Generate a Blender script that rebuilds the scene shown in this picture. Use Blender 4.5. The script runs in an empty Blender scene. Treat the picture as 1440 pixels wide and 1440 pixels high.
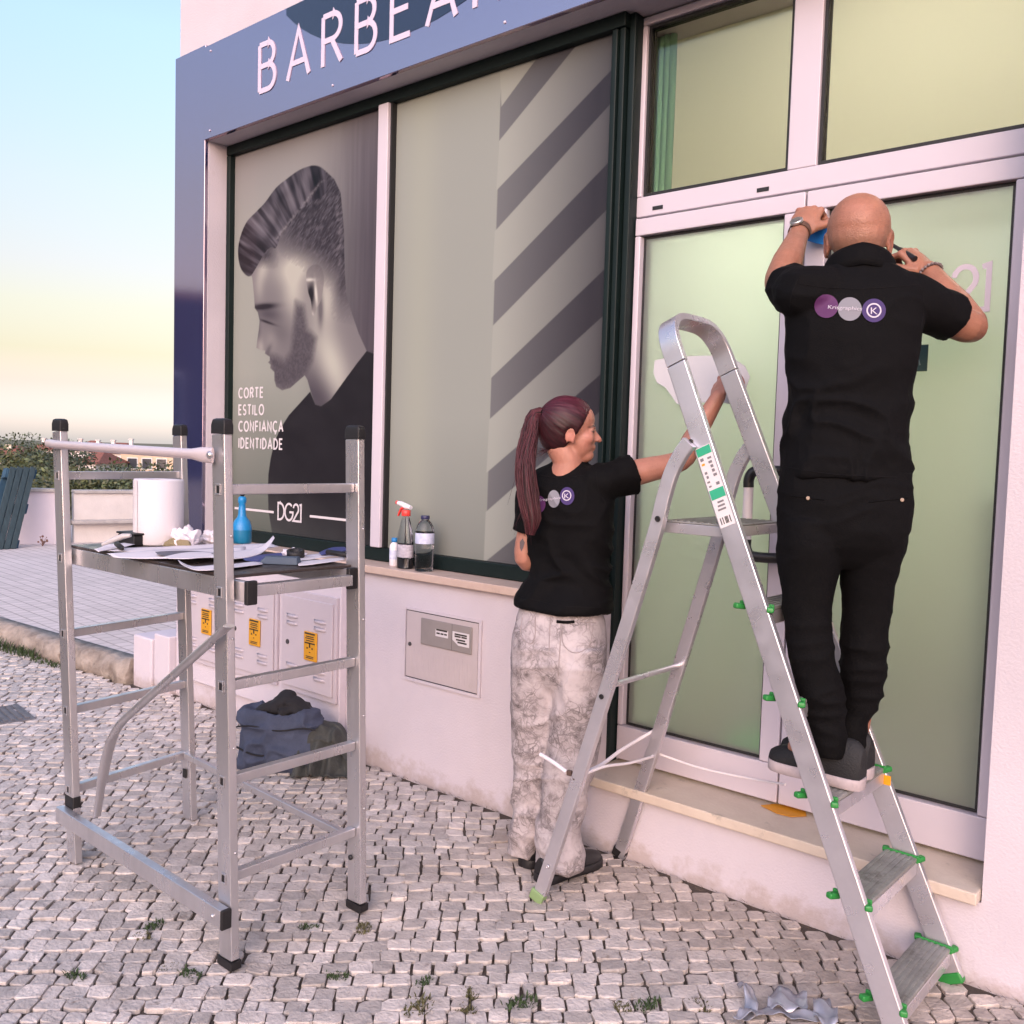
import bpy, bmesh, math, random
import numpy as np
from mathutils import Vector, Matrix, noise as mnoise
from mathutils.bvhtree import BVHTree

random.seed(7); rng = np.random.default_rng(7)
SC = bpy.context.scene
COL = SC.collection

# ------------------------------------------------------------------ camera
F_PX, CAM_H = 1321.3, 1.45            # focal length in photo pixels (1440 wide), eye height
YAW, PITCH, ROLL = -0.71175, 0.06379, -0.02939
def _cam_axes():
    cy, sy = math.cos(YAW), math.sin(YAW); cp, sp = math.cos(PITCH), math.sin(PITCH)
    fwd = Vector((sy*cp, cy*cp, -sp)); right = Vector((cy, -sy, 0)); down = fwd.cross(right)
    cr, sr = math.cos(ROLL), math.sin(ROLL)
    return cr*right+sr*down, -sr*right+cr*down, fwd
CR, CD, CF = _cam_axes()
CAMP = Vector((0, 0, CAM_H))
cam_data = bpy.data.cameras.new('camera')
cam_data.sensor_width = 36.0
cam_data.lens = F_PX/1440*36.0
cam_data.clip_start = 0.05; cam_data.clip_end = 3000
cam = bpy.data.objects.new('camera', cam_data); COL.objects.link(cam)
mw = Matrix.Identity(4)
for i in range(3):
    mw[i][0] = CR[i]; mw[i][1] = -CD[i]; mw[i][2] = -CF[i]; mw[i][3] = CAMP[i]
cam.matrix_world = mw
SC.camera = cam

# ------------------------------------------------------------------ sky, sun, exposure
SUN_EL, SUN_AZ = math.radians(20.0), math.radians(150)     # azimuth measured from +y towards +x
world = bpy.data.worlds.new('World'); SC.world = world; world.use_nodes = True
wn = world.node_tree.nodes; wl = world.node_tree.links
for n in list(wn): wn.remove(n)
w_out = wn.new('ShaderNodeOutputWorld'); w_bg = wn.new('ShaderNodeBackground')
w_sky = wn.new('ShaderNodeTexSky'); w_sky.sky_type = 'NISHITA'; w_sky.sun_disc = False
w_sky.sun_elevation = SUN_EL; w_sky.sun_rotation = SUN_AZ
w_sky.altitude = 50; w_sky.air_density = 0.6; w_sky.dust_density = 0.8; w_sky.ozone_density = 0.5
w_bg.inputs['Strength'].default_value = 0.15
w_tc = wn.new('ShaderNodeTexCoord'); w_sep = wn.new('ShaderNodeSeparateXYZ'); w_cr = wn.new('ShaderNodeValToRGB'); w_mx = wn.new('ShaderNodeMix')
w_mx.data_type = 'RGBA'; w_mx.blend_type = 'MULTIPLY'; w_mx.inputs['Factor'].default_value = 1.0       # dusk haze low over the horizon, all round
for _p, _c in ((0.0, (.35,.295,.31)), (.024, (.40,.29,.28)), (.054, (.42,.262,.205)), (.085, (.45,.295,.175)), (.129, (.58,.385,.23)), (.166, (.66,.445,.30)), (.237, (.79,.585,.395)), (.37, (.95,.85,.68)), (.60, (.98,.92,.88))):
    _e = w_cr.color_ramp.elements[0] if _p == 0 else w_cr.color_ramp.elements.new(_p)
    _e.position = _p; _e.color = (*_c, 1)
w_cr.color_ramp.elements[-1].color = (.98, .92, .88, 1)
wl.new(w_tc.outputs['Generated'], w_sep.inputs[0]); wl.new(w_sep.outputs['Z'], w_cr.inputs[0])
wl.new(w_sky.outputs[0], w_mx.inputs['A']); wl.new(w_cr.outputs[0], w_mx.inputs['B'])
wl.new(w_mx.outputs['Result'], w_bg.inputs['Color']); wl.new(w_bg.outputs[0], w_out.inputs['Surface'])
sun_data = bpy.data.lights.new('sun', 'SUN'); sun_data.energy = 1.0; sun_data.angle = math.radians(80)
sun_data.color = (1.0, 0.80, 0.87)
sun = bpy.data.objects.new('sun', sun_data); COL.objects.link(sun)
sd = Vector((math.sin(SUN_AZ)*math.cos(SUN_EL), math.cos(SUN_AZ)*math.cos(SUN_EL), math.sin(SUN_EL)))
sun.rotation_euler = sd.to_track_quat('Z', 'Y').to_euler()
SC.view_settings.view_transform = 'Standard'; SC.view_settings.look = 'None'
SC.view_settings.exposure = 1.9; SC.view_settings.gamma = 1.0
SC.view_settings.use_curve_mapping = False
SC.render.engine = 'CYCLES'
SC.cycles.use_denoising = True
SC.cycles.max_bounces = 8; SC.cycles.transmission_bounces = 6; SC.cycles.transparent_max_bounces = 8
SC.cycles.caustics_reflective = False; SC.cycles.caustics_refractive = False
SC.cycles.sample_clamp_indirect = 4.0

# ------------------------------------------------------------------ photo pixel -> place
def ray(x, y): return CR*((x-720)/F_PX) + CD*((y-720)/F_PX) + CF
def G(x, y, z=0.0):                  # point on a level plane
    r = ray(x, y); return CAMP + r*((z-CAM_H)/r.z)
def W(x, y, D):                      # point on a plane parallel to the facade
    r = ray(x, y); return CAMP + r*(D/r.y)
def PX(x, y, d):                     # point at a given depth
    return CAMP + ray(x, y)*d

# ------------------------------------------------------------------ materials
MATS = {}
def lin(c):                          # 0-255 sRGB -> linear
    return tuple(((v/255)/12.92 if v/255 <= .04045 else ((v/255+.055)/1.055)**2.4) for v in c)
def mat(name, base=(.8,.8,.8), rough=.6, metal=0., spec=.5, var=0., vscale=6., var2=None, bump=0., bscale=40.,
        coat=0., coat_rough=.1, sub=0., attr=None, trans=0., ior=1.5, detail=4., stretch=None, dirt=None, dscale=3., rvar=0., sheen=0., coords='Object'):
    if name in MATS: return MATS[name]
    m = bpy.data.materials.new(name); m.use_nodes = True; MATS[name] = m
    nt = m.node_tree; N = nt.nodes; L = nt.links; b = N['Principled BSDF']
    b.inputs['Base Color'].default_value = (*base, 1); b.inputs['Roughness'].default_value = rough
    b.inputs['Metallic'].default_value = metal; b.inputs['Specular IOR Level'].default_value = spec
    b.inputs['IOR'].default_value = ior
    b.inputs['Coat Weight'].default_value = coat; b.inputs['Coat Roughness'].default_value = coat_rough
    b.inputs['Transmission Weight'].default_value = trans
    if sheen: b.inputs['Sheen Weight'].default_value = sheen
    if sub:
        b.inputs['Subsurface Weight'].default_value = sub; b.inputs['Subsurface Radius'].default_value = (.012, .005, .003)
    tc = N.new('ShaderNodeTexCoord'); src = tc.outputs[coords]
    if stretch:
        mp = N.new('ShaderNodeMapping'); mp.inputs['Scale'].default_value = stretch
        L.new(src, mp.inputs[0]); src = mp.outputs[0]
    col = None
    if attr:
        a = N.new('ShaderNodeAttribute'); a.attribute_name = attr; col = a.outputs['Color']
    if var:
        nz = N.new('ShaderNodeTexNoise'); nz.inputs['Scale'].default_value = vscale; nz.inputs['Detail'].default_value = detail
        nz.inputs['Roughness'].default_value = .6
        L.new(src, nz.inputs['Vector'])
        rp = N.new('ShaderNodeMapRange'); rp.inputs[1].default_value = .3; rp.inputs[2].default_value = .7
        L.new(nz.outputs['Fac'], rp.inputs[0])
        mx = N.new('ShaderNodeMix'); mx.data_type = 'RGBA'
        if var2: mx.blend_type = 'MIX'; mx.inputs['B'].default_value = (*var2, 1)
        else: mx.blend_type = 'MULTIPLY'; mx.inputs['B'].default_value = (1-var, 1-var, 1-var, 1)
        if var2:
            ml = N.new('ShaderNodeMath'); ml.operation = 'MULTIPLY'; ml.inputs[1].default_value = var
            L.new(rp.outputs[0], ml.inputs[0]); L.new(ml.outputs[0], mx.inputs['Factor'])
        else: L.new(rp.outputs[0], mx.inputs['Factor'])
        if col is not None: L.new(col, mx.inputs['A'])
        else: mx.inputs['A'].default_value = (*base, 1)
        col = mx.outputs['Result']
    if dirt:
        nz = N.new('ShaderNodeTexNoise'); nz.inputs['Scale'].default_value = dscale; nz.inputs['Detail'].default_value = 8; nz.inputs['Roughness'].default_value = .7
        L.new(src, nz.inputs['Vector'])
        rp = N.new('ShaderNodeMapRange'); rp.inputs[1].default_value = dirt[1]; rp.inputs[2].default_value = dirt[1]+.12
        L.new(nz.outputs['Fac'], rp.inputs[0])
        ml = N.new('ShaderNodeMath'); ml.operation = 'MULTIPLY'; ml.inputs[1].default_value = dirt[2]; L.new(rp.outputs[0], ml.inputs[0])
        mx = N.new('ShaderNodeMix'); mx.data_type = 'RGBA'; mx.inputs['B'].default_value = (*dirt[0], 1)
        L.new(ml.outputs[0], mx.inputs['Factor'])
        if col is not None: L.new(col, mx.inputs['A'])
        else: mx.inputs['A'].default_value = (*base, 1)
        col = mx.outputs['Result']
    if col is not None: L.new(col, b.inputs['Base Color'])
    if rvar:
        nz = N.new('ShaderNodeTexNoise'); nz.inputs['Scale'].default_value = vscale*2; nz.inputs['Detail'].default_value = 5
        L.new(src, nz.inputs['Vector'])
        rp = N.new('ShaderNodeMapRange'); rp.inputs[1].default_value = .25; rp.inputs[2].default_value = .75
        rp.inputs[3].default_value = max(.02, rough-rvar); rp.inputs[4].default_value = min(1, rough+rvar)
        L.new(nz.outputs['Fac'], rp.inputs[0]); L.new(rp.outputs[0], b.inputs['Roughness'])
    if bump:
        nz = N.new('ShaderNodeTexNoise'); nz.inputs['Scale'].default_value = bscale; nz.inputs['Detail'].default_value = 6
        L.new(src, nz.inputs['Vector'])
        bp = N.new('ShaderNodeBump'); bp.inputs['Strength'].default_value = bump; bp.inputs['Distance'].default_value = .01
        L.new(nz.outputs['Fac'], bp.inputs['Height']); L.new(bp.outputs[0], b.inputs['Normal'])
    return m

# ------------------------------------------------------------------ mesh helpers
class MB:
    """collects boxes, tubes, prisms and lofts; build() links them as one mesh object"""
    def __init__(self): self.v = []; self.f = []; self.s = []
    def add(self, vs, fs, smooth=False):
        o = len(self.v); self.v += [tuple(p) for p in vs]
        self.f += [tuple(i+o for i in f) for f in fs]; self.s += [smooth]*len(fs); return self
    def box(self, a, b):
        (x0,y0,z0),(x1,y1,z1) = a, b
        x0,x1 = sorted((x0,x1)); y0,y1 = sorted((y0,y1)); z0,z1 = sorted((z0,z1))
        v = [(x0,y0,z0),(x1,y0,z0),(x1,y1,z0),(x0,y1,z0),(x0,y0,z1),(x1,y0,z1),(x1,y1,z1),(x0,y1,z1)]
        return self.add(v, [(0,3,2,1),(4,5,6,7),(0,1,5,4),(1,2,6,5),(2,3,7,6),(3,0,4,7)])
    def beam(self, p, q, w, h, up=(0,0,1), ext=0.):
        """rectangular bar from p to q; w across, h along 'up'"""
        p = Vector(p); q = Vector(q); d = (q-p).normalized(); p = p-d*ext; q = q+d*ext
        u = Vector(up); u = (u-d*u.dot(d)).normalized(); s = d.cross(u)
        v = []
        for c in (p, q):
            for a, b in ((-1,-1),(1,-1),(1,1),(-1,1)): v.append(c+s*(a*w/2)+u*(b*h/2))
        return self.add(v, [(0,1,2,3),(7,6,5,4),(0,4,5,1),(1,5,6,2),(2,6,7,3),(3,7,4,0)])
    def loft(self, rings, caps=True, smooth=True):
        n = len(rings[0]); v = [p for r in rings for p in r]; f = []
        for i in range(len(rings)-1):
            for k in range(n):
                a = i*n+k; b = i*n+(k+1) % n
                f.append((a, b, b+n, a+n))
        self.add(v, f, smooth)
        if caps:
            self.add(rings[0], [tuple(range(n-1, -1, -1))]); self.add(rings[-1], [tuple(range(n))])
        return self
    def tube(self, pts, r, n=12, caps=True, prof=None, up=None):
        """tube along a path; r scalar or list; prof optional list of (a,b) unit profile"""
        pts = [Vector(p) for p in pts]; m = len(pts)
        rs = r if isinstance(r, (list, tuple)) else [r]*m
        prof = prof or [(math.cos(2*math.pi*k/n), math.sin(2*math.pi*k/n)) for k in range(n)]
        t0 = (pts[1]-pts[0]).normalized()
        u = Vector(up) if up else (Vector((0,0,1)) if abs(t0.z) < .9 else Vector((1,0,0)))
        rings = []
        for i, p in enumerate(pts):
            t = (pts[min(i+1, m-1)]-pts[max(i-1, 0)]).normalized()
            u = (u-t*u.dot(t)).normalized(); s = t.cross(u)
            rr = rs[i]; ra, rb = rr if isinstance(rr, (tuple, list)) else (rr, rr)
            rings.append([p+s*(a*ra)+u*(b*rb) for a, b in prof])
        return self.loft(rings, caps)
    def lathe(self, prof, c=(0,0,0), n=28, caps=True, sx=1., sy=1.):
        rings = [[(c[0]+sx*r*math.cos(2*math.pi*k/n), c[1]+sy*r*math.sin(2*math.pi*k/n), c[2]+z) for k in range(n)] for r, z in prof]
        return self.loft(rings, caps)
    def prism(self, pts, d):
        """polygon (3d points) extruded by vector d"""
        n = len(pts); d = Vector(d); a = [Vector(p) for p in pts]; b = [p+d for p in a]
        f = [tuple(range(n)), tuple(range(2*n-1, n-1, -1))]+[(i, i+n, (i+1) % n+n, (i+1) % n) for i in range(n)]
        return self.add(a+b, f)
    def build(self, name, m=None, parent=None, bevel=0., seg=2, smooth=None):
        me = bpy.data.meshes.new(name); me.from_pydata(self.v, [], self.f)
        me.polygons.foreach_set('use_smooth', self.s if smooth is None else [smooth]*len(self.f))
        bm = bmesh.new(); bm.from_mesh(me); bmesh.ops.recalc_face_normals(bm, faces=bm.faces); bm.to_mesh(me); bm.free()
        if m: me.materials.append(m)
        return link(name, me, parent, bevel, seg)
def link(name, me, parent=None, bevel=0., seg=2):
    o = bpy.data.objects.new(name, me); COL.objects.link(o); o.parent = parent
    if bevel:
        md = o.modifiers.new('bevel', 'BEVEL'); md.width = bevel; md.segments = seg; md.limit_method = 'ANGLE'
        md.angle_limit = math.radians(40); md.harden_normals = False
        wn_ = o.modifiers.new('wn', 'WEIGHTED_NORMAL'); wn_.keep_sharp = False
        for p in me.polygons: p.use_smooth = True
    return o
def tag(o, label=None, cat=None, group=None, kind=None):
    if label: o['label'] = label
    if cat: o['category'] = cat
    if group: o['group'] = group
    if kind: o['kind'] = kind
    return o
def thing(name, label, cat, group=None, loc=(0,0,0)):
    o = bpy.data.objects.new(name, None); COL.objects.link(o); o.location = loc; o.empty_display_size = .05
    return tag(o, label, cat, group)
def struct(o): o['kind'] = 'structure'; return o
def recenter(o):
    """move a top-level mesh's origin to its base"""
    me = o.data; c = np.array([v.co[:] for v in me.vertices]); b = Vector(((c[:,0].min()+c[:,0].max())/2, (c[:,1].min()+c[:,1].max())/2, c[:,2].min()))
    me.transform(Matrix.Translation(-b)); o.location = b; return o
def smoothpath(pts, n=8):
    """Catmull-Rom through points"""
    P = [Vector(p) for p in pts]; P = [P[0]*2-P[1]]+P+[P[-1]*2-P[-2]]; out = []
    for i in range(1, len(P)-2):
        for k in range(n):
            t = k/n; a, b, c, d = P[i-1], P[i], P[i+1], P[i+2]
            out.append(.5*((2*b)+(c-a)*t+(2*a-5*b+4*c-d)*t*t+(-a+3*b-3*c+d)*t**3))
    out.append(P[-2]); return out

# numpy value noise
def vnoise(x, y, seed=0):
    xi = np.floor(x).astype(np.int64); yi = np.floor(y).astype(np.int64); xf = x-xi; yf = y-yi
    def h(a, b):
        n = (a*374761393+b*668265263+seed*1442695041) & 0xffffffff
        n = ((n ^ (n >> 13))*1274126177) & 0xffffffff
        return ((n ^ (n >> 16)) & 0xffff)/65535.
    u = xf*xf*(3-2*xf); v = yf*yf*(3-2*yf)
    return (h(xi,yi)*(1-u)+h(xi+1,yi)*u)*(1-v)+(h(xi,yi+1)*(1-u)+h(xi+1,yi+1)*u)*v
def fbm(x, y, o=4, seed=0):
    s = 0; a = .5
    for k in range(o): s = s+a*vnoise(x*2**k, y*2**k, seed+k); a *= .5
    return s/(1-.5**o)

# ------------------------------------------------------------------ lettering
def text_mesh(s, size=1., depth=0.):
    c = bpy.data.curves.new('t', 'FONT'); c.body = s; c.size = size; c.extrude = depth; c.resolution_u = 4
    o = bpy.data.objects.new('t', c); COL.objects.link(o)
    dg = bpy.context.evaluated_depsgraph_get(); me = bpy.data.meshes.new_from_object(o.evaluated_get(dg))
    bpy.data.objects.remove(o); bpy.data.curves.remove(c); return me
def arc(cx, cy, rx, ry, a0, a1, n=14):
    return [(cx+rx*math.cos(math.radians(a0+(a1-a0)*k/n)), cy+ry*math.sin(math.radians(a0+(a1-a0)*k/n))) for k in range(n+1)]
GL = {  # thin geometric capitals as strokes in a box of height 1; value = (width, strokes)
 'A': (.72, [[(0,0),(.36,1),(.72,0)], [(.13,.32),(.59,.32)]]),
 'B': (.56, [[(0,0),(0,1)], [(0,1),(.3,1)]+arc(.3,.765,.22,.235,90,-90)+[(0,.53)], [(0,.53),(.32,.53)]+arc(.32,.265,.24,.265,90,-90)+[(0,0)]]),
 'R': (.58, [[(0,0),(0,1)], [(0,1),(.3,1)]+arc(.3,.75,.25,.25,90,-90)+[(0,.5)], [(.28,.5),(.58,0)]]),
 'E': (.5, [[(.5,1),(0,1),(0,0),(.5,0)], [(0,.52),(.44,.52)]]),
 'I': (.02, [[(.01,0),(.01,1)]]),
 'C': (.7, [arc(.42,.5,.42,.5,50,310,22)]),
 'O': (.84, [arc(.42,.5,.42,.5,0,360,28)]),
 'T': (.6, [[(0,1),(.6,1)], [(.3,1),(.3,0)]]),
 'S': (.54, [arc(.27,.745,.24,.255,35,270,14)+arc(.27,.245,.26,.245,90,-145,14)[1:]]),
 'L': (.46, [[(0,1),(0,0),(.46,0)]]),
 'N': (.62, [[(0,0),(0,1),(.62,0),(.62,1)]]),
 'F': (.48, [[(.48,1),(0,1),(0,0)], [(0,.52),(.42,.52)]]),
 'D': (.64, [[(0,0),(0,1),(.18,1)]+arc(.18,.5,.46,.5,90,-90,18)+[(0,0)]]),
 'G': (.76, [arc(.42,.5,.42,.5,48,360,22)+[(.46,.5)]]),
 '2': (.56, [arc(.28,.72,.27,.28,170,-30,14)+[(0,0),(.62,0)]]),
 '1': (.16, [[(-.02,.96),(.14,1),(.14,0),(-.02,0)]]),
 'K': (.56, [[(0,0),(0,1)], [(.54,1),(.02,.46)], [(.2,.62),(.56,0)]]),
}
GL['Ç'] = (.7, GL['C'][1]+[[(.42,0),(.4,-.08),(.5,-.12),(.46,-.22),(.34,-.23)]])
def stroke_mb(strokes, w, t, org, ux, uz, un, h, wx=1.):
    """strokes -> flat ribbons of width w and thickness t; org origin, ux/uz in-plane unit axes, un outward"""
    mb = MB(); org = Vector(org); ux = Vector(ux); uz = Vector(uz); un = Vector(un)
    for si, st in enumerate(strokes):
        t += .0004*(si > 0)
        p = [Vector((a*h*wx, b*h)) for a, b in st]; closed = (p[0]-p[-1]).length < 1e-5
        L_, R_ = [], []
        for i, c in enumerate(p):
            a = p[i-1] if i else (p[-2] if closed else None); b = p[i+1] if i+1 < len(p) else (p[1] if closed else None)
            d1 = (c-a).normalized() if a is not None else None; d2 = (b-c).normalized() if b is not None else None
            if d1 is None: d1 = d2
            if d2 is None: d2 = d1
            n1 = Vector((-d1.y, d1.x)); n2 = Vector((-d2.y, d2.x)); m = (n1+n2)
            m = m/max(m.length, 1e-6); k = min(2.2, 1/max(.35, m.dot(n1)))
            L_.append(c+m*(w/2*k)); R_.append(c-m*(w/2*k))
        def q(v, z): return org+ux*v.x+uz*v.y+un*z
        v = []
        for l, r in zip(L_, R_): v += [q(l, t), q(r, t), q(l, 0), q(r, 0)]
        f = []
        for i in range(len(p)-1):
            a = i*4; b = a+4
            f += [(a,a+1,b+1,b), (a,b,b+2,a+2), (a+1,a+3,b+3,b+1)]
        f += [(0,2,3,1), (len(v)-4, len(v)-3, len(v)-1, len(v)-2)]
        mb.add(v, f)
    return mb
def word(text, org, ux, uz, un, h, w, t, m, parent, gap=.24, wx=1., name='letter'):
    x = 0.
    for ch in text:
        if ch == ' ': x += .5*h*wx; continue
        wd, st = GL[ch]
        o = stroke_mb(st, w, t, Vector(org)+Vector(ux)*x, ux, uz, un, h, wx).build(name, m, parent)
        x += (wd*wx+gap)*h
    return x
# ================================================================== THE SETTING
# --- terrain sheet to the horizon (falls away behind the terrace)
def terrain_h(x, y):
    d = math.hypot(x, y); s = min(1, max(0, (d-17)/18)); s = s*s*(3-2*s)
    return -.05 - s*4.2 + (mnoise.noise(Vector((x*.02, y*.02, 0)))*1.2*s)
tv, tf = [(0, 0, -.05)], []
radii = [3, 6, 10, 14, 17, 20, 24, 28, 33, 40, 55, 75, 100, 140, 200, 320, 600, 1200, 2400]; NS = 72
for r in radii:
    for k in range(NS):
        a = 2*math.pi*k/NS; x, y = r*math.cos(a), r*math.sin(a); tv.append((x, y, terrain_h(x, y)))
for k in range(NS): tf.append((0, 1+k, 1+(k+1) % NS))
for i in range(len(radii)-1):
    for k in range(NS):
        a = 1+i*NS+k; b = 1+i*NS+(k+1) % NS; tf.append((a, a+NS, b+NS, b))
M_TERR = mat('terrain_scrub', (.10,.10,.055), .95, var=.6, vscale=.15, var2=(.2,.17,.11), bump=.4, bscale=2)
mb = MB(); mb.add(tv, tf, True); struct(mb.build('terrain', M_TERR))

# --- cobbled street: bedding sheet and limestone setts
M_BED = mat('joint_soil', (.055,.042,.034), .95, var=.7, vscale=9, var2=(.12,.092,.074), bump=1., bscale=90, dirt=((.045,.055,.02), .6, .6), dscale=5)
M_STONE = mat('limestone_sett', (.5,.45,.42), .62, attr='Col', var=.34, vscale=16, bump=.55, bscale=95, detail=8, dirt=((.20,.155,.13), .585, .8), dscale=24, rvar=.12)
mb = MB()
nx, ny = 60, 60
bv = []
for j in range(ny+1):
    for i in range(nx+1):
        x = -11+i*13.5/nx; y = -5.2+j*8.0/ny; bv.append((x, y, -.0085+.004*mnoise.noise(Vector((x*3, y*3, 2)))))
mb.add(bv, [(j*(nx+1)+i, j*(nx+1)+i+1, (j+1)*(nx+1)+i+1, (j+1)*(nx+1)+i) for j in range(ny) for i in range(nx)], True)
street = struct(mb.build('cobbled_street', M_BED))
def kerb_y(x):  # kerb line of the raised terrace / foot of the shop wall
    return 2.8 if x > -5.0 else 2.72-(-5.0-x)*.055
ca, sa = math.cos(math.radians(43.5)), math.sin(math.radians(43.5))
def uv2w(u, v):                       # u across the rows, v along the view; waviness as laid by hand
    du = .05*mnoise.noise(Vector((u*.9, v*.9, 0)))+.012*mnoise.noise(Vector((u*4, v*4, 3)))
    dv = .05*mnoise.noise(Vector((u*.9+9, v*.9, 0)))+.014*mnoise.noise(Vector((u*4, v*4, 7)))
    u += du; v += dv
    return (u*ca-v*sa, u*sa+v*ca)
def in_reach(x, y):                   # what the photo shows, with a step's margin to the sides
    d = Vector((x, y, 0))-CAMP; z = d.dot(CF); u_ = d.dot(CR)
    return z > 1.7 and abs(u_) < z*.56+.7
stones = []                           # (corner list, height, colour)
v = -2.2; rs = random.Random(3)
while v < 9.5:
    ph = rs.uniform(.051, .063); u = -6.2+rs.uniform(0, .08)
    while u < 6.2:
        wdt = rs.uniform(.050, .078) if rs.random() > .07 else rs.uniform(.036, .05)
        cx, cy = uv2w(u+wdt/2, v+ph/2)
        if -9.6 < cx < .9 and -1.2 < cy < kerb_y(cx)-.02 and in_reach(cx, cy):
            g = .0019+rs.random()*.0018; cs = []
            for a, b in ((g,g),(wdt-g,g),(wdt-g,ph-g),(g,ph-g)):
                cs.append(uv2w(u+a+rs.uniform(-.0038,.0038), v+b+rs.uniform(-.0038,.0038)))
            cs = [(px_, min(py_, kerb_y(px_)-.004)) for px_, py_ in cs]
            stones.append((cs, rs.uniform(-.0035, .0045), rs.random()))
        u += wdt
    v += ph
def stone_geo(cs, hz, tone):
    """a chipped little block: rounded outline, domed worn top"""
    c = Vector((sum(p[0] for p in cs)/4, sum(p[1] for p in cs)/4)); ring = []
    for i in range(4):
        p = Vector(cs[i]); a = Vector(cs[i-1]); b = Vector(cs[(i+1) % 4]); k = rs.uniform(.06, .20)
        ring.append(p+(a-p)*k); ring.append(p+(b-p)*k*rs.uniform(.7, 1.2))
    tx, ty = rs.uniform(-.05, .05), rs.uniform(-.05, .05)
    vs = []
    for s, z in ((1.0, -.03), (1.0, -.0016), (.96, .0003), (.86, .0006)):
        for p in ring:
            q = c+(p-c)*s; j = rs.uniform(-.0016, .0016) if z > -.01 else 0
            vs.append((q.x+j, q.y+j, z+hz+(q.x-c.x)*tx+(q.y-c.y)*ty+j*.7))
    vs.append((c.x, c.y, .0008+hz+rs.uniform(-.001,.001))); n = 8; fs = []
    for r in range(3):
        for k in range(n):
            a = r*n+k; b = r*n+(k+1) % n; fs.append((a, b, b+n, a+n))
    for k in range(n): fs.append((3*n+k, 3*n+(k+1) % n, 4*n))
    return vs, fs
def stone_col(t, x, y):
    b = .48+.30*t**1.3; warm = .5+.5*mnoise.noise(Vector((x*.8, y*.8, 5)))
    near_wall = max(0, 1-abs(y-2.55)/.55) if x > -2.3 else 0      # browner, earth-stained setts along the foot of the wall
    if t > .93: b *= .62
    r, g_, bl = b*1.02, b*(.915-.02*warm), b*(.865-.05*warm)
    k = near_wall*.55
    return (r*(1-k)+.42*k*b/.6, g_*(1-k)+.33*k*b/.6, bl*(1-k)+.27*k*b/.6, 1)
def cam_size(cs):
    c = Vector((sum(p[0] for p in cs)/4, sum(p[1] for p in cs)/4, 0)); d = c-CAMP; z = d.dot(CF)
    if z < .3: return 0
    x, y = 720+F_PX*d.dot(CR)/z, 720+F_PX*d.dot(CD)/z
    if not (0 < x < 1440 and 0 < y < 1440): return 0
    ar = abs(sum(cs[i-1][0]*cs[i][1]-cs[i][0]*cs[i-1][1] for i in range(4)))/2
    return ar*(CAM_H/d.length)/z**2
order = sorted(range(len(stones)), key=lambda i: -cam_size(stones[i][0])); single = set(order[:300])
rest = MB(); rest_col = []
def set_col(me, cols):
    a = me.color_attributes.new('Col', 'FLOAT_COLOR', 'POINT'); a.data.foreach_set('color', np.array(cols, dtype=np.float32).ravel())
for i, (cs, hz, t) in enumerate(stones):
    vs, fs = stone_geo(cs, hz, t); c = stone_col(t, *cs[0])
    if i in single:
        me = bpy.data.meshes.new('cobblestone'); me.from_pydata(vs, [], fs)
        me.materials.append(M_STONE); set_col(me, [c]*len(vs))
        o = bpy.data.objects.new('cobblestone', me); COL.objects.link(o); o.parent = street
    else:
        rest.add(vs, fs, False); rest_col += [c]*len(vs)
o = rest.build('cobblestones', M_STONE, street); set_col(o.data, rest_col); o['kind'] = 'stuff'

# --- raised terrace to the left of the shop, its rough kerb, and the far walls
def paving_mat():
    m = bpy.data.materials.new('terrace_setts'); m.use_nodes = True; N = m.node_tree.nodes; L = m.node_tree.links; b = N['Principled BSDF']
    tc = N.new('ShaderNodeTexCoord'); mp = N.new('ShaderNodeMapping'); mp.inputs['Rotation'].default_value = (0, 0, .06)
    L.new(tc.outputs['Object'], mp.inputs[0])
    br = N.new('ShaderNodeTexBrick'); br.inputs['Scale'].default_value = 1; br.inputs['Brick Width'].default_value = .11; br.inputs['Row Height'].default_value = .11
    br.inputs['Mortar Size'].default_value = .006; br.inputs['Color1'].default_value = (.72,.645,.62,1); br.inputs['Color2'].default_value = (.63,.57,.545,1); br.inputs['Mortar'].default_value = (.44,.39,.37,1)
    L.new(mp.outputs[0], br.inputs['Vector'])
    nz = N.new('ShaderNodeTexNoise'); nz.inputs['Scale'].default_value = 1.4; nz.inputs['Detail'].default_value = 6; L.new(tc.outputs['Object'], nz.inputs['Vector'])
    mx = N.new('ShaderNodeMix'); mx.data_type = 'RGBA'; mx.blend_type = 'MULTIPLY'; mx.inputs['B'].default_value = (.80,.78,.78,1)
    L.new(nz.outputs['Fac'], mx.inputs['Factor']); L.new(br.outputs['Color'], mx.inputs['A']); L.new(mx.outputs['Result'], b.inputs['Base Color'])
    b.inputs['Roughness'].default_value = .9; b.inputs['Specular IOR Level'].default_value = .1
    bp = N.new('ShaderNodeBump'); bp.inputs['Strength'].default_value = .6; bp.inputs['Distance'].default_value = .01; bp.invert = True
    L.new(br.outputs['Fac'], bp.inputs['Height']); L.new(bp.outputs[0], b.inputs['Normal'])
    return m
TZ = .13
mb = MB()
mb.prism([(-14.5, kerb_y(-14.5)+.12, TZ), (-5.33, kerb_y(-5.33)+.12, TZ), (-5.33, 2.86, TZ), (-4.935, 2.86, TZ), (-4.935, 10, TZ), (-14.5, 10, TZ)], (0, 0, -.16))
struct(mb.build('terrace', paving_mat()))
M_KERB = mat('kerb_stone', (.40,.34,.29), .9, var=.85, vscale=11, var2=(.13,.10,.08), bump=1., bscale=38, detail=9)
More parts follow.
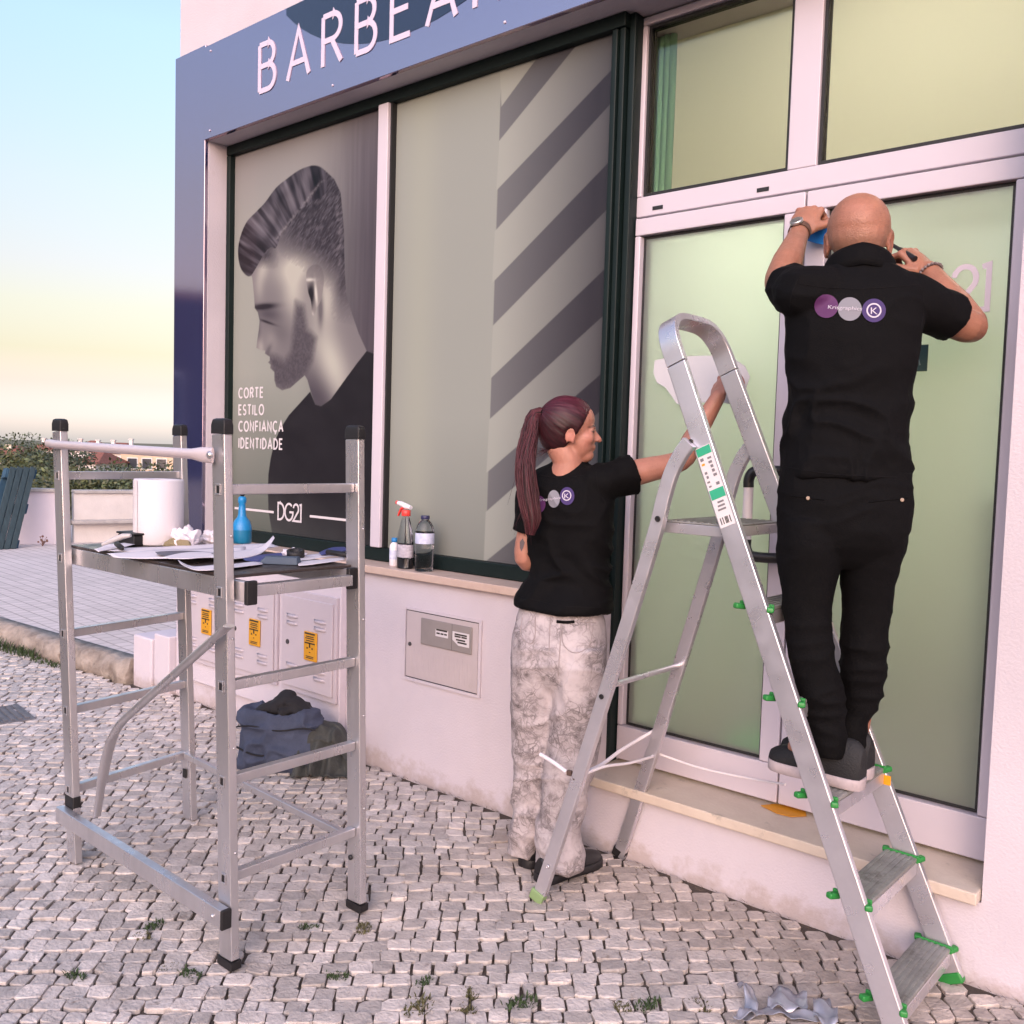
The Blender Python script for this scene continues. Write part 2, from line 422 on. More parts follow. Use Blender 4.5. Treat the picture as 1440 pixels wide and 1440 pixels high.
kerb = bpy.data.objects.new('kerb', None); COL.objects.link(kerb); struct(kerb)
x = -5.335; rk = random.Random(5)
while x > -13:
    ln = rk.uniform(.5, .95); n = 15; rings = []
    for k in range(n):
        xx = x-ln*k/(n-1)*.985; y0 = kerb_y(xx); r = []
        for a, b in ((-.0,-.04), (-.02,.05), (.0,.105), (.03,.137), (.125,.139), (.125,-.04)):
            r.append((xx, y0+a+rk.uniform(-.022,.018)*(b < .13), b+rk.uniform(-.02,.012)*(b < .138)))
        rings.append(r)
    mbk = MB().loft(rings, True, True); mbk.build('kerb_stone', M_KERB, kerb); x -= ln

M_WALL = mat('white_render', (.60,.545,.59), .85, var=.10, vscale=2.2, bump=.22, bscale=120, dirt=((.46,.39,.37), .66, .5), dscale=4)
def splash(m):
    nt = m.node_tree; N = nt.nodes; L = nt.links; b = N['Principled BSDF']; src = b.inputs['Base Color'].links[0].from_socket
    g = N.new('ShaderNodeNewGeometry'); sp = N.new('ShaderNodeSeparateXYZ'); L.new(g.outputs['Position'], sp.inputs[0])
    nz = N.new('ShaderNodeTexNoise'); nz.inputs['Scale'].default_value = 9; nz.inputs['Detail'].default_value = 9; nz.inputs['Roughness'].default_value = .7; L.new(g.outputs['Position'], nz.inputs['Vector'])
    mr = N.new('ShaderNodeMapRange'); mr.inputs[1].default_value = .0; mr.inputs[2].default_value = .16; mr.inputs[3].default_value = .30; mr.inputs[4].default_value = -.12; L.new(sp.outputs['Z'], mr.inputs[0])
    ad = N.new('ShaderNodeMath'); ad.operation = 'ADD'; L.new(nz.outputs['Fac'], ad.inputs[0]); L.new(mr.outputs[0], ad.inputs[1])
    m2 = N.new('ShaderNodeMapRange'); m2.inputs[1].default_value = .60; m2.inputs[2].default_value = .80; m2.inputs[3].default_value = 0; m2.inputs[4].default_value = .55; L.new(ad.outputs[0], m2.inputs[0])
    mx = N.new('ShaderNodeMix'); mx.data_type = 'RGBA'; mx.inputs['B'].default_value = (.34,.26,.215,1); L.new(m2.outputs[0], mx.inputs['Factor']); L.new(src, mx.inputs['A']); L.new(mx.outputs['Result'], b.inputs['Base Color'])
splash(M_WALL)
M_WALL2 = mat('garden_render', (.70,.65,.62), .9, var=.25, vscale=2, bump=.3, bscale=60, dirt=((.4,.36,.32), .6, .7), dscale=3)
M_CAP = mat('coping_stone', (.46,.43,.41), .85, var=.3, vscale=8, bump=.4, bscale=40)
def low_wall(name, label, p, q, z0, z1, th, m, cap=.02):
    t = thing(name, label, 'wall', loc=((p[0]+q[0])/2, (p[1]+q[1])/2, z0)); off = Vector(t.location)
    a = Vector((*p, (z0+z1)/2))-off; b = Vector((*q, (z0+z1)/2))-off
    MB().beam(a, b, th, z1-z0).build('wall_body', m, t)
    MB().beam(a+Vector((0,0,(z1-z0)/2+.022)), b+Vector((0,0,(z1-z0)/2+.022)), th+.06, .04).build('coping', M_CAP, t, .006)
    return t
wa = G(-260, 763, TZ); wb = G(93, 764, TZ); wc = PX(330, 700, 13.2)
low_wall('boundary_wall', 'low pinkish white garden wall behind the leaning teal pallet', (wa.x, wa.y), (wb.x, wb.y), TZ, .78, .16, M_WALL)
t = low_wall('boundary_wall', 'low cream stained garden wall with a ledge along its middle', (wb.x-.08, wb.y+.12), (wc.x, wc.y), TZ, .76, .16, M_WALL2)
MB().beam(Vector((wb.x+.0, wb.y+.06, .40))-Vector(t.location), Vector((wc.x+.1, wc.y-.06, .40))-Vector(t.location), .2, .05).build('ledge', M_CAP, t, .01)

# --- trees and hedges beyond the wall
M_BARK = mat('bark', (.09,.065,.045), .95, var=.4, vscale=5, bump=.6, bscale=20)
def leaf_mat(name, c):
    m = bpy.data.materials.new(name); m.use_nodes = True; N = m.node_tree.nodes; L = m.node_tree.links; b = N['Principled BSDF']
    a = N.new('ShaderNodeAttribute'); a.attribute_name = 'Col'
    mx = N.new('ShaderNodeMix'); mx.data_type = 'RGBA'; mx.blend_type = 'MULTIPLY'; mx.inputs['Factor'].default_value = 1; mx.inputs['A'].default_value = (*c, 1)
    L.new(a.outputs['Color'], mx.inputs['B']); L.new(mx.outputs['Result'], b.inputs['Base Color']); b.inputs['Roughness'].default_value = .6
    return m
LEAF = [leaf_mat('leaf_dark', (.06,.075,.035)), leaf_mat('leaf_olive', (.10,.11,.05)), leaf_mat('leaf_blue', (.07,.09,.06))]
def crown_mesh(name, h0, h1, rx, n, seed, ls, m, lobes=9):
    r_ = np.random.default_rng(seed); cs = []
    for k in range(lobes):
        a = r_.uniform(0, 6.28); rr = rx*r_.uniform(.15, .75); z = h0+(h1-h0)*r_.uniform(.2, .85)
        cs.append((rr*math.cos(a), rr*math.sin(a), z, rx*r_.uniform(.3, .55)))
    cs.append((0, 0, h0+(h1-h0)*.6, rx*.6)); v = []; f = []; c = []
    for i in range(n):
        cx, cy, cz, cr = cs[r_.integers(len(cs))]; d = r_.normal(size=3); d /= np.linalg.norm(d); rad = cr*r_.uniform(.55, 1.08)
        p = np.array((cx, cy, cz))+d*rad*np.array((1, 1, .8)); s = ls*r_.uniform(.6, 1.4)
        e1 = r_.normal(size=3); e1 /= np.linalg.norm(e1); e2 = np.cross(e1, d+.4*r_.normal(size=3)); e2 /= np.linalg.norm(e2)+1e-9
        o = len(v); v += [tuple(p-e1*s), tuple(p+e2*s*.5), tuple(p+e1*s), tuple(p-e2*s*.5)]; f.append((o, o+1, o+2, o+3))
        b = r_.uniform(.6, 1.5); c += [(b, b*r_.uniform(.9, 1.1), b*.9, 1)]*4
    me = bpy.data.meshes.new(name); me.from_pydata(v, [], f); me.materials.append(m); set_col(me, c); return me
def tree(name, label, p, h, rx, seed, kind, n=3500, ls=.16, trunk=.35, group='trees beyond the garden wall'):
    z0 = terrain_h(p.x, p.y); t = thing(name, label, 'tree', group, (p.x, p.y, z0)); r_ = random.Random(seed)
    mbt = MB(); mbt.tube(smoothpath([(0,0,-.1), (r_.uniform(-.1,.1), r_.uniform(-.1,.1), h*trunk), (r_.uniform(-.3,.3), r_.uniform(-.3,.3), h*.75)], 4), [.16*h/6, .15*h/6, .14*h/6, .13*h/6, .11*h/6, .09*h/6, .07*h/6, .05*h/6, .03*h/6], 8)
    for k in range(5):
        a = r_.uniform(0, 6.28); z = h*r_.uniform(trunk, .6); mbt.tube([(0,0,z), (rx*.3*math.cos(a), rx*.3*math.sin(a), z+h*.1), (rx*.7*math.cos(a), rx*.7*math.sin(a), z+h*.22)], [.05*h/6, .035*h/6, .012*h/6], 6)
    mbt.build('trunk', M_BARK, t)
    link('crown', crown_mesh('crown', h*trunk*.8, h, rx, n, seed, ls, LEAF[kind], 8+seed % 5), t)
    return t
# (photo x, top y, distance, spread, kind, label)
TREES = [(-90, 600, 38, 3.4, 0, 'dense dark tree beyond the far end of the boundary wall'),
 (28, 601, 42, 3.1, 0, 'tall dark bushy tree above the leaning teal pallet'),
 (62, 616, 40, 2.0, 2, 'thin grey green tree beside the tall dark one'),
 (-25, 628, 30, 2.4, 1, 'olive green tree behind the head of the pallet'),
 (72, 642, 27, 1.7, 0, 'dark round tree behind the scaffold corner post'),
 (112, 657, 33, 2.2, 0, 'low dark tree in front of the red roofed annex'),
 (150, 663, 30, 1.6, 1, 'yellowish shrubby tree above the cream garden wall'),
 (182, 650, 36, 2.2, 2, 'blue green round tree before the white houses'),
 (207, 654, 31, 1.5, 0, 'small dark tree before the ochre house'),
 (231, 645, 34, 1.9, 1, 'bushy green tree next to the building corner'),
 (300, 630, 36, 2.6, 0, 'dark tree hidden behind the barber shop corner'),
 (90, 664, 22, 1.5, 2, 'low grey green bush just over the pale wall'),
 (135, 668, 21, 1.4, 1, 'low light green bush just over the cream wall'),
 (178, 670, 22, 1.6, 2, 'spreading bluish bush just over the cream wall'),
 (215, 669, 21, 1.4, 0, 'dark bush just over the cream wall'),
 (40, 668, 24, 1.5, 0, 'dark bush behind the head of the leaning pallet')]
for i, (x, ty, d, rx, kind, lb) in enumerate(TREES):
    p = PX(x, 640, d); top = PX(x, ty, d).z; z0 = terrain_h(p.x, p.y)
    tree('tree' if d > 25 else 'bush', lb, p, top-z0, rx, 11+i, kind, 9000 if d > 25 else 6000, .075 if d > 25 else .05, .25)
# --- houses on the slope
M_TILE = mat('roof_tiles', (.30,.11,.075), .85, var=.35, vscale=4, bump=.5, bscale=12)
M_GLASSD = mat('dark_pane', (.05,.055,.065), .15)
M_SHUT = mat('window_frame_far', (.6,.6,.6), .6)
def house(label, x0, x1, ytop, d, m, roof='hip', yb=690, wins=(), chim=(), depth=8.):
    p0 = PX(x0, 640, d); p1 = PX(x1, 640, d); w = (p1-p0).length; c = (p0+p1)/2; zt = PX((x0+x1)/2, ytop, d).z; zb = terrain_h(c.x, c.y)-.5
    t = thing('house', label, 'house', 'houses on the far slope', (c.x, c.y, zb)); ax = math.atan2(CR.y, CR.x); t.rotation_euler = (0, 0, ax)
    h = zt-zb; rh = 1.3 if roof != 'flat' else .25; hw = h-rh
    MB().box((-w/2, 0, 0), (w/2, depth, hw)).build('wall', m, t)
    r = MB(); e = .35
    if roof == 'hip':
        v = [(-w/2-e, -e, hw), (w/2+e, -e, hw), (w/2+e, depth+e, hw), (-w/2-e, depth+e, hw), (-w*.18, depth/2, h), (w*.18, depth/2, h)]
        r.add(v, [(0,1,5,4), (1,2,5), (2,3,4,5), (3,0,4), (3,2,1,0)])
    else: r.box((-w/2-e, -e, hw), (w/2+e, depth+e, h))
    ro = r.build('roof', M_TILE, t)
    for cx, ch in chim:
        k = MB().box((cx*w-.2, depth*.3, hw), (cx*w+.2, depth*.3+.4, h+ch-.3)); k.box((cx*w-.28, depth*.3-.08, h+ch-.3), (cx*w+.28, depth*.3+.48, h+ch-.2)); k.build('chimney', m, ro)
    for wx, wz, ww, wh in wins:
        wo = MB().box((wx*w-ww/2-.1, -.06, hw-wz-wh-.1), (wx*w+ww/2+.1, .05, hw-wz+.1)).build('window', M_SHUT, t)
        MB().box((wx*w-ww/2, -.09, hw-wz-wh), (wx*w+ww/2, .03, hw-wz)).build('pane', M_GLASSD, wo)
M_HW = mat('house_white', (.74,.68,.68), .9, var=.15, vscale=.5); M_HO = mat('house_ochre', (.66,.50,.36), .9, var=.2, vscale=.5); M_HC = mat('house_cream', (.7,.62,.52), .9)
house('white house with a red hip roof and two chimneys', 98, 128, 619, 120, M_HW, 'hip', wins=((-.2,.9,1,1.2), (.2,.9,1,1.2)), chim=((-.42,.4), (.42,.3)))
house('wide white house with red roof and two small square windows', 128, 174, 622, 112, M_HW, 'hip', wins=((-.30,.5,1.1,1.3), (.12,.7,.7,.7), (-.05,2.2,1,1.2)), chim=((.46,.7), (-.1,.5)))
house('small red roofed annex in front of the wide white house', 104, 134, 634, 96, M_HW, 'hip', wins=((.1,.6,.9,1),))
house('long low ochre house with flat tiled roof', 170, 252, 632, 104, M_HO, 'flat', wins=((-.3,.8,1,1.1), (-.05,.8,1,1.1), (.2,.8,1,1.1)))
house('cream house half hidden by the tall dark tree', 40, 78, 618, 118, M_HW, 'hip', wins=((0,.9,1,1.1),), chim=((-.3,.4),))
house('red roofed cottage at the far left among dark trees', -40, 16, 626, 90, M_HC, 'hip', wins=((.2,.6,.9,1),), chim=((.1,.3),))
# ================================================================== THE BARBER SHOP
XL, XR, XD0, XD1 = -4.935, 2.6, -2.02, -.648       # building corner, far right, door opening
HEAD = 3.065
M_NAVY = mat('navy_cladding', (.018,.032,.115), .08, var=.12, vscale=1.5, ior=5.4)
M_NAVY.node_tree.nodes['Principled BSDF'].inputs['Specular Tint'].default_value = (1, .80, .89, 1)
M_GREEN = mat('dark_green_frame', (.006,.014,.0135), .5, spec=.25, var=.2, vscale=8)
M_ALU = mat('white_aluminium', (.58,.53,.59), .38, var=.05, vscale=3)
M_GASKET = mat('black_gasket', (.012,.012,.013), .6)
M_MARBLE = mat('pink_marble', (.60,.47,.40), .45, var=.6, vscale=9, var2=(.42,.30,.25), bump=.12, bscale=60, detail=9, dirt=((.30,.24,.20), .62, .6), dscale=14)
M_SILL2 = mat('door_sill_marble', (.62,.53,.44), .5, var=.6, vscale=7, var2=(.47,.38,.31), bump=.2, bscale=60, detail=9, dirt=((.22,.19,.16), .58, .7), dscale=10)
shop = thing('barber_shop', 'pinkish white barber shop with navy fascia, printed windows and a white door', 'building', loc=(-2, 4, 0)); SO = Vector(shop.location)
def sb(name, m, x0, x1, y0, y1, z0, z1, parent=None, bevel=0., s=shop):
    off = SO
    o = MB().box((x0-off.x, y0-off.y, z0-off.z), (x1-off.x, y1-off.y, z1-off.z)).build(name, m, parent or s, bevel); return o
# walls (outer skin 0.3 thick)
wl_ = MB()
def wbx(x0, x1, y0, y1, z0, z1): wl_.box((x0-SO.x, y0-SO.y, z0), (x1-SO.x, y1-SO.y, z1))
wbx(XL, -4.635, 2.8, 3.3, -.06, 5.2)                 # left pier
wbx(-4.635, XD0, 2.8, 3.05, -.06, .885)              # apron under the window
wbx(XD0, XD1, 2.8, 3.15, -.06, .235)                 # under the door
wbx(XD1, XR, 2.8, 3.3, -.06, 5.2)                    # right wall
wbx(-4.635, XD1, 2.8, 3.3, HEAD, 5.2)                # lintel
wbx(XL, XL+.25, 3.3, 9, -.06, 5.2); wbx(XL, XR, 9, 9.25, -.06, 5.2); wbx(XR-.25, XR, 3.3, 9, -.06, 5.2)
wall = wl_.build('wall', M_WALL, shop)
sb('roof', M_CAP, XL-.1, XR, 2.7, 9.3, 5.2, 5.35)
# sills
sb('window_sill', M_MARBLE, -4.633, -2.05, 2.765, 2.93, .887, .922, bevel=.005)
sb('door_sill', M_SILL2, XD0+.004, XD1-.004, 2.762, 3.15, .236, .272, bevel=.005)
# cladding: corner panel and fascia
sb('corner_panel', M_NAVY, XL-.012, -4.64, 2.778, 2.798, .93, 3.56, bevel=.003)
fascia = sb('fascia_sign', M_NAVY, -4.637, 2.0, 2.772, 2.798, 3.062, 3.545, bevel=.003)
M_LET = mat('sign_letters', (.62,.54,.66), .4)
# word on the fascia, raised letters
uxv, uzv, unv = (1,0,0), (0,0,1), (0,-1,0)
lp = W(362, 131, 2.772); lt = W(364, 66, 2.772); lh = lt.z-lp.z
word('BARBEARIA', (lp.x+.02-SO.x, 2.7715-SO.y, lp.z), uxv, uzv, unv, lh, .025, .003, M_LET, fascia, gap=.47, wx=1.04)
# dark navy disc segment laid on the upper fascia behind the letters
M_SEG = mat('segment_navy', (.012,.02,.055), .15, coat=.5)
ec = (W(575, 22, 2.772).x, 4.08); er = ec[1]-W(575, 46, 2.772).z
pts = [(ec[0]+er*1.3*math.cos(a)-SO.x, 2.7715-SO.y, ec[1]+er*math.sin(a)) for a in [math.radians(-180+180*k/40) for k in range(41)]]
pts = [p for p in pts if p[2] < 3.542]; pts.sort(key=lambda p: p[0])
pts = [(pts[0][0], pts[0][1], 3.542)]+pts+[(pts[-1][0], pts[-1][1], 3.542)]
MB().prism(pts, (0, -.0012, 0)).build('navy_segment', M_SEG, fascia)
# screws along the fascia
for xx in (-4.58, -3.55, -2.5, -1.4):
    for zz in (3.10, 3.51):
        MB().lathe([(.006,0), (.006,.003), (.003,.005)], n=8).build('screw', M_LET, fascia).matrix_local = Matrix.Translation((xx-SO.x, 2.772-SO.y, zz)) @ Matrix.Rotation(math.pi/2, 4, 'X')

# ---------------- shop window
YW = 2.905
def frame_bar(name, m, x0, x1, z0, z1, y0, y1, parent, bevel=.004): return sb(name, m, x0, x1, y0, y1, z0, z1, parent, bevel)
window = sb('shop_window', M_GREEN, -4.632, -2.03, YW, YW+.07, .924, .985, bevel=.004)          # bottom rail carries the rest
frame_bar('frame_head', M_GREEN, -4.632, -2.03, 3.012, HEAD-.002, YW, YW+.07, window)
frame_bar('frame_jamb', M_GREEN, -4.632, -4.598, .987, 3.010, YW, YW+.07, window)
frame_bar('frame_jamb', M_GREEN, -2.088, -2.064, .987, 3.010, YW, YW+.07, window)
frame_bar('frame_jamb', M_GREEN, -2.061, -2.037, .924, HEAD-.002, YW+.012, YW+.075, shop)
frame_bar('frame_jamb', M_GREEN, -2.031, -2.024+.02, .274, HEAD-.002, YW+.03, YW+.09, shop)
xm0, xm1 = W(534, 400, YW).x, W(547, 400, YW).x
xm0, xm1 = -3.372, -3.305
frame_bar('mullion', M_ALU, xm0, xm1, .987, 3.010, YW-.012, YW+.06, window)
frame_bar('mullion_gasket', M_GASKET, xm1+.001, xm1+.011, .987, 3.010, YW+.004, YW+.05, window, 0)
# printed vinyl behind the glass: a grid of points carries the print
YP = YW+.032
def px_uv(pts): return np.array([(W(a, b, YP).x, W(a, b, YP).z) for a, b in pts])
def poly_mask(X, Z, P, soft):
    ins = np.zeros(X.shape, bool); dist = np.full(X.shape, 9.)
    n = len(P)
    for i in range(n):
        x0, z0 = P[i]; x1, z1 = P[(i+1) % n]
        c = ((z0 > Z) != (z1 > Z)) & (X < (x1-x0)*(Z-z0)/(z1-z0+1e-12)+x0); ins ^= c
        dx, dz = x1-x0, z1-z0; t = np.clip(((X-x0)*dx+(Z-z0)*dz)/(dx*dx+dz*dz+1e-12), 0, 1)
        dist = np.minimum(dist, np.hypot(X-x0-t*dx, Z-z0-t*dz))
    s = np.where(ins, dist, -dist); return np.clip(s/soft+.5, 0, 1)
def smooth_poly(P, n=5):
    P = np.array(P, float); N_ = len(P); out = []
    for i in range(N_):
        a, b, c, d = P[i-1], P[i], P[(i+1) % N_], P[(i+2) % N_]
        for k in range(n):
            t = k/n; out.append(.5*((2*b)+(c-a)*t+(2*a-5*b+4*c-d)*t*t+(-a+3*b-3*c+d)*t**3))
    return np.array(out)
def sl(v): v = np.asarray(v, float)/255; return np.where(v <= .04045, v/12.92, ((v+.055)/1.055)**2.4)
def printed_pane(name, x0, x1, z0, z1, nx, nz, paint, m, parent):
    xs = np.linspace(x0, x1, nx); zs = np.linspace(z0, z1, nz); X, Z = np.meshgrid(xs, zs); C = paint(X, Z)
    v = np.stack([X-SO.x, np.full(X.shape, YP-SO.y), Z], -1).reshape(-1, 3)
    idx = np.arange(nx*nz).reshape(nz, nx); f = np.stack([idx[:-1,:-1], idx[:-1,1:], idx[1:,1:], idx[1:,:-1]], -1).reshape(-1, 4)
    me = bpy.data.meshes.new(name); me.from_pydata(v.tolist(), [], f.tolist()); me.materials.append(m)
    set_col(me, np.concatenate([sl(C)*np.array((.63,.665,.67)), np.ones((*C.shape[:2], 1))], -1).reshape(-1, 4)); return link(name, me, parent)
def Z5(l): return px_uv([(320+a*.3193, 220+b*.3193) for a, b in l])
def paint_portrait(X, Z):
    def lerp(A, c, k): return A+(np.array(c)[None, None, :]-A)*k[..., None] if np.ndim(c) == 1 else A+(c-A)*k[..., None]
    tx = (X-(-4.6))/1.22; tz = (Z-.99)/2.02
    base = np.zeros((*X.shape, 3))
    L_ = np.array((172,172,163.)); R_ = np.array((92,84,92.)); Bt = np.array((112,115,107.)); Tp = np.array((158,148,152.))
    k = np.clip((tx-.45)/.5, 0, 1); k = k*k*(3-2*k)
    base[:] = L_; base = base+(R_-base)*k[..., None]
    kt = np.clip((tz-.72)/.3, 0, 1)[..., None]*(1-.55*k[..., None]); base = base+(Tp-base)*kt*.8
    kb = np.clip((.42-tz)/.42, 0, 1)[..., None]*(1-.5*k[..., None]); base = base+(Bt-base)*kb
    base += ((fbm(X*60, Z*3, 3, 9)-.5)*16*np.clip((tx-.62)/.2, 0, 1))[..., None]
    back = [(498,160),(506,240),(513,330),(514,420),(517,520),(523,610),(547,690),(578,780),(613,857)]
    face = [(100,523),(108,530),(112,565),(117,620),(120,668),(133,687),(141,722),(138,762),(130,812),(127,843),(146,853),(166,856),(164,868),(186,882),(186,900),(178,906),(190,918),(188,932),(206,950),(206,985),(214,1014),(240,1030),(276,1020),(312,988),(340,964)]
    neck = [(352,985),(366,1035),(386,1092),(412,1100),(455,1070),(520,980),(570,912)]
    head = Z5(face+neck+list(reversed(back))+[(470,100),(430,62),(380,42),(320,60),(250,110),(200,180),(150,240),(100,330),(90,430)])
    mh = poly_mask(X, Z, head, .004)
    # local picture coordinates in the zoom frame for shading
    o = Z5([(0,0)])[0]; ex = Z5([(600,0)])[0]-o; ez = Z5([(0,1400)])[0]-o
    det = ex[0]*ez[1]-ex[1]*ez[0]; A_ = ((X-o[0])*ez[1]-(Z-o[1])*ez[0])/det*600; B_ = ((Z-o[1])*ex[0]-(X-o[0])*ex[1])/det*1400
    def blob(cx, cy, rx, ry, ang=0, p=1.):
        c, s = math.cos(math.radians(ang)), math.sin(math.radians(ang)); dx = A_-cx; dy = B_-cy
        return np.exp(-p*(((dx*c+dy*s)/rx)**2+((-dx*s+dy*c)/ry)**2))
    skin = np.zeros_like(base); skin[:] = (136,129,131)
    skin = lerp(skin, (204,198,186), np.clip(blob(330,440,110,55,-24)*.9+blob(315,545,48,100)*.9+blob(450,560,45,110)*.9+blob(175,470,24,70,15)*.7+blob(160,560,20,50)*.3, 0, 1))      # temple, forehead light
    skin = lerp(skin, (205,200,188), np.clip(blob(480,800,62,170,-18), 0, 1))                                # neck light
    skin = lerp(skin, (86,79,87), np.clip(blob(430,960,60,130,-32)*.9+blob(360,1000,40,60)*.8, 0, 1))         # under the jaw
    skin = lerp(skin, (92,85,92), np.clip(blob(200,655,56,30,-5), 0, 1))                                   # eye socket
    skin = lerp(skin, (44,38,46), np.clip(blob(178,628,54,11,-14)*1.5+blob(197,690,34,5,8)*1.2, 0, 1)); skin = lerp(skin, (86,79,86), np.clip(blob(150,700,10,50,-6)*.8+blob(205,800,9,30,25)*.7+blob(245,720,60,50)*.35, 0, 1))         # brow, closed lid
    skin = lerp(skin, (178,171,166), np.clip(blob(165,800,16,45,-8)*.9+blob(215,760,30,45)*.45, 0, 1))        # nose flank, cheek
    skin = lerp(skin, (92,85,92), np.clip(blob(176,852,14,8)+blob(150,740,14,40,-5)*.5, 0, 1))
    beard = np.clip(poly_mask(X, Z, Z5([(300,640),(335,660),(350,760),(390,800),(372,900),(330,975),(290,1015),(240,1032),(205,1000),(200,945),(182,900),(172,872),(215,880),(250,900),(280,860),(290,760)]), .05), 0, 1)
    grain = (fbm(A_/5, B_/7, 3, 3)-.5)
    skin = lerp(skin, (88,81,88), beard*.85); skin += (grain*34*beard)[..., None]
    skin = lerp(skin, (70,62,68), np.clip(blob(196,912,24,5,10)*1.1, 0, 1)); skin = lerp(skin, (128,118,120), np.clip(blob(196,896,16,6)+blob(200,930,16,7), 0, 1)*.6)
    skin = lerp(skin, (70,64,70), np.clip(blob(175,868,22,7,15), 0, 1)*.9)
    # ear
    ear = poly_mask(X, Z, smooth_poly(Z5([(346,540),(352,500),(380,476),(410,485),(424,530),(420,590),(408,640),(392,668),(382,700),(372,690),(368,640),(356,600)])), .006)
    ec_ = np.zeros_like(base); ec_[:] = (150,142,140)
    ec_ = lerp(ec_, (34,29,36), np.clip(blob(388,556,15,46,8)*1.5+blob(377,672,6,22)*1.3+blob(352,560,5,40)*.9, 0, 1)); ec_ = lerp(ec_, (222,216,206), np.clip(blob(413,540,6,46,-5)*1.2+blob(366,566,6,36)*1.1+blob(394,628,11,16)+blob(385,488,22,7,-10), 0, 1))
    skin = lerp(skin, (88,80,88), np.clip(blob(432,600,12,66)*1.2+blob(372,712,20,10), 0, 1)*.7); skin = skin+(ec_-skin)*ear[..., None]
    # hair: clipped sides fading into the temple, long swept top
    ang = np.arctan2(B_-620, A_-470); rad = np.hypot(A_-470, B_-620)
    st = fbm(ang*26+rad*.004, rad/160, 3, 5); st2 = fbm(A_/6+B_/9, B_/26-A_/30, 3, 21)
    side = np.zeros_like(base); side[:] = (70,63,71); side += ((st2-.5)*95)[..., None]
    fade = np.clip((430-B_+(A_-300)*.55-(A_ < 250)*(250-A_)*.4)/150, 0, 1); fade = np.maximum(fade, np.clip((A_-470)/45, 0, 1)*np.clip((640-B_)/150, 0, 1)*.8)
    fade = np.maximum(fade, np.clip((250-A_)/60, 0, 1)*np.clip((470-B_)/60, 0, 1))
    img = skin+(side-skin)*np.clip(fade+(st2-.5)*.35*(fade > .02)*(fade < .98), 0, 1)[..., None]
    out = base+(img-base)*mh[..., None]
    top = poly_mask(X, Z, smooth_poly(Z5([(47,440),(52,370),(82,292),(128,242),(165,203),(212,140),(262,98),(320,58),(382,40),(428,62),(437,120),(425,170),(360,205),(300,255),(245,320),(215,400),(190,400),(160,430),(120,500),(95,528),(62,500)])), .006)
    tp = np.zeros_like(base); tp[:] = (62,55,64)
    wv = np.sin(A_*.055+B_*.03+3*fbm(A_/90, B_/90, 2, 8)*2)
    tp += ((st-.45)*150+wv*10)[..., None]; tp = lerp(tp, (128,120,126), np.clip(blob(270,190,120,45,-42), 0, 1)*.45*np.clip(st*1.6-.2, 0, 1)); tp = lerp(tp, (42,37,43), np.clip(blob(72,450,36,80,-15), 0, 1)*.75)
    out = out+(tp-out)*top[..., None]
    part_ = np.exp(-((np.abs(A_-(432-(B_-100)*.82-(B_ > 250)*(0)))/9)**2))*((B_ > 90) & (B_ < 340)); out = lerp(out, (172,164,164), part_*.55*np.clip(fbm(A_/7, B_/7, 2, 14)*1.5-.2, 0, 1))
    edge = np.exp(-((A_-(505+(B_-300)*.03))/9)**2)*((B_ > 150) & (B_ < 420)); out = lerp(out, (150,142,146), edge*.5*np.clip(st2*1.8-.4, 0, 1))
    # dark t-shirt
    sh = poly_mask(X, Z, Z5([(364,1036),(320,1085),(270,1140),(232,1200),(206,1260),(190,1330),(180,1400),(178,1470),(180,1560),(196,1660),(720,1760),(720,880),(640,868),(613,857),(570,912),(520,980),(455,1070),(412,1100),(386,1092)]), .005)
    sc_ = np.zeros_like(base); sc_[:] = (44,41,46)
    kk = np.clip((B_-1330)/330, 0, 1)[..., None]; sc_ = sc_+(np.array((100,100,97))-sc_)*kk*.85; sc_ = sc_+((fbm(A_/60, B_/60, 3, 31)-.5)*10)[..., None]
    out = out+(sc_-out)*(sh*np.clip(1.15-np.clip((B_-1500)/220, 0, 1), 0, 1))[..., None]
    return np.clip(out, 8, 250)
def paint_chevron(X, Z):
    tx = (X+3.3)/1.2; tz = (Z-.99)/2.02
    C = np.zeros((*X.shape, 3)); C[:] = (171,172,164)
    def lp(c, k):
        nonlocal C
        C = C+(np.array(c, float)-C)*k[..., None]
    lp((146,147,140), np.clip(.3-tz, 0, .3)*2.2); lp((186,186,170), np.exp(-((tx-.15)/.09)**2)*.55)  # pale upright streak: light from the room painted into the print colour
    # shaded field on the right with light slanted bars
    xf = px_uv([(703, 150), (682, 790)]); xedge = xf[0][0]+(Z-xf[0][1])*(xf[1][0]-xf[0][0])/(xf[1][1]-xf[0][1])
    fld = np.clip((X-xedge)/.5, 0, 1)
    bars = [[(703,95),(705,150),(760,75),(800,50),(760,60)], [(702,198),(698,268),(868,90),(868,45),(812,62)], [(696,325),(692,398),(862,222),(864,140)], [(693,458),(690,532),(857,372),(860,288)], [(688,590),(684,665),(852,520),(855,438)], [(683,720),(680,792),(848,655),(851,572)]]
    lp((116,113,117), np.clip((X-xedge)/.004, 0, 1)*.78); lp((48,44,52), fld**1.15*.88)
    for b in bars:
        P = px_uv(b); m_ = poly_mask(X, Z, P, .004); f2 = np.clip((X-xedge)/.62, 0, 1)
        T = np.array((180,180,171.))+(np.array((74,71,76.))-np.array((180,180,171.)))*(f2**1.35)[..., None]
        C = C+(T-C)*m_[..., None]
    return np.clip(C, 8, 250)
M_PRINT = mat('printed_vinyl', (.4,.4,.4), .34, spec=.18, attr='Col', coat=.06, coat_rough=.08)
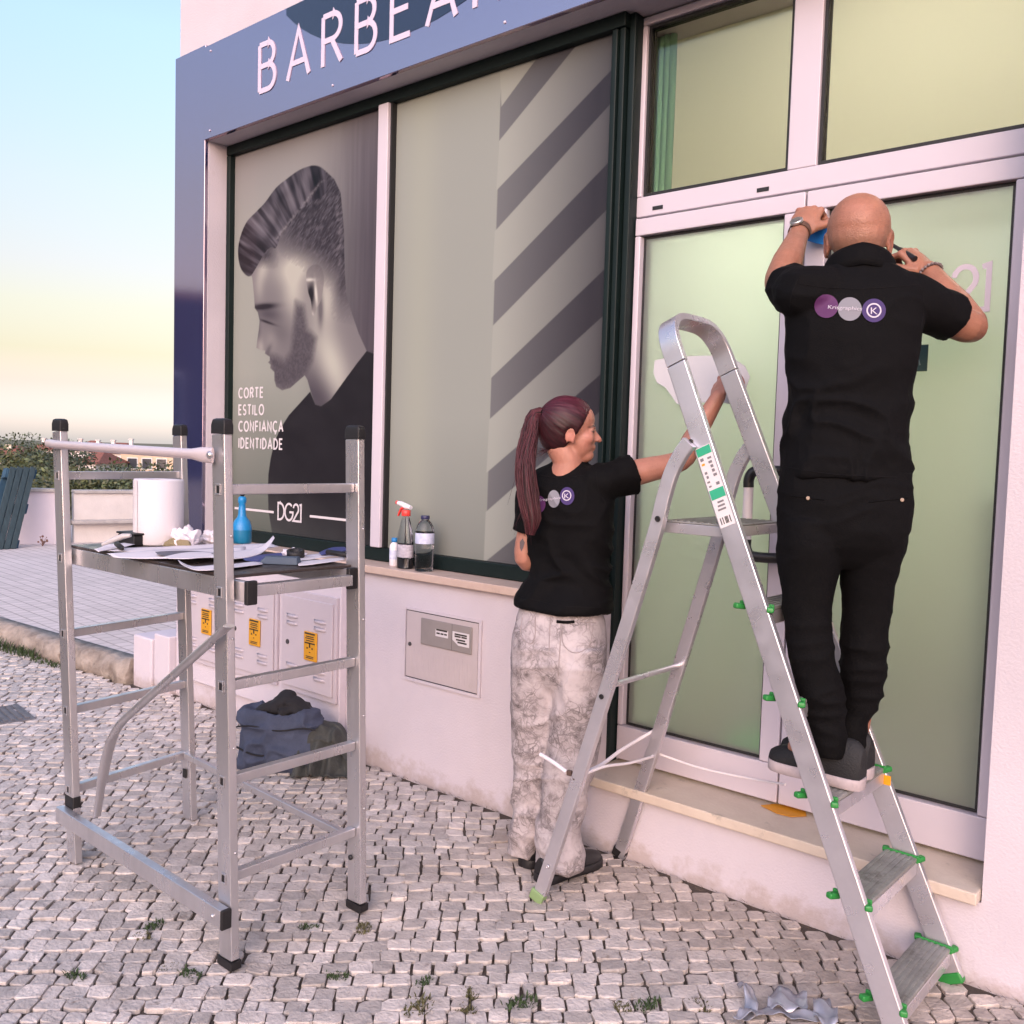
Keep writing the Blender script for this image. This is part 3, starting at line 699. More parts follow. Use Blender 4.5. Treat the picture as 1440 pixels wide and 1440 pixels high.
pane1 = printed_pane('pane', -4.597, xm0-.001, .986, 3.011, 300, 500, paint_portrait, M_PRINT, window); pane1['label'] = 'window pane printed with the grey profile of a bearded man'
pane2 = printed_pane('pane', xm1+.012, -2.0885, .986, 3.011, 300, 500, paint_chevron, M_PRINT, window); pane2['label'] = 'window pane printed with pale slanted bars'
M_WTXT = mat('white_vinyl_letters', (.62,.58,.60), .5)
UY = YP-.0015
for i, wd_ in enumerate(('CORTE', 'ESTILO', 'CONFIANÇA', 'IDENTIDADE')):
    base_y = (559.5, 583, 606, 629.5)[i]; p = W(336, base_y, UY); q = W(336, base_y-13.2, UY)
    word(wd_, (p.x-SO.x, UY-SO.y, p.z), uxv, uzv, unv, q.z-p.z, .0095, .0008, M_WTXT, pane1, gap=.36, wx=.92)
p = W(391, 730, UY); q = W(391, 707, UY)
word('DG21', (p.x-SO.x, UY-SO.y, p.z), uxv, uzv, unv, q.z-p.z, .011, .0008, M_WTXT, pane1, gap=.10, wx=.95)
zc = W(360, 715, UY).z
for a, b in ((330, 385), (436, 492)):
    MB().box((W(a, 715, UY).x-SO.x, UY-.0008-SO.y, zc-.006-.01), (W(b, 725, UY).x-SO.x, UY-SO.y, zc+.006-.01)).build('printed_line', M_WTXT, pane1)

# ---------------- door and transom in white aluminium
YD = 2.985
def dx(x, y): return W(x, y, YD).x
def dz(x, y): return W(x, y, YD).z
XF0, XF1 = -2.018, XD1-.004
door = sb('door_frame', M_ALU, XF0, XF1, YD, YD+.07, 2.335, 2.408, bevel=.004)          # transom rail carries the frame
frame_bar('frame_jamb', M_ALU, XF0, XF0+.031, 2.409, 3.029, YD, YD+.07, door); frame_bar('frame_jamb', M_ALU, XF0, XF0+.016, .274, 2.334, YD, YD+.07, door)
frame_bar('frame_jamb', M_ALU, XF1-.022, XF1, .274, 3.055, YD+.001, YD+.071, door)
frame_bar('frame_head', M_ALU, XF0, XF1-.022, 3.03, 3.058, YD, YD+.07, door)
tx0, tx1 = -1.415, -1.315
frame_bar('transom_mullion', M_ALU, tx0, tx1, 2.408, 3.03, YD, YD+.07, door)
for xx in (W(925, 291, YD).x, W(1073, 265, YD).x):
    sb('vent_slot', M_GASKET, xx-.022, xx+.022, YD-.0015, YD+.01, 2.352, 2.366, door)
def glazing(nm, x0, x1, z0, z1, m, parent, g=.010, y=YD+.028):
    for a in ((x0, x0+g, z0, z1), (x1-g, x1, z0, z1), (x0+g, x1-g, z0, z0+g), (x0+g, x1-g, z1-g, z1)):
        sb('gasket', M_GASKET, a[0], a[1], YD+.012, YD+.05, a[2], a[3], parent)
    return sb(nm, m, x0+g, x1-g, y, y+.006, z0+g, z1-g, parent)
def glass_mat(name, col, rough, ior=1.45, spec_t=1.):
    m = bpy.data.materials.new(name); m.use_nodes = True; b = m.node_tree.nodes['Principled BSDF']
    b.inputs['Base Color'].default_value = (*col, 1); b.inputs['Roughness'].default_value = rough; b.inputs['Transmission Weight'].default_value = spec_t; b.inputs['IOR'].default_value = ior
    return m
M_CLEAR = glass_mat('clear_glass', (.98,.97,.94), .02)
def frosted_mat():
    m = bpy.data.materials.new('frosted_film'); m.use_nodes = True; N = m.node_tree.nodes; L = m.node_tree.links; b = N['Principled BSDF']
    b.inputs['Base Color'].default_value = (.84,.99,.95,1); b.inputs['Roughness'].default_value = .45; b.inputs['Transmission Weight'].default_value = 1; b.inputs['IOR'].default_value = 1.5
    d = N.new('ShaderNodeBsdfDiffuse'); d.inputs['Color'].default_value = (.55,.56,.50,1)
    mx = N.new('ShaderNodeMixShader'); mx.inputs[0].default_value = .16
    g = N.new('ShaderNodeBsdfGlossy'); g.inputs['Roughness'].default_value = .12; g.inputs['Color'].default_value = (1,1,1,1)
    mx2 = N.new('ShaderNodeMixShader'); fr = N.new('ShaderNodeFresnel'); fr.inputs['IOR'].default_value = 1.35; L.new(fr.outputs[0], mx2.inputs[0])
    L.new(b.outputs[0], mx.inputs[1]); L.new(d.outputs[0], mx.inputs[2]); L.new(mx.outputs[0], mx2.inputs[1]); L.new(g.outputs[0], mx2.inputs[2])
    L.new(mx2.outputs[0], N['Material Output'].inputs['Surface']); return m
M_FROST = frosted_mat()
glazing('transom_pane', XF0+.033, tx0-.002, 2.412, 3.027, M_CLEAR, door)
glazing('transom_pane', tx1+.002, XF1-.024, 2.412, 3.027, M_CLEAR, door)
xs = -1.338                                                     # meeting line of the two leaves
def leaf(name, x0, x1, handle, label):
    o = sb(name, M_ALU, x0, x1, YD-.012, YD+.05, .285, .415, door, .004); o['label'] = label
    sb('stile', M_ALU, x0, x0+(.024 if not handle else .068), YD-.012, YD+.05, .417, 2.262, o, .004)
    sb('stile', M_ALU, x1-(.07 if not handle else .038), x1, YD-.012, YD+.05, .417, 2.262, o, .004)
    sb('top_rail', M_ALU, x0, x1, YD-.012, YD+.05, 2.264, 2.326, o, .004)
    a, b = x0+(.026 if not handle else .070), x1-(.072 if not handle else .040)
    glazing('pane', a, b, .418, 2.262, M_FROST, o, y=YD+.012); return o
lf1 = leaf('door_leaf', XF0+.018, xs-.003, False, 'fixed door leaf with frosted pane')
lf2 = leaf('door_leaf', xs+.003, XF1-.026, True, 'opening door leaf with frosted pane and pull handle')
# pull handle on the meeting stile
M_HBLK = mat('black_plastic', (.014,.014,.016), .4); M_HWHT = mat('handle_white', (.82,.77,.80), .35)
hx = W(1054, 720, 2.92).x; hz0, hz1 = W(1054, 782, 2.92).z, W(1056, 661, 2.92).z; yh = 2.905
pull = MB().tube([(hx-SO.x, yh-SO.y, hz0+.055), (hx-SO.x, yh-SO.y, hz1-.055)], .0165, 16).build('pull_handle', M_HWHT, lf2)
for s_, zz in ((1, hz1), (-1, hz0)):
    path = smoothpath([(hx, yh, zz-s_*.058), (hx, yh, zz-s_*.03), (hx+.012, yh+.004, zz-s_*.006), (hx+.04, yh+.012, zz), (hx+.09, yh+.03, zz), (hx+.11, YD-.012, zz)], 5)
    MB().tube([Vector(p)-SO for p in path], .0178, 14).build('handle_bracket', M_HBLK, pull)
# faint applied numerals and word mark on the right-hand pane
M_LAV = mat('lavender_vinyl', (.52,.47,.54), .5)
YG = YD+.0105
p = W(1338, 438, YG); q = W(1338, 377, YG)
word('21', (p.x-SO.x, YG-SO.y, p.z), uxv, uzv, unv, q.z-p.z, .016, .0008, M_LAV, lf2, gap=.13, wx=.9)
# ---------------- the lit room behind the glass
M_ROOMW = mat('room_wall', (.80,.80,.64), .9, var=.05, vscale=1); M_ROOMC = mat('room_ceiling', (.86,.86,.72), .9); M_ROOMF = mat('room_floor', (.10,.10,.08), .5)
M_PART = mat('room_partition_green', (.34,.62,.36), .6)
room = MB()
def rb(mbx, x0, x1, y0, y1, z0, z1): mbx.box((x0-SO.x, y0-SO.y, z0), (x1-SO.x, y1-SO.y, z1)); return mbx
rb(MB(), -2.12, -2.07, 3.06, 6.2, .24, 3.4).build('inner_wall', M_ROOMW, shop)
rb(MB(), -2.07, 1.6, 6.2, 6.3, .24, 3.4).build('inner_wall', M_ROOMW, shop)
rb(MB(), 1.55, 1.6, 3.31, 6.2, .24, 3.4).build('inner_wall', M_ROOMW, shop)
rb(MB(), -2.07, 1.55, 3.16, 6.2, 3.35, 3.4).build('inner_ceiling', M_ROOMC, shop)
rb(MB(), -2.07, 1.55, 3.16, 6.2, .2, .262).build('inner_floor', M_ROOMF, shop)
M_LAMP = bpy.data.materials.new('ceiling_lamp_glow'); M_LAMP.use_nodes = True
_b = M_LAMP.node_tree.nodes['Principled BSDF']; _b.inputs['Emission Color'].default_value = (1, .96, .86, 1); _b.inputs['Emission Strength'].default_value = 8.0
lampt = thing('ceiling_lamp', 'lit square ceiling lamp inside the shop behind the door glass', 'lamp', loc=(-1.0, 4.15, 3.35))
MB().box((-.45,-.45,-.05), (.45,.45,-.002)).build('lamp_housing', M_ALU, lampt)
MB().box((-.42,-.42,-.06), (.42,.42,-.052)).build('diffuser', M_LAMP, lampt)
# furniture dimly seen through the film
M_FUR = mat('dark_furniture', (.10,.12,.11), .6); M_FURG = mat('green_pouf', (.02,.30,.07), .6); M_CURT = mat('pale_green_curtain', (.55,.85,.60), .8); M_CURT.node_tree.nodes['Principled BSDF'].inputs['Transmission Weight'].default_value = .8
cab = thing('counter', 'dark reception counter dimly seen through the frosted right hand pane', 'counter', loc=(-.62, 3.62, .262))
MB().box((-.22,-.2,0), (.55,.2,1.02)).build('counter_body', M_FUR, cab, .01); MB().box((-.25,-.24,1.02), (.60,.24,1.06)).build('counter_top', M_FUR, cab, .006)
MB().box((-.12,.05,1.06), (.40,.09,1.36)).build('screen_panel', M_FUR, cab, .01)
pf = MB().lathe([(.02,0), (.10,.005), (.13,.05), (.135,.09), (.12,.14), (.07,.165), (.0,.17)], n=28).build('pouf', M_FURG); pp = W(1050, 1062, 3.19); pf.location = (pp.x+.03, 3.19, .262)
tag(pf, 'small round green pouf behind the bottom corner of the frosted pane', 'pouf')
cu = MB()
cu0 = W(917, 150, 3.18)
for k in range(4): cu.tube([(k*.024, .004*(k % 2), 0), (k*.024+.003, .004*(k % 2), .5), (k*.024, .004*(k % 2), .95)], .0145, 8)
cu = cu.build('curtain_strip', M_CURT); cu.location = (cu0.x+.012, 3.18, 2.36); cu['kind'] = 'stuff'; tag(cu, 'pale green pleated strip hanging behind the left transom pane', 'curtain')

# roller blind drawn behind the transom panes, glowing with the room light
M_BLIND = bpy.data.materials.new('beige_blind'); M_BLIND.use_nodes = True; _n = M_BLIND.node_tree.nodes; _l = M_BLIND.node_tree.links
_d = _n.new('ShaderNodeBsdfDiffuse'); _d.inputs['Color'].default_value = (.56,.53,.45,1); _t = _n.new('ShaderNodeBsdfTranslucent'); _t.inputs['Color'].default_value = (.76,.735,.62,1)
_m = _n.new('ShaderNodeMixShader'); _m.inputs[0].default_value = .62; _l.new(_d.outputs[0], _m.inputs[1]); _l.new(_t.outputs[0], _m.inputs[2]); _l.new(_m.outputs[0], _n['Material Output'].inputs['Surface'])
bx0 = W(940, 150, 3.24).x
bl_ = thing('roller_blind', 'drawn beige roller blind behind the transom panes over the door', 'blind', loc=((bx0-.4)/2, 3.24, 2.36))
MB().box((bx0-bl_.location.x, -.0015, 0), (-.3-bl_.location.x, .0015, .90)).build('blind_cloth', M_BLIND, bl_)
MB().box((bx0-bl_.location.x, -.012, -.02), (-.3-bl_.location.x, .012, -.001)).build('bottom_bar', M_ALU, bl_, .003)
# ================================================================== THINGS ON THE WALL
M_CABW = mat('cabinet_paint', (.52,.465,.50), .45, var=.08, vscale=5); M_CABD = mat('cabinet_shadow_gap', (.06,.055,.06), .8)
M_YEL = mat('yellow_plate', (.62,.30,.015), .45, var=.08, vscale=20); M_PRT = mat('black_print', (.03,.025,.02), .6)
def wo(o): return o
# white casing that carries three electricity cabinets
case = thing('cabinet_casing', 'shallow white casing on the wall that carries three electricity cabinets', 'casing', loc=(-4.09, 2.79, .13))
MB().box((-.70,-.03,0), (.68,.01,.74)).build('casing_body', M_WALL, case, .004)
def cabinet(x0, x1, z0, z1, label):
    c = thing('electricity_cabinet', label, 'cabinet', 'electricity cabinets in the white casing', ((x0+x1)/2, 2.759, z0)); w = x1-x0; h = z1-z0
    MB().box((-w/2, -.016, 0), (w/2, .0, h)).build('cabinet_frame', M_CABW, c, .003)
    d = MB().box((-w/2+.022, -.026, .03), (w/2-.018, -.0165, h-.03)).build('door', M_CABW, c, .003)
    for sx in (-.27, .24):
        for zz in (.75, .68, .27, .20):
            k = MB(); xx = sx*w; n = 7; rings = []
            for i in range(n):
                t = i/(n-1); a = xx-.045+.09*t; b = math.sin(math.pi*t)**.5
                rings.append([(a, -.0262, zz*h-.008), (a, -.0265-.008*b, zz*h-.007), (a, -.0262, zz*h+.010)])
            k.loft(rings).build('vent_louvre', M_CABW, d)
    MB().lathe([(.012,0), (.012,.004), (.007,.0045), (.006,.0015)], n=14).build('lock', M_CABD, d).matrix_local = Matrix.Translation((-w*.35, -.026, h*.49)) @ Matrix.Rotation(math.pi/2, 4, 'X')
    py_ = -.0265
    pl = MB().box((-w*.02, py_-.010, h*.36), (w*.21, py_, h*.64)).build('warning_plate', M_YEL, d, .006, 3)
    for k, (zz, hh, a, b) in enumerate(((.615,.010,.1,.9), (.59,.006,.2,.8), (.572,.006,.15,.85), (.55,.006,.2,.8), (.525,.008,.1,.9), (.49,.03,.45,.55), (.475,.010,.25,.35), (.475,.010,.65,.75), (.44,.006,.45,.55), (.40,.005,.2,.8), (.385,.005,.2,.8))):
        x_a = -w*.02+w*.23*a; x_b = -w*.02+w*.23*b
        MB().box((x_a, py_-.0108, zz*h), (x_b, py_-.0098, zz*h+hh*.8)).build('printed_mark', M_PRT, pl)
    return c
cabinet(-4.745, -4.335, .245, .735, 'electricity cabinet with yellow plate nearest the blue corner panel')
cabinet(-4.295, -3.885, .255, .742, 'electricity cabinet with yellow plate in the middle of three')
cabinet(-3.842, -3.420, .250, .750, 'electricity cabinet with yellow plate next to the plain wall')
# meter hatch let into the wall
M_HATCH = mat('hatch_paint', (.53,.465,.475), .6, var=.14, vscale=4, dirt=((.45,.40,.38), .62, .5), dscale=9); M_PLQ = mat('grey_plaque', (.30,.27,.26), .45, var=.2, vscale=6); M_STK = mat('white_sticker', (.66,.63,.64), .5)
hx0, hx1, hz0_, hz1_ = -3.005, -2.568, .452, .751
ht = thing('meter_hatch', 'square pinkish meter hatch with a grey plaque, set into the shop wall', 'hatch', loc=((hx0+hx1)/2, 2.7995, hz0_)); w = hx1-hx0; h = hz1_-hz0_
MB().box((-w/2-.004, -.0015, -.004), (w/2+.004, .0, h+.004)).build('shadow_gap', M_CABD, ht)
fr = MB()
for a in ((-w/2-.010, -w/2, -.01, h+.01), (w/2, w/2+.014, -.01, h+.01), (-w/2, w/2, -.012, 0), (-w/2, w/2, h, h+.010)): fr.box((a[0], -.008, a[2]), (a[1], -.0005, a[3]))
fr.build('hatch_rim', M_WALL, ht)
hd = MB().box((-w/2+.005, -.006, .005), (w/2-.005, -.002, h-.005)).build('hatch_door', M_HATCH, ht, .002)
for k in range(26):
    x_ = -w/2+.03+k*(w-.05)/26; MB().box((x_, -.0068, .015), (x_+.006, -.006, h*.45)).build('rib', M_HATCH, hd)
pq = MB().box((-w*.27, -.012, h*.54), (w*.42, -.0065, h*.92)).build('plaque', M_PLQ, hd, .004)
MB().box((w*.16, -.0126, h*.545), (w*.163, -.0119, h*.915)).build('plaque_joint', M_CABD, pq)
MB().box((-w*.06, -.0128, h*.70), (w*.11, -.0119, h*.80)).build('sticker', M_STK, pq); st2_ = MB().prism([(w*.17, -.0119, h*.82), (w*.39, -.0119, h*.82), (w*.39, -.0119, h*.63), (w*.25, -.0119, h*.63), (w*.17, -.0119, h*.70)], (0, -.0009, 0)).build('sticker', M_STK, pq)
for a, b, z_ in ((-.045,.0,.735), (.01,.05,.735), (.06,.095,.735), (-.05,.10,.783), (.20,.28,.745), (.29,.36,.745), (.22,.34,.70), (.24,.36,.665), (.2,.36,.775)):
    MB().box((w*a, -.0134, h*z_), (w*b, -.0127, h*(z_+.022))).build('printed_mark', M_PRT, pq)
MB().lathe([(.009,0), (.009,.004), (.004,.005)], n=12).build('lock', M_CABD, hd).matrix_local = Matrix.Translation((-w*.43, -.006, h*.50)) @ Matrix.Rotation(math.pi/2, 4, 'X')
# small white end block of the terrace kerb
blk = thing('kerb_block', 'small cracked white rendered block between the kerb and the shop corner', 'block', loc=(-5.13, 2.83, 0))
MB().box((-.195,-.09,-.03), (.02,.25,.30)).build('block_body', M_WALL, blk, .012); MB().box((.022,-.075,-.03), (.19,.25,.335)).build('block_body', M_WALL, blk, .01)
# ================================================================== ALUMINIUM SCAFFOLD
M_AL = mat('scaffold_aluminium', (.64,.62,.64), .32, metal=.8, var=.18, vscale=10, rvar=.12, bump=.05, bscale=150, stretch=(1,1,.25))
M_BLK = mat('black_rubber', (.009,.008,.009), .55); M_PHEN = mat('phenolic_board', (.05,.038,.036), .35, var=.3, vscale=12, rvar=.15, dirt=((.16,.14,.13), .6, .4), dscale=8)
scaf = thing('mobile_scaffold', 'small aluminium work scaffold with cluttered platform standing on the cobbles', 'scaffold', loc=(-2.7, 1.65, 0)); SS = Vector(scaf.location)
def v3(*a): return Vector(a)-SS
posts = {'FL': ((-3.158, 1.42), (-3.270, 1.42)), 'FR': ((-2.212, 1.42), (-2.274, 1.42)), 'BR': ((-2.212, 1.875), (-2.276, 1.885)), 'BL': ((-3.222, 1.89), (-3.335, 1.90))}
def post_at(k, z): (a, b), (c, d) = posts[k]; t = z/1.5; return a+(c-a)*t, b+(d-b)*t
for k in posts:
    (a, b), (c, d) = posts[k]; foot = k in ('FR', 'BR')
    po = MB().beam(v3(a, b, .03 if foot else .004), v3(c, d, 1.475), .026, .062, up=(1,0,0)).build('post', M_AL, scaf, .003)
    cx_, cy_ = post_at(k, 1.475); cap = MB()
    rings = [[v3(cx_+sx*.033*s, cy_+sy*.015*s, z) for sx, sy in ((-1,-1),(1,-1),(1,1),(-1,1))] for s, z in ((1,1.476), (1.0,1.50), (.88,1.514), (.5,1.518))]
    cap.loft(rings, True, False).build('end_cap', M_BLK, po, .003)
    if foot:
        cx_, cy_ = post_at(k, 0); rings = [[v3(cx_+sx*.034*s, cy_+sy*.016*s, z) for sx, sy in ((-1,-1),(1,-1),(1,1),(-1,1))] for s, z in ((.8,.002), (1.05,.008), (1.05,.029))]
        MB().loft(rings, True, False).build('rubber_foot', M_BLK, po, .002)
    for z in (.33, .62, .92, 1.2):
        if k in ('FR', 'BR'):
            cx_, cy_ = post_at(k, z); MB().lathe([(.0035,0), (.0035,.002), (.001,.003)], n=8).build('rivet', M_AL, po).matrix_local = Matrix.Translation(v3(cx_+.032, cy_+.004, z)) @ Matrix.Rotation(math.pi/2, 4, 'Y')
for f_, b_ in (('FL', 'BL'), ('FR', 'BR')):
    for z in (1.325, 1.045, .787, .525, .255):
        a = post_at(f_, z); c = post_at(b_, z)
        rn = MB().beam(v3(a[0], a[1]+.014, z), v3(c[0], c[1]-.014, z), .027, .028).build('rung', M_AL, scaf, .003)
        sq = MB()                                            # open swaged rung end on the outer face of the post
        for s0, s1 in (((-.012,-.012),(.012,-.008)), ((-.012,.008),(.012,.012)), ((-.012,-.008),(-.008,.008)), ((.008,-.008),(.012,.008))):
            sq.box((a[0]+s0[0]-SS.x, a[1]-.0165-SS.y, z+s0[1]*1.3), (a[0]+s1[0]-SS.x, a[1]-.0135-SS.y, z+s1[1]*1.3))
        sq.build('rung_end', M_AL, rn, .001); MB().box((a[0]-.008-SS.x, a[1]-.0142-SS.y, z-.0105), (a[0]+.008-SS.x, a[1]-.0132-SS.y, z+.0105)).build('rung_hollow', M_BLK, rn)
# platform: two side rails with end caps, cross bars, board
plat = MB().box((-3.235-SS.x, 1.440-SS.y, 1.079), (-2.262-SS.x, 1.868-SS.y, 1.088)).build('platform_board', M_PHEN, scaf, .002)
for y, xe in ((1.452, -2.186), (1.850, -2.246)):
    r_ = MB().box((-3.23-SS.x, y-.012-SS.y, 1.022), (xe-SS.x, y+.012-SS.y, 1.078)).build('side_rail', M_AL, plat, .003)
    MB().box((xe+.001-SS.x, y-.017-SS.y, 1.016), (xe+.018-SS.x, y+.017-SS.y, 1.082)).build('end_cap', M_BLK, r_, .004)
for x in (-3.12, -2.7, -2.225): MB().box((x-.012-SS.x, 1.466-SS.y, 1.030), (x+.012-SS.x, 1.836-SS.y, 1.062)).build('cross_bar', M_AL, plat, .002)
# front stabiliser rail, rear rail
def rail(p, q, w_, h_, caps=True):
    o = MB().beam(v3(*p), v3(*q), w_, h_).build('stabiliser_rail', M_AL, scaf, .003); d = (Vector(q)-Vector(p)).normalized()
    if caps: MB().beam(v3(*(Vector(q)+d*.0005)), v3(*(Vector(q)+d*.012)), w_+.003, h_+.003).build('end_cap', M_BLK, o, .003)
    return o
ra_, rb_ = post_at('FL', .17), post_at('FR', .16)
fr_ = rail((ra_[0]-.035, 1.389, .170), (rb_[0]+.03, 1.389, .160), .028, .052)
MB().lathe([(.006,0), (.006,.003), (.002,.005)], n=10).build('bolt', M_AL, fr_).matrix_local = Matrix.Translation(v3(rb_[0]-.005, 1.3745, .16)) @ Matrix.Rotation(math.pi/2, 4, 'X')
ra_, rb_ = post_at('BL', .255), post_at('BR', .225)
rail((ra_[0]+.03, 1.865, .262), (rb_[0]-.03, 1.862, .232), .02, .024, False)
# guard tube and bent diagonal brace with flattened ends
M_WTUBE = mat('guard_tube_white', (.62,.54,.56), .35, metal=.3)
a = post_at('FL', 1.43); b = post_at('FR', 1.425); yf = 1.382
pth = [(a[0]-.04, yf+.012, 1.433), (a[0]-.005, yf+.01, 1.433), (a[0]+.05, yf, 1.430), ((a[0]+b[0])/2, yf, 1.424), (b[0]-.09, yf, 1.419), (b[0]-.045, yf+.004, 1.418), (b[0]-.005, yf+.012, 1.417)]
MB().tube([v3(*p) for p in pth], [(.010,.013), (.010,.014), (.014,.014), (.0145,.0145), (.0145,.0145), (.009,.021), (.006,.022)], 14, up=(0,0,1)).build('guard_tube', M_WTUBE, scaf)
MB().lathe([(.012,0), (.012,.006), (.006,.010)], n=6).build('bolt', M_AL, scaf).matrix_local = Matrix.Translation(v3(b[0]-.012, yf+.010, 1.418)) @ Matrix.Rotation(math.pi/2, 4, 'X')
bp_ = [W(322, 880, 1.385), W(306, 894, 1.38), W(280, 917, 1.378), W(240, 953, 1.378), W(200, 989, 1.378), W(172, 1015, 1.378), W(158, 1038, 1.38), W(149, 1070, 1.386), W(142, 1108, 1.394), W(136, 1148, 1.402)]
bp_ = smoothpath(bp_, 4)
rr = [(.006,.019)]*3+[(.009,.016)]*3+[(.0122,.0122)]*14+[(.0115,.0145)]*4+[(.008,.018)]*8+[(.005,.014)]*8
MB().tube([Vector(p)-SS for p in bp_], rr[:len(bp_)], 14, up=(0,-1,0)).build('diagonal_brace', M_AL, scaf)
MB().box(v3(post_at('FL', .215)[0]-.0325, 1.406, .19), v3(post_at('FL', .215)[0]+.0325, 1.4345, .235)).build('locking_clip', M_BLK, scaf, .004)
MB().box(v3(post_at('BL', .2)[0]-.012, 1.872, .165), v3(post_at('BL', .2)[0]+.012, 1.8765, .20)).build('locking_clip', M_BLK, scaf, .002)
MB().lathe([(.008,0), (.008,.006), (.004,.008)], n=10).build('locking_pin', M_BLK, scaf).matrix_local = Matrix.Translation(v3(post_at('BR', .17)[0]-.01, 1.862, .17)) @ Matrix.Rotation(math.pi/2, 4, 'X')
PZ = 1.0885
# ---------------- on the platform
M_PAPER = mat('white_paper', (.70,.66,.71), .8, var=.05, vscale=8); M_ROLL = mat('paper_towel', (.70,.66,.69), .9, bump=.15, bscale=120)
rc = G(219, 764, PZ)
roll = thing('paper_roll', 'big upright white paper towel roll standing on the scaffold platform', 'paper roll', loc=(rc.x+.02, rc.y+.0, PZ)); d_ = (roll.location-CAMP).dot(CF); R_ = 33.5/F_PX*d_; Hh = 91/F_PX*d_
MB().lathe([(.022, .002), (R_*.97, .001), (R_, .006), (R_, Hh-.006), (R_*.97, Hh), (.022, Hh-.001), (.022, .002)], n=56, caps=False).build('roll_body', M_ROLL, roll)
MB().lathe([(.0215, .003), (.0215, Hh-.002), (.0185, Hh-.002), (.0185, .003), (.0215, .003)], n=24, caps=False).build('cardboard_core', mat('cardboard', (.35,.25,.16), .9), roll)
sp = []                                                     # loose outer sheet edge
for k in range(9):
    a = math.radians(-118+k*4.5); rr_ = R_+.0008+.0022*math.sin(math.pi*(k/8)*.5)**2
    sp.append([(rr_*math.cos(a), rr_*math.sin(a), z) for z in (.004, Hh*.5, Hh-.004)])
ml_ = MB(); ml_.add([p for r in sp for p in r], [(i*3+j, i*3+j+1, i*3+j+4, i*3+j+3) for i in range(8) for j in range(2)], True); ml_.build('loose_sheet', M_ROLL, roll)
def crumple(name, c, r, seed, m, sz=(1,1,.7)):
    bm = bmesh.new(); bmesh.ops.create_icosphere(bm, subdivisions=5, radius=1.)
    for v in bm.verts:
        p = v.co.copy(); n1 = mnoise.ridged_multi_fractal(p*1.3+Vector((seed,0,0)), 1., 2.1, 4, 1., 2.)*.20; n2 = mnoise.noise(p*2.2+Vector((0,seed,0)))*.35
        s = .72+n1+n2; v.co = Vector((p.x*s*sz[0]*r, p.y*s*sz[1]*r, max(0, p.z*.8+.5)*s*sz[2]*r))
    me = bpy.data.meshes.new(name); bm.to_mesh(me); bm.free(); me.materials.append(m)
    for p in me.polygons: p.use_smooth = True
    o = link(name, me); o.location = c; return o
M_TISS = mat('tissue', (.70,.65,.69), .8, bump=.2, bscale=60)
M_SPNG = mat('olive_sponge', (.24,.20,.12), .9, bump=.6, bscale=120)
p = G(262, 768, PZ); tag(crumple('crumpled_tissue', p, .048, 3, M_TISS, (1,1,1.05)), 'crumpled white tissue lying against the paper roll', 'tissue')
p = G(287, 765, PZ); tag(crumple('crumpled_tissue', p+Vector((.02,.03,0)), .05, 8, M_TISS, (1.2,.8,.75)), 'smaller crumpled tissue between the roll and the front post', 'tissue')
p = G(251, 769, PZ); o = MB().prism([(-.05,-.018,0), (.05,-.018,0), (.04,-.018,.026), (-.02,-.018,.032), (-.045,-.018,.015)], (0,.036,0)).build('sponge', M_SPNG, None, .005); o.location = p; o.rotation_euler = (0,0,.7); tag(o, 'olive coloured sponge wedge under the crumpled tissue', 'sponge')
# blue pump bottle
M_BLUEB = mat('blue_bottle', (.012,.22,.50), .35, var=.05, vscale=10); M_BLUEL = mat('blue_bottle_liquid', (.008,.16,.30), .3)
p = G(340, 764, PZ); d_ = (p-CAMP).dot(CF); u_ = 1/F_PX*d_
bt = thing('pump_bottle', 'bright blue plastic pump bottle with a black nozzle on the scaffold platform', 'bottle', loc=(p.x, p.y+.0, PZ))
MB().lathe([(10*u_,0), (13*u_,.001), (13.5*u_,3*u_), (13.5*u_,19*u_)], n=32).build('lower_body', M_BLUEL, bt)
MB().lathe([(13.5*u_,19.1*u_), (13*u_,25*u_), (10.5*u_,32*u_), (6.5*u_,37*u_), (5.5*u_,40*u_), (4.6*u_,52*u_), (4.4*u_,56*u_), (5.6*u_,58*u_), (5.8*u_,62*u_), (5*u_,65*u_), (3*u_,66*u_)], n=32).build('upper_body', M_BLUEB, bt)
MB().lathe([(2*u_,66*u_), (2*u_,67*u_), (3.2*u_,67.5*u_), (3.2*u_,69*u_), (1.6*u_,70*u_), (3.4*u_,71.5*u_), (3.4*u_,72.5*u_), (1*u_,73*u_)], n=18).build('nozzle', M_BLK, bt)
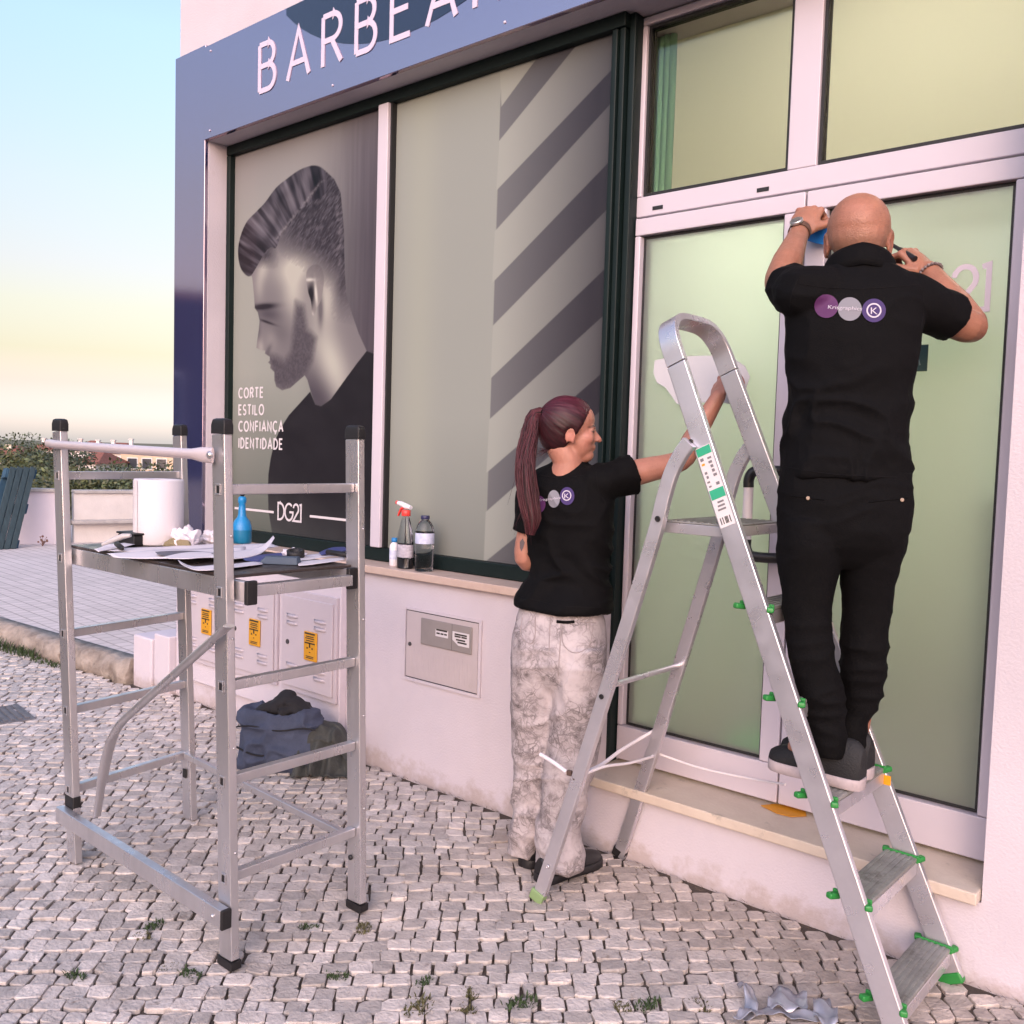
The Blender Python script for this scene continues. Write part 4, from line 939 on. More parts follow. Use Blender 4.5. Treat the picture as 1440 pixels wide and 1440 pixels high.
# loose vinyl offcuts and papers
def sheet(label, pts, z=PZ+.002, curl=0., seed=0, m=None, name='vinyl_offcut', group='white offcuts on the platform', lift=.006, cat='offcut'):
    """thin sheet whose outline comes from photo points on the platform level; curls up at its end"""
    P = [G(a, b, z) for a, b in pts]; half = len(P)//2; A = smoothpath(P[:half], 6); B = smoothpath(list(reversed(P[half:])), 6); n = len(A); nn = 7; V_ = []; F_ = []
    for i in range(n):
        t = i/(n-1)
        for j in range(nn):
            q = A[i].lerp(B[i], j/(nn-1)); q = Vector(q); q.z += lift*(.5+.5*mnoise.noise(Vector((q.x*9+seed, q.y*9, seed)))) + (curl*max(0, t-.72)**2*9 if curl > 0 else -curl*max(0, .28-t)**2*9); V_.append(q)
    for i in range(n-1):
        for j in range(nn-1): F_.append((i*nn+j, i*nn+j+1, (i+1)*nn+j+1, (i+1)*nn+j))
    mb = MB(); mb.add(V_, F_, True); o = mb.build(name, m or M_PAPER); recenter(o)
    s = o.modifiers.new('thick', 'SOLIDIFY'); s.thickness = .0006; s.offset = 1
    return tag(o, label, cat, group)
M_BLUEP = mat('blue_backing_paper', (.045,.06,.22), .5); M_GREYP = mat('grey_card', (.10,.10,.13), .6)
sheet('long white offcut running along the foot of the paper roll', [(138,772),(200,771),(270,768),(318,765),(322,771),(270,774),(205,777),(146,776)], seed=1)
sheet('broad white sheet in the middle of the platform', [(150,780),(210,776),(290,772),(345,770),(345,778),(290,786),(215,787),(160,785)], z=PZ+.004, seed=2)
sheet('dark grey card lying on the white sheets', [(218,778),(250,776),(282,777),(300,779),(300,783),(270,785),(240,784),(222,781)], z=PZ+.012, seed=3, m=M_GREYP, name='card', group=None, cat='card')
sheet('forked white strip in front of the grey card', [(228,785),(255,779),(285,777),(320,780),(325,786),(290,786),(265,788),(238,787)], z=PZ+.013, seed=4)
sheet('curled white strip behind the front post', [(305,780),(330,777),(355,773),(384,768),(386,772),(362,782),(335,787),(308,789)], z=PZ+.006, curl=.05, seed=5)
sheet('narrow white strip along the front edge of the platform', [(250,796),(280,798),(320,795),(366,790),(370,795),(325,801),(285,804),(254,801)], z=PZ+.002, curl=-.02, seed=6)
sheet('dark blue sheet beside the squeegee block', [(340,786),(360,783),(378,780),(398,778),(402,784),(385,788),(365,791),(345,790)], z=PZ+.004, seed=7, m=M_BLUEP, name='backing_paper', group=None, cat='paper')
sheet('white strip at the outer end of the platform', [(410,785),(435,781),(460,778),(488,776),(492,781),(465,784),(440,788),(415,791)], z=PZ+.003, seed=8)
sheet('small blue sheet under the marker pen', [(448,779),(458,774),(470,771),(484,770),(490,775),(478,778),(466,780),(452,782)], z=PZ+.007, seed=9, m=M_BLUEP, name='backing_paper', group=None, cat='paper')
sheet('white sheet lying under the blue pump bottle', [(300,772),(330,768),(355,766),(380,765),(392,769),(365,774),(335,778),(304,780)], z=PZ+.002, seed=10)
sheet('crisp white strip reaching the outer post', [(418,792),(440,789),(465,786),(484,784),(486,788),(466,792),(442,795),(420,797)], z=PZ+.002, seed=11)
sheet('creased white scrap next to the knife', [(132,774),(150,768),(170,765),(186,763),(190,767),(174,771),(154,775),(138,778)], z=PZ+.004, seed=12)
# grey-blue squeegee block, black tape, pens, tool case
M_SQB = mat('grey_blue_block', (.055,.085,.13), .55, var=.1, vscale=20)
p = G(393, 793, PZ); o = MB(); 
o.add([(-.062,-.022,0),(.062,-.022,0),(.062,.022,0),(-.062,.022,0),(-.040,-.014,.024),(.060,-.016,.024),(.060,.016,.024),(-.040,.014,.024)], [(3,2,1,0),(4,5,6,7),(0,1,5,4),(1,2,6,5),(2,3,7,6),(3,0,4,7)])
o = o.build('sanding_block', M_SQB, None, .003); o.location = p; o.rotation_euler = (0,0,.62); tag(o, 'blue grey wedge shaped smoothing block at the front of the platform', 'block')
p = G(416, 783, PZ+.008); o = MB().lathe([(.018,0), (.028,0), (.028,.022), (.018,.022), (.018,0)], n=30, caps=False).build('tape_roll', M_BLK); o.location = p; o.rotation_euler = (.15,.1,0); tag(o, 'roll of black tape behind the smoothing block', 'tape')
p = G(402, 785, PZ); tag(crumple('crumpled_film', p+Vector((0,.03,0)), .036, 15, M_PAPER, (1.2,.9,.6)), 'crumpled transparent film next to the black tape', 'film')
for x_, y_, an, m_, lb in ((478,779,.25, M_BLK, 'black marker pen on the small blue sheet'), (168,768,-.3, M_BLK, 'black knife handle on the left end of the platform')):
    p = G(x_, y_, PZ+.018); o = MB().tube([(-.055,0,0), (-.05,0,0), (.035,0,0), (.04,0,0), (.06,0,0)], [.004,.009,.009,.006,.0045], 12).build('marker_pen' if m_ is M_BLK and x_ > 300 else 'knife', m_); o.location = p; o.rotation_euler = (0,.05,an); tag(o, lb, 'pen' if x_ > 300 else 'knife')
tc_ = thing('tool_case', 'small open black tool case behind the paper roll on the platform', 'tool case', loc=(*G(180, 766, PZ).xy, PZ)); tc_.location.y += .02
MB().box((-.055,-.03,0), (.06,.03,.036)).build('case_body', M_BLK, tc_, .004); MB().box((-.06,-.034,.037), (.065,.034,.044)).build('case_lid', M_BLK, tc_, .003)
p = G(176, 765, PZ+.02); o = MB().tube([(-.05,-.01,0),(-.02,-.005,.014),(.02,.0,.03),(.045,.004,.034)], [.005,.009,.010,.006], 10).build('scraper', mat('grey_plastic', (.45,.43,.43), .4)); o.location = p+Vector((.02,-.035,.0)); o.rotation_euler = (0,0,.5); tag(o, 'grey handled scraper leaning on the black tool case', 'scraper')
# ================================================================== SILL BOTTLES
M_PET = glass_mat('clear_plastic', (.95,.96,1.0), .05, 1.33); M_RED = mat('red_plastic', (.75,.06,.05), .35); M_WATER = glass_mat('water', (.93,.96,1.), .0, 1.33)
M_LBL = mat('bottle_label', (.72,.74,.86), .5, var=.7, vscale=30, var2=(.25,.30,.55)); M_WPL = mat('white_plastic', (.80,.77,.82), .4); M_CAPB = mat('dark_blue_cap', (.03,.03,.09), .4); M_BCAP = mat('light_blue_cap', (.02,.20,.50), .4)
SZ = .9225; YB = 2.85
def sill_u(x): p = W(x, 800, YB); return (p-CAMP).dot(CF)/F_PX, p
u_, p = sill_u(601)
wb_ = thing('water_bottle', 'tall ribbed clear water bottle with dark cap and blue label on the marble sill', 'bottle', loc=(p.x, YB-.02, SZ)); R_ = 13.3*u_
pr = [(R_*.7,0), (R_*.98,.003)]
for k in range(14): pr += [(R_*(1.0 if k % 2 else .95), .008+k*.0072*1.0)]
pr += [(R_,.118), (R_,.172), (R_*.97,.178), (R_*.86,.196), (R_*.62,.214), (R_*.42,.222), (R_*.40,.226)]
MB().lathe(pr, n=36).build('bottle_body', M_PET, wb_)
MB().lathe([(R_*1.01,.121), (R_*1.015,.122), (R_*1.015,.166), (R_*1.01,.167)], n=36, caps=False).build('bottle_label', M_LBL, wb_)
MB().lathe([(R_*.46,.2265), (R_*.47,.227), (R_*.47,.240), (R_*.44,.2415), (.0,.242)], n=24).build('bottle_cap', M_CAPB, wb_)
u_, p = sill_u(574)
sb_ = thing('spray_bottle', 'clear trigger spray bottle with red and white head on the marble sill', 'bottle', loc=(p.x, YB-.02, SZ)); R_ = 13.4*u_
MB().lathe([(R_*.8,0), (R_,.003), (R_,.10), (R_*.98,.125), (R_*.85,.16), (R_*.55,.21), (R_*.36,.228), (R_*.34,.236)], n=32, sy=.75).build('bottle_body', M_PET, sb_)
MB().lathe([(R_*.97,.004), (R_*.97,.045)], n=32, sy=.75).build('liquid', mat('grey_liquid', (.32,.30,.34), .2), sb_)
MB().lathe([(R_*1.005,.05), (R_*1.008,.051), (R_*1.008,.106), (R_*1.005,.107)], n=32, sy=.752, caps=False).build('bottle_label', mat('spray_label', (.55,.52,.58), .5, var=.7, vscale=40, var2=(.25,.22,.28), stretch=(1,1,3)), sb_)
hd_ = MB().lathe([(R_*.46,.232), (R_*.48,.233), (R_*.48,.256), (R_*.42,.258)], n=24).build('trigger_head', M_RED, sb_)
MB().tube([(.03,0,.270), (.0,0,.274), (-.035,0,.284), (-.052,0,.286)], [(.011,.008),(.013,.013),(.012,.011),(.010,.009)], 12, up=(0,0,1)).build('head_shroud', M_WPL, hd_)
MB().tube([(-.050,0,.286), (-.062,0,.288)], .009, 12).build('spray_nozzle', M_RED, hd_)
MB().tube([(-.012,0,.270), (-.030,0,.262), (-.042,0,.246), (-.050,0,.230)], [(.008,.007),(.008,.006),(.007,.005),(.006,.004)], 10).build('trigger', M_RED, hd_)
MB().tube([(.0,0,.232), (.002,0,.12), (-.010,0,.012)], .0022, 8).build('dip_tube', M_WPL, sb_)
u_, p = sill_u(556.5)
cb_ = thing('cleaner_bottle', 'small white bottle with a blue cap beside the trigger spray', 'bottle', loc=(p.x-.012, YB-.0, SZ)); R_ = 6.8*u_
MB().lathe([(R_*.9,0), (R_,.003), (R_,.085), (R_*.9,.095), (R_*.55,.104), (R_*.5,.107)], n=24).build('bottle_body', M_WPL, cb_)
MB().lathe([(R_*.62,.1075), (R_*.64,.108), (R_*.62,.126), (0,.127)], n=20).build('bottle_cap', M_BCAP, cb_)
MB().lathe([(R_*1.01,.03), (R_*1.015,.031), (R_*1.015,.07), (R_*1.01,.071)], n=24, caps=False).build('bottle_label', M_LBL, cb_)
# ================================================================== STEP LADDER
M_LAD = mat('ladder_aluminium', (.69,.665,.70), .32, metal=.75, var=.15, vscale=8, rvar=.12)
M_TREAD = mat('worn_tread', (.36,.36,.34), .5, metal=.45, var=.4, vscale=9, dirt=((.12,.11,.10), .55, .7), dscale=16, bump=.2, bscale=80)
M_GRN = mat('green_plastic', (.022,.21,.04), .4)
lad = thing('step_ladder', 'aluminium step ladder with green end caps standing before the white door', 'ladder', loc=(-1.2, 2.555, 0)); LO = Vector(lad.location)
def lv(x, y, z): return Vector((x, y, z))-LO
def rail_x(z): return -.700-.435*z
YC = 2.555
def half(z): return .208-.029*z
top_z = 1.83
hoop = []
for s in (-1, 1):
    a = lv(rail_x(0), YC+s*half(0), .012); b = lv(rail_x(1.72), YC+s*half(1.72), 1.72)
    ro = MB().beam(a, b, .022, .062, up=(1,0,0)).build('front_rail', M_LAD, lad, .004)
    ft = MB().beam(lv(rail_x(0)+.002, YC+s*half(0), .0), lv(rail_x(.03), YC+s*half(.03), .028), .03, .07, up=(1,0,0)).build('rail_foot', M_GRN, ro, .006)
yt = half(1.72); hp = [lv(rail_x(1.722), YC-yt, 1.722), lv(rail_x(1.79), YC-yt+.004, 1.79), lv(rail_x(1.835), YC-yt+.028, 1.835), lv(rail_x(1.858), YC-yt+.075, 1.858), lv(rail_x(1.862), YC, 1.862), lv(rail_x(1.858), YC+yt-.075, 1.858), lv(rail_x(1.835), YC+yt-.028, 1.835), lv(rail_x(1.79), YC+yt-.004, 1.79), lv(rail_x(1.722), YC+yt, 1.722)]
prof = [(-1,-.8),(-.9,-1),(.9,-1),(1,-.8),(1,.8),(.9,1),(-.9,1),(-1,.8)]
hs = smoothpath(hp, 6)
def ribbon(mb, path, wv, hw, th):
    """band of half-width hw along wv following path"""
    rings = []
    for i, p in enumerate(path):
        t = (path[min(i+1, len(path)-1)]-path[max(0, i-1)]).normalized(); n_ = t.cross(wv).normalized()
        rings.append([p+wv*(a*hw)+n_*(b*th) for a, b in ((-1,-1),(1,-1),(1,1),(-1,1))])
    mb.loft(rings, True, False); return mb
wv = Vector((.917, 0, .399))
ribbon(MB(), hs, wv, .031, .011).build('top_hoop', M_LAD, lad, .003)
steps = (.105, .335, .572, .812, 1.050)
for i, z in enumerate(steps):
    x = rail_x(z)-.005; hy = half(z)-.0125
    tr = MB().box((x-.045-LO.x, YC-hy-LO.y, z-.012), (x+.045-LO.x, YC+hy-LO.y, z)).build('step', M_TREAD if i < 2 else M_LAD if i == 99 else M_TREAD, lad, .003)
    MB().box((x+.036-LO.x, YC-hy-LO.y, z-.050), (x+.045-LO.x, YC+hy-LO.y, z-.0125)).build('step_front', M_LAD, tr, .002)
    for k in range(5): MB().box((x-.038+k*.016-LO.x, YC-hy+.004-LO.y, z+.0002), (x-.030+k*.016-LO.x, YC+hy-.004-LO.y, z+.0022)).build('tread_rib', M_TREAD, tr)
    for s in (-1, 1):
        yy = YC+s*(half(z)+.0115)
        for sx in (-1, 1): MB().beam(lv(x+sx*.037, yy-s*.030, z-.010), lv(x+sx*.053, yy+s*.002, z-.006), .020, .016).build('step_cap', M_GRN, tr, .005, 3)
        MB().box(lv(x-.052, YC+s*(hy-.008), z-.008), lv(x+.05, YC+s*(hy+.0005), z+.006)).build('step_cap_edge', M_GRN, tr, .003)
# top platform
px0, px1, pz = -1.478, -1.258, 1.262
hy = half(pz)-.013
pt_ = MB().box((px0-LO.x, YC-hy-LO.y, pz-.006), (px1-LO.x, YC+hy-LO.y, pz)).build('top_platform', M_TREAD, lad, .002)
for a in (((px0, YC-hy, pz-.036), (px1, YC-hy+.008, pz-.0062)), ((px0, YC+hy-.008, pz-.036), (px1, YC+hy, pz-.0062)), ((px0, YC-hy+.009, pz-.036), (px0+.008, YC+hy-.009, pz-.0062)), ((px1-.008, YC-hy+.009, pz-.036), (px1, YC+hy-.009, pz-.0062))):
    MB().box(lv(*a[0]), lv(*a[1])).build('platform_rim', M_LAD, pt_, .002)
for k in range(9): MB().box((px0+.012+k*.022-LO.x, YC-hy+.006-LO.y, pz), (px0+.024+k*.022-LO.x, YC+hy-.006-LO.y, pz+.002)).build('tread_rib', M_TREAD, pt_)
# rear legs bending forward into the rails
for s in (-1, 1):
    def rl(x, z, dy=0): return lv(x, YC+s*(half(z)+dy), z)
    path = [rl(-1.842, .004, -.003), rl(-1.70, .46, -.002), rl(-1.545, .98, -.001), rl(-1.474, 1.23, -.0005), rl(-1.452, 1.33, -.0005), rl(-1.432, 1.40), rl(-1.405, 1.455), rl(-1.378, 1.492)]
    path = smoothpath(path, 5); leg = MB(); rings = []
    for i, p in enumerate(path):
        t = (path[min(i+1, len(path)-1)]-path[max(0, i-1)]).normalized(); n_ = t.cross(Vector((0,1,0))).normalized()
        rings.append([p+n_*(a*.022)+Vector((0,s*.026+b*.0115,0)) for a, b in ((-1,-1),(1,-1),(1,1),(-1,1))])
    lg = leg.loft(rings, True, False).build('rear_leg', M_LAD, lad, .004)
    MB().beam(rl(-1.848, .0)+Vector((0,s*.026,0)), rl(-1.836, .035)+Vector((0,s*.026,0)), .029, .052, up=(1,0,0)).build('leg_foot', mat('pale_green_plastic', (.20,.30,.13), .6) if s < 0 else M_BLK, lg, .005)
    for (x, z, r_) in ((-1.462, 1.268, .009), (-1.627, .773-.06, .008), (-1.80, .13, .006)):
        MB().lathe([(r_,0), (r_,.003), (r_*.6,.0035), (r_*.55,.0015)], n=14).build('rivet', M_BLK if r_ > .006 else M_LAD, lg).matrix_local = Matrix.Translation(rl(x, z)+Vector((0, s*.038 if s > 0 else -.0378, 0))) @ Matrix.Rotation(math.pi/2 if s < 0 else -math.pi/2, 4, 'X')
    MB().lathe([(.007,0), (.007,.003), (.003,.005)], n=12).build('pivot_bolt', M_BLK, lg).matrix_local = Matrix.Translation(rl(-1.382, 1.495)+Vector((0, s*.012, 0))) @ Matrix.Rotation(math.pi/2 if s < 0 else -math.pi/2, 4, 'X')
zb_ = .775
MB().tube([lv(-1.615, YC-half(zb_)-.02, zb_-.03), lv(-1.615, YC+half(zb_)+.02, zb_-.03)], .009, 12).build('cross_tube', M_LAD, lad)
# instruction sticker on the near rail
def on_rail(z, a, off=.0):  # a across the rail width (-1..1)
    c = Vector((rail_x(z), YC-half(z)-.0118-off, z)); return c+Vector((.917,0,.399))*(a*.029)-LO
def rail_patch(name, z0, z1, a0, a1, m, parent, off):
    mb = MB(); mb.prism([on_rail(z0,a0,off), on_rail(z0,a1,off), on_rail(z1,a1,off), on_rail(z1,a0,off)], (0,-.0004,0)); return mb.build(name, m, parent)
stk = rail_patch('instruction_sticker', 1.262, 1.482, -.85, .85, M_STK, lad, 0.); M_GPR = mat('green_print', (.03,.36,.20), .5)
rail_patch('printed_mark', 1.458, 1.480, -.80, .80, M_GPR, stk, .0006); rail_patch('printed_mark', 1.338, 1.364, -.80, .80, M_GPR, stk, .0006)
rp_ = random.Random(4)
for r0 in range(7):
    z_ = 1.372+r0*.012
    for a0 in (-.7, .08):
        if rp_.random() < .85: rail_patch('printed_mark', z_, z_+rp_.uniform(.004,.008), a0+rp_.uniform(0,.15), a0+rp_.uniform(.3,.55), mat('grey_print', (.18,.17,.18), .6) if rp_.random() < .7 else M_YEL if rp_.random() < .4 else M_RED, stk, .0006)
for r0 in range(3): rail_patch('printed_mark', 1.306+r0*.010, 1.311+r0*.010, -.5+.1*r0, .4, mat('grey_print'), stk, .0006)
for k in range(9):
    if k % 2 == 0 or k == 5: rail_patch('printed_bar', 1.270, 1.288, -.6+k*.13, -.6+k*.13+.09, M_PRT, stk, .0006)
os_ = MB().box(lv(rail_x(.52)-.028, YC+half(.52)-.0120, .522), lv(rail_x(.52)+.036, YC+half(.52)-.0113, .550)).build('warning_sticker', mat('orange_sticker', (.85,.36,.01), .5), lad)
# strap tied round the rear legs
M_STRAP = mat('white_strap', (.74,.69,.72), .7)
st_ = MB()
for pts, r_ in (([W(818,1088,2.345), W(845,1076,2.48), W(872,1056,2.62), W(898,1040,2.73), W(926,1024,2.80)], .0065), ([W(818,1090,2.345), W(850,1078,2.45), W(885,1073,2.6), W(918,1064,2.765)], .005), ([W(918,1064,2.765), W(924,1050,2.80), W(928,1040,2.795)], .007), ([W(926,1024,2.80), W(930,1040,2.82), W(922,1066,2.80)], .004),
                ([W(926,1060,2.80), W(985,1080,2.86), W(1060,1096,2.90), W(1104,1103,2.80)], .004), ([W(760,1061,2.36), W(778,1072,2.345), W(797,1086,2.335)], .007)):
    st_.tube([p-LO for p in smoothpath(pts, 6)], r_, 8)
st_.build('tie_strap', M_STRAP, lad)
for q, s_ in ((W(801,1087,2.33), .014), (W(808,1096,2.33), .010)): MB().box(q-LO-Vector((s_*.6,.006,s_*.6)), q-LO+Vector((s_*.6,.006,s_*.6))).build('strap_buckle', mat('brown_rust', (.08,.05,.04), .7), lad, .002)
# ================================================================== PEOPLE
def D(p): return (p-CAMP).dot(CF)
def vnoise3(P, seed=0):
    x, y, z = P[:,0], P[:,1], P[:,2]; k = np.floor(z); f = z-k; f = f*f*(3-2*f)
    a = np.empty(len(x)); b = np.empty(len(x))
    for kk in np.unique(k):
        m = k == kk; a[m] = vnoise(x[m], y[m], int(kk)*17+seed); b[m] = vnoise(x[m], y[m], int(kk+1)*17+seed)
    return a*(1-f)+b*f
def ridge(P, seed=0): return 1-np.abs(2*vnoise3(P, seed)-1)
def ellipsoid(mb, c, ax, n=18, m=12):
    """ax: three Vectors (semi axes)"""
    c = Vector(c); rings = []
    for i in range(m+1):
        t = math.pi*(i+.02)/(m+.04); r = []
        for k in range(n):
            a = 2*math.pi*k/n; r.append(c+ax[0]*(math.sin(t)*math.cos(a))+ax[1]*(math.sin(t)*math.sin(a))+ax[2]*math.cos(t))
        rings.append(r)
    mb.loft(rings, True)
def ball(mb, c, r, n=12): ellipsoid(mb, c, (Vector((r,0,0)), Vector((0,r,0)), Vector((0,0,r))), n, 8)
def limb(mb, pts, rad, n=14, up=None, sub=4, caps=True):
    P = smoothpath(pts, sub); m = len(P); rs_ = []
    for i in range(m):
        t = i/sub; k = min(int(t), len(rad)-2); f = t-k; a, b = rad[k], rad[k+1]
        a = a if isinstance(a, tuple) else (a, a); b = b if isinstance(b, tuple) else (b, b)
        rs_.append((a[0]+(b[0]-a[0])*f, a[1]+(b[1]-a[1])*f))
    mb.tube(P, rs_, n, up=up)
    if caps:
        ball(mb, P[0], min(rs_[0])*.98); ball(mb, P[-1], min(rs_[-1])*.98)
def organic(mb, voxel, smooth=4, fac=.5):
    """union of overlapping closed pieces -> one continuous skin"""
    me = bpy.data.meshes.new('tmp'); me.from_pydata([tuple(p) for p in mb.v], [], mb.f)
    bm = bmesh.new(); bm.from_mesh(me); bmesh.ops.recalc_face_normals(bm, faces=bm.faces); bm.to_mesh(me); bm.free()
    o = bpy.data.objects.new('tmp', me); COL.objects.link(o)
    r = o.modifiers.new('r', 'REMESH'); r.mode = 'VOXEL'; r.voxel_size = voxel; r.use_smooth_shade = True
    s = o.modifiers.new('s', 'SMOOTH'); s.iterations = smooth; s.factor = fac
    dg = bpy.context.evaluated_depsgraph_get(); out = bpy.data.meshes.new_from_object(o.evaluated_get(dg))
    bpy.data.objects.remove(o); bpy.data.meshes.remove(me)
    out.polygons.foreach_set('use_smooth', [True]*len(out.polygons)); return out
def co_no(me):
    n = len(me.vertices); c = np.empty(n*3); me.vertices.foreach_get('co', c); d = np.empty(n*3); me.vertices.foreach_get('normal', d)
    return c.reshape(-1, 3), d.reshape(-1, 3)
def set_co(me, c): me.vertices.foreach_set('co', c.ravel()); me.update()
def place(name, me, m, parent, org):
    me.transform(Matrix.Translation(-Vector(org))); me.materials.clear(); me.materials.append(m); me.name = name; return link(name, me, parent)
def lerp(a, b, t): return Vector(a)+(Vector(b)-Vector(a))*t
def hand(mb, wrist, d, back, thumb, curl=(35,45,30), spread=4, scale=1., tcurl=.4, tips=None):
    """wrist point, d along the hand, back-of-hand normal, thumb side direction"""
    d = Vector(d).normalized(); back = Vector(back); back = (back-d*back.dot(d)).normalized(); th = Vector(thumb); th = (th-d*th.dot(d)-back*th.dot(back)).normalized(); s = scale
    w = Vector(wrist); pc = w+d*.048*s
    ellipsoid(mb, pc, (th*.041*s, back*.016*s, d*.052*s), 18, 10); ellipsoid(mb, w+d*.075*s, (th*.040*s, back*.013*s, d*.022*s), 16, 8)
    ellipsoid(mb, w+d*.03*s+th*.022*s-back*.008*s, (th*.020*s, back*.015*s, d*.034*s), 12, 8)
    knuckles = []
    for i, (off, ln, r) in enumerate(((.031,.070,.0088), (.0105,.078,.0092), (-.0105,.073,.0088), (-.030,.058,.0078))):
        base = w+d*(.088-.004*abs(i-1))*s+th*off*s; ball(mb, base+back*.002*s, r*1.25*s); ang = 0; p = base; dirv = (d+th*(off*spread*.35)).normalized(); pts = [base-d*.02*s, base]
        cl = curl[i] if isinstance(curl[0], (tuple, list)) else curl
        for j, fr_ in enumerate((.46,.30,.24)):
            ang += math.radians(cl[j]); q = dirv*math.cos(ang)-back*math.sin(ang); p = p+q*(ln*fr_*s); pts.append(p.copy())
        P = []; 
        for k in range(len(pts)-1): P += [pts[k], lerp(pts[k], pts[k+1], .5)]
        P.append(pts[-1]); rr_ = [r*s*(1.02-.05*k/ (len(P)-1)*4*.9) for k in range(len(P))]
        mb.tube(P, rr_, 10); ball(mb, P[-1], rr_[-1]*1.0)
        for k in (3, 5): ball(mb, P[k-1], r*1.06*s)
        knuckles.append(pts)
    b0 = w+d*.018*s+th*.030*s-back*.004*s; td = (d*.72+th*.62-back*.25).normalized(); b1 = b0+td*.040*s; b2 = b1+(d*.86+th*(.5-tcurl)-back*tcurl*.8).normalized()*.030*s; b3 = b2+(d*.8+th*(.2-tcurl*1.2)-back*tcurl).normalized()*.025*s
    mb.tube([b0, b1, b2, b3], [.0135*s, .0115*s, .0105*s, .0085*s], 10); ball(mb, b3, .0085*s); ball(mb, b1, .0118*s); ball(mb, b2, .0107*s)
    return knuckles
def head_parts(mb, c, f, s, u, k=1., male=True):
    ek = 1. if male else .82
    if male: s = s*1.07; u = u*.94
    def H(a, b, d): return c+f*(a*k)+s*(b*k)+u*(d*k)
    def E(cc, r, n=18): ellipsoid(mb, H(*cc), (f*(r[0]*k), s*(r[1]*k), u*(r[2]*k)), n, 12)
    E((-.012,0,.030), (.100,.0765,.094), 26); E((-.035,0,.005), (.075,.070,.080)); E((.040,0,-.028), (.056,.058,.076)); E((.030,0,.045), (.066,.066,.062))
    E((.062,0,-.086), (.033,.034 if male else .030,.028)); E((.020,0,-.070), (.055,.052 if male else .046,.040))
    E((.083,0,.016), (.016,.044,.011)); E((.088,0,-.056), (.014,.023,.011)); E((.093,0,-.050), (.0085,.017,.0055)); E((.0915,0,-.064), (.009,.015,.0055))
    for sg in (-1, 1):
        E((.060,sg*.036,-.024), (.030,.024,.026)); E((.080,sg*.031,.000), (.011,.014,.009))
        # ear: rim and lobe
        rim = [H(-.004+.020*ek*math.cos(a), sg*(.0765+.005*math.sin(a+1)), -.018+.033*ek*math.sin(a)) for a in [math.radians(-70+310*j/12) for j in range(13)]]
        mb.tube(rim, [.0050*k*ek]*13, 8); E((-.002,sg*.0735,-.018), (.017*ek,.005,.028*ek)); E((.006,sg*.075,-.018-.026*ek), (.009*ek,.006,.009*ek))
        E((.104,sg*.011,-.031), (.009,.0075,.007))
    mb.tube([H(.088,0,.012), H(.098,0,-.004), H(.109,0,-.020), H(.116,0,-.029)], [.0075*k, .0085*k, .0095*k, .0098*k], 10); ball(mb, H(.115,0,-.030), .0098*k)
SKIN_M = mat('skin_man', (.52,.27,.19), .46, attr='Col', var=.22, vscale=26, bump=.3, bscale=240, sub=.10, dirt=((.22,.11,.075), .60, .45), dscale=150, rvar=.12)
SKIN_W = mat('skin_woman', (.52,.27,.19), .46, attr='Col', var=.16, vscale=26, bump=.2, bscale=260, sub=.10, rvar=.1)
def skin_cols(me, base, spots):
    """spots: list of (centre, radius, colour, weight)"""
    c, _ = co_no(me); C = np.tile(np.array(base, float), (len(c), 1))
    for p, r, col, w in spots:
        p = np.array(p); r_ = np.array(r) if np.ndim(r) else np.array((r, r, r))
        d = np.sqrt((((c-p)/r_)**2).sum(1)); k = np.clip(1.5-d*1.5, 0, 1)*w; k = k*k*(3-2*k) if w >= 1 else k; C = C+(np.array(col)-C)*k[:, None]
    set_col(me, np.concatenate([C, np.ones((len(C), 1))], 1))
M_BLKS = mat('black_cotton', (.0022,.002,.0025), .8, var=.25, vscale=30, bump=.25, bscale=350, spec=.14)
M_BLKT = mat('black_trousers', (.0019,.0017,.0021), .8, var=.25, vscale=22, bump=.3, bscale=300, spec=.14)
def ring(c, R, Fv, a, b, n=28, p=2.3, z=None):
    """superellipse ring around c; R right axis half a, Fv forward axis half b"""
    out = []
    for k in range(n):
        t = 2*math.pi*k/n; ct, st = math.cos(t), math.sin(t)
        out.append(Vector(c)+R*(a*math.copysign(abs(ct)**(2/p), ct))+Fv*(b*math.copysign(abs(st)**(2/p), st)))
    return out
def cloth(me, amp, scale, seed, aniso=(1,1,1), mask=None, amp2=0., scale2=60):
    c, n = co_no(me); P = c*np.array(aniso)*scale; w = np.stack([vnoise3(c*7+3, seed+5), vnoise3(c*7+9, seed+6), vnoise3(c*7+21, seed+7)], 1)*1.6
    d = (ridge(P+w, seed)**2.2-.35)*amp
    if amp2: d += (ridge(c*scale2+w*2, seed+30)**2-.3)*amp2
    if mask is not None: d = d*mask(c)
    set_co(me, c+n*d[:, None])
def project_px(me_src, pts, off=.0012):
    """drop photo points on a surface"""
    bvh = BVHTree.FromPolygons([v.co[:] for v in me_src.vertices], [p.vertices[:] for p in me_src.polygons]); out = []
    for a, b in pts:
        r = ray(a, b).normalized(); h = bvh.ray_cast(CAMP, r)
        out.append(h[0]-r*off if h[0] is not None else None)
    return out
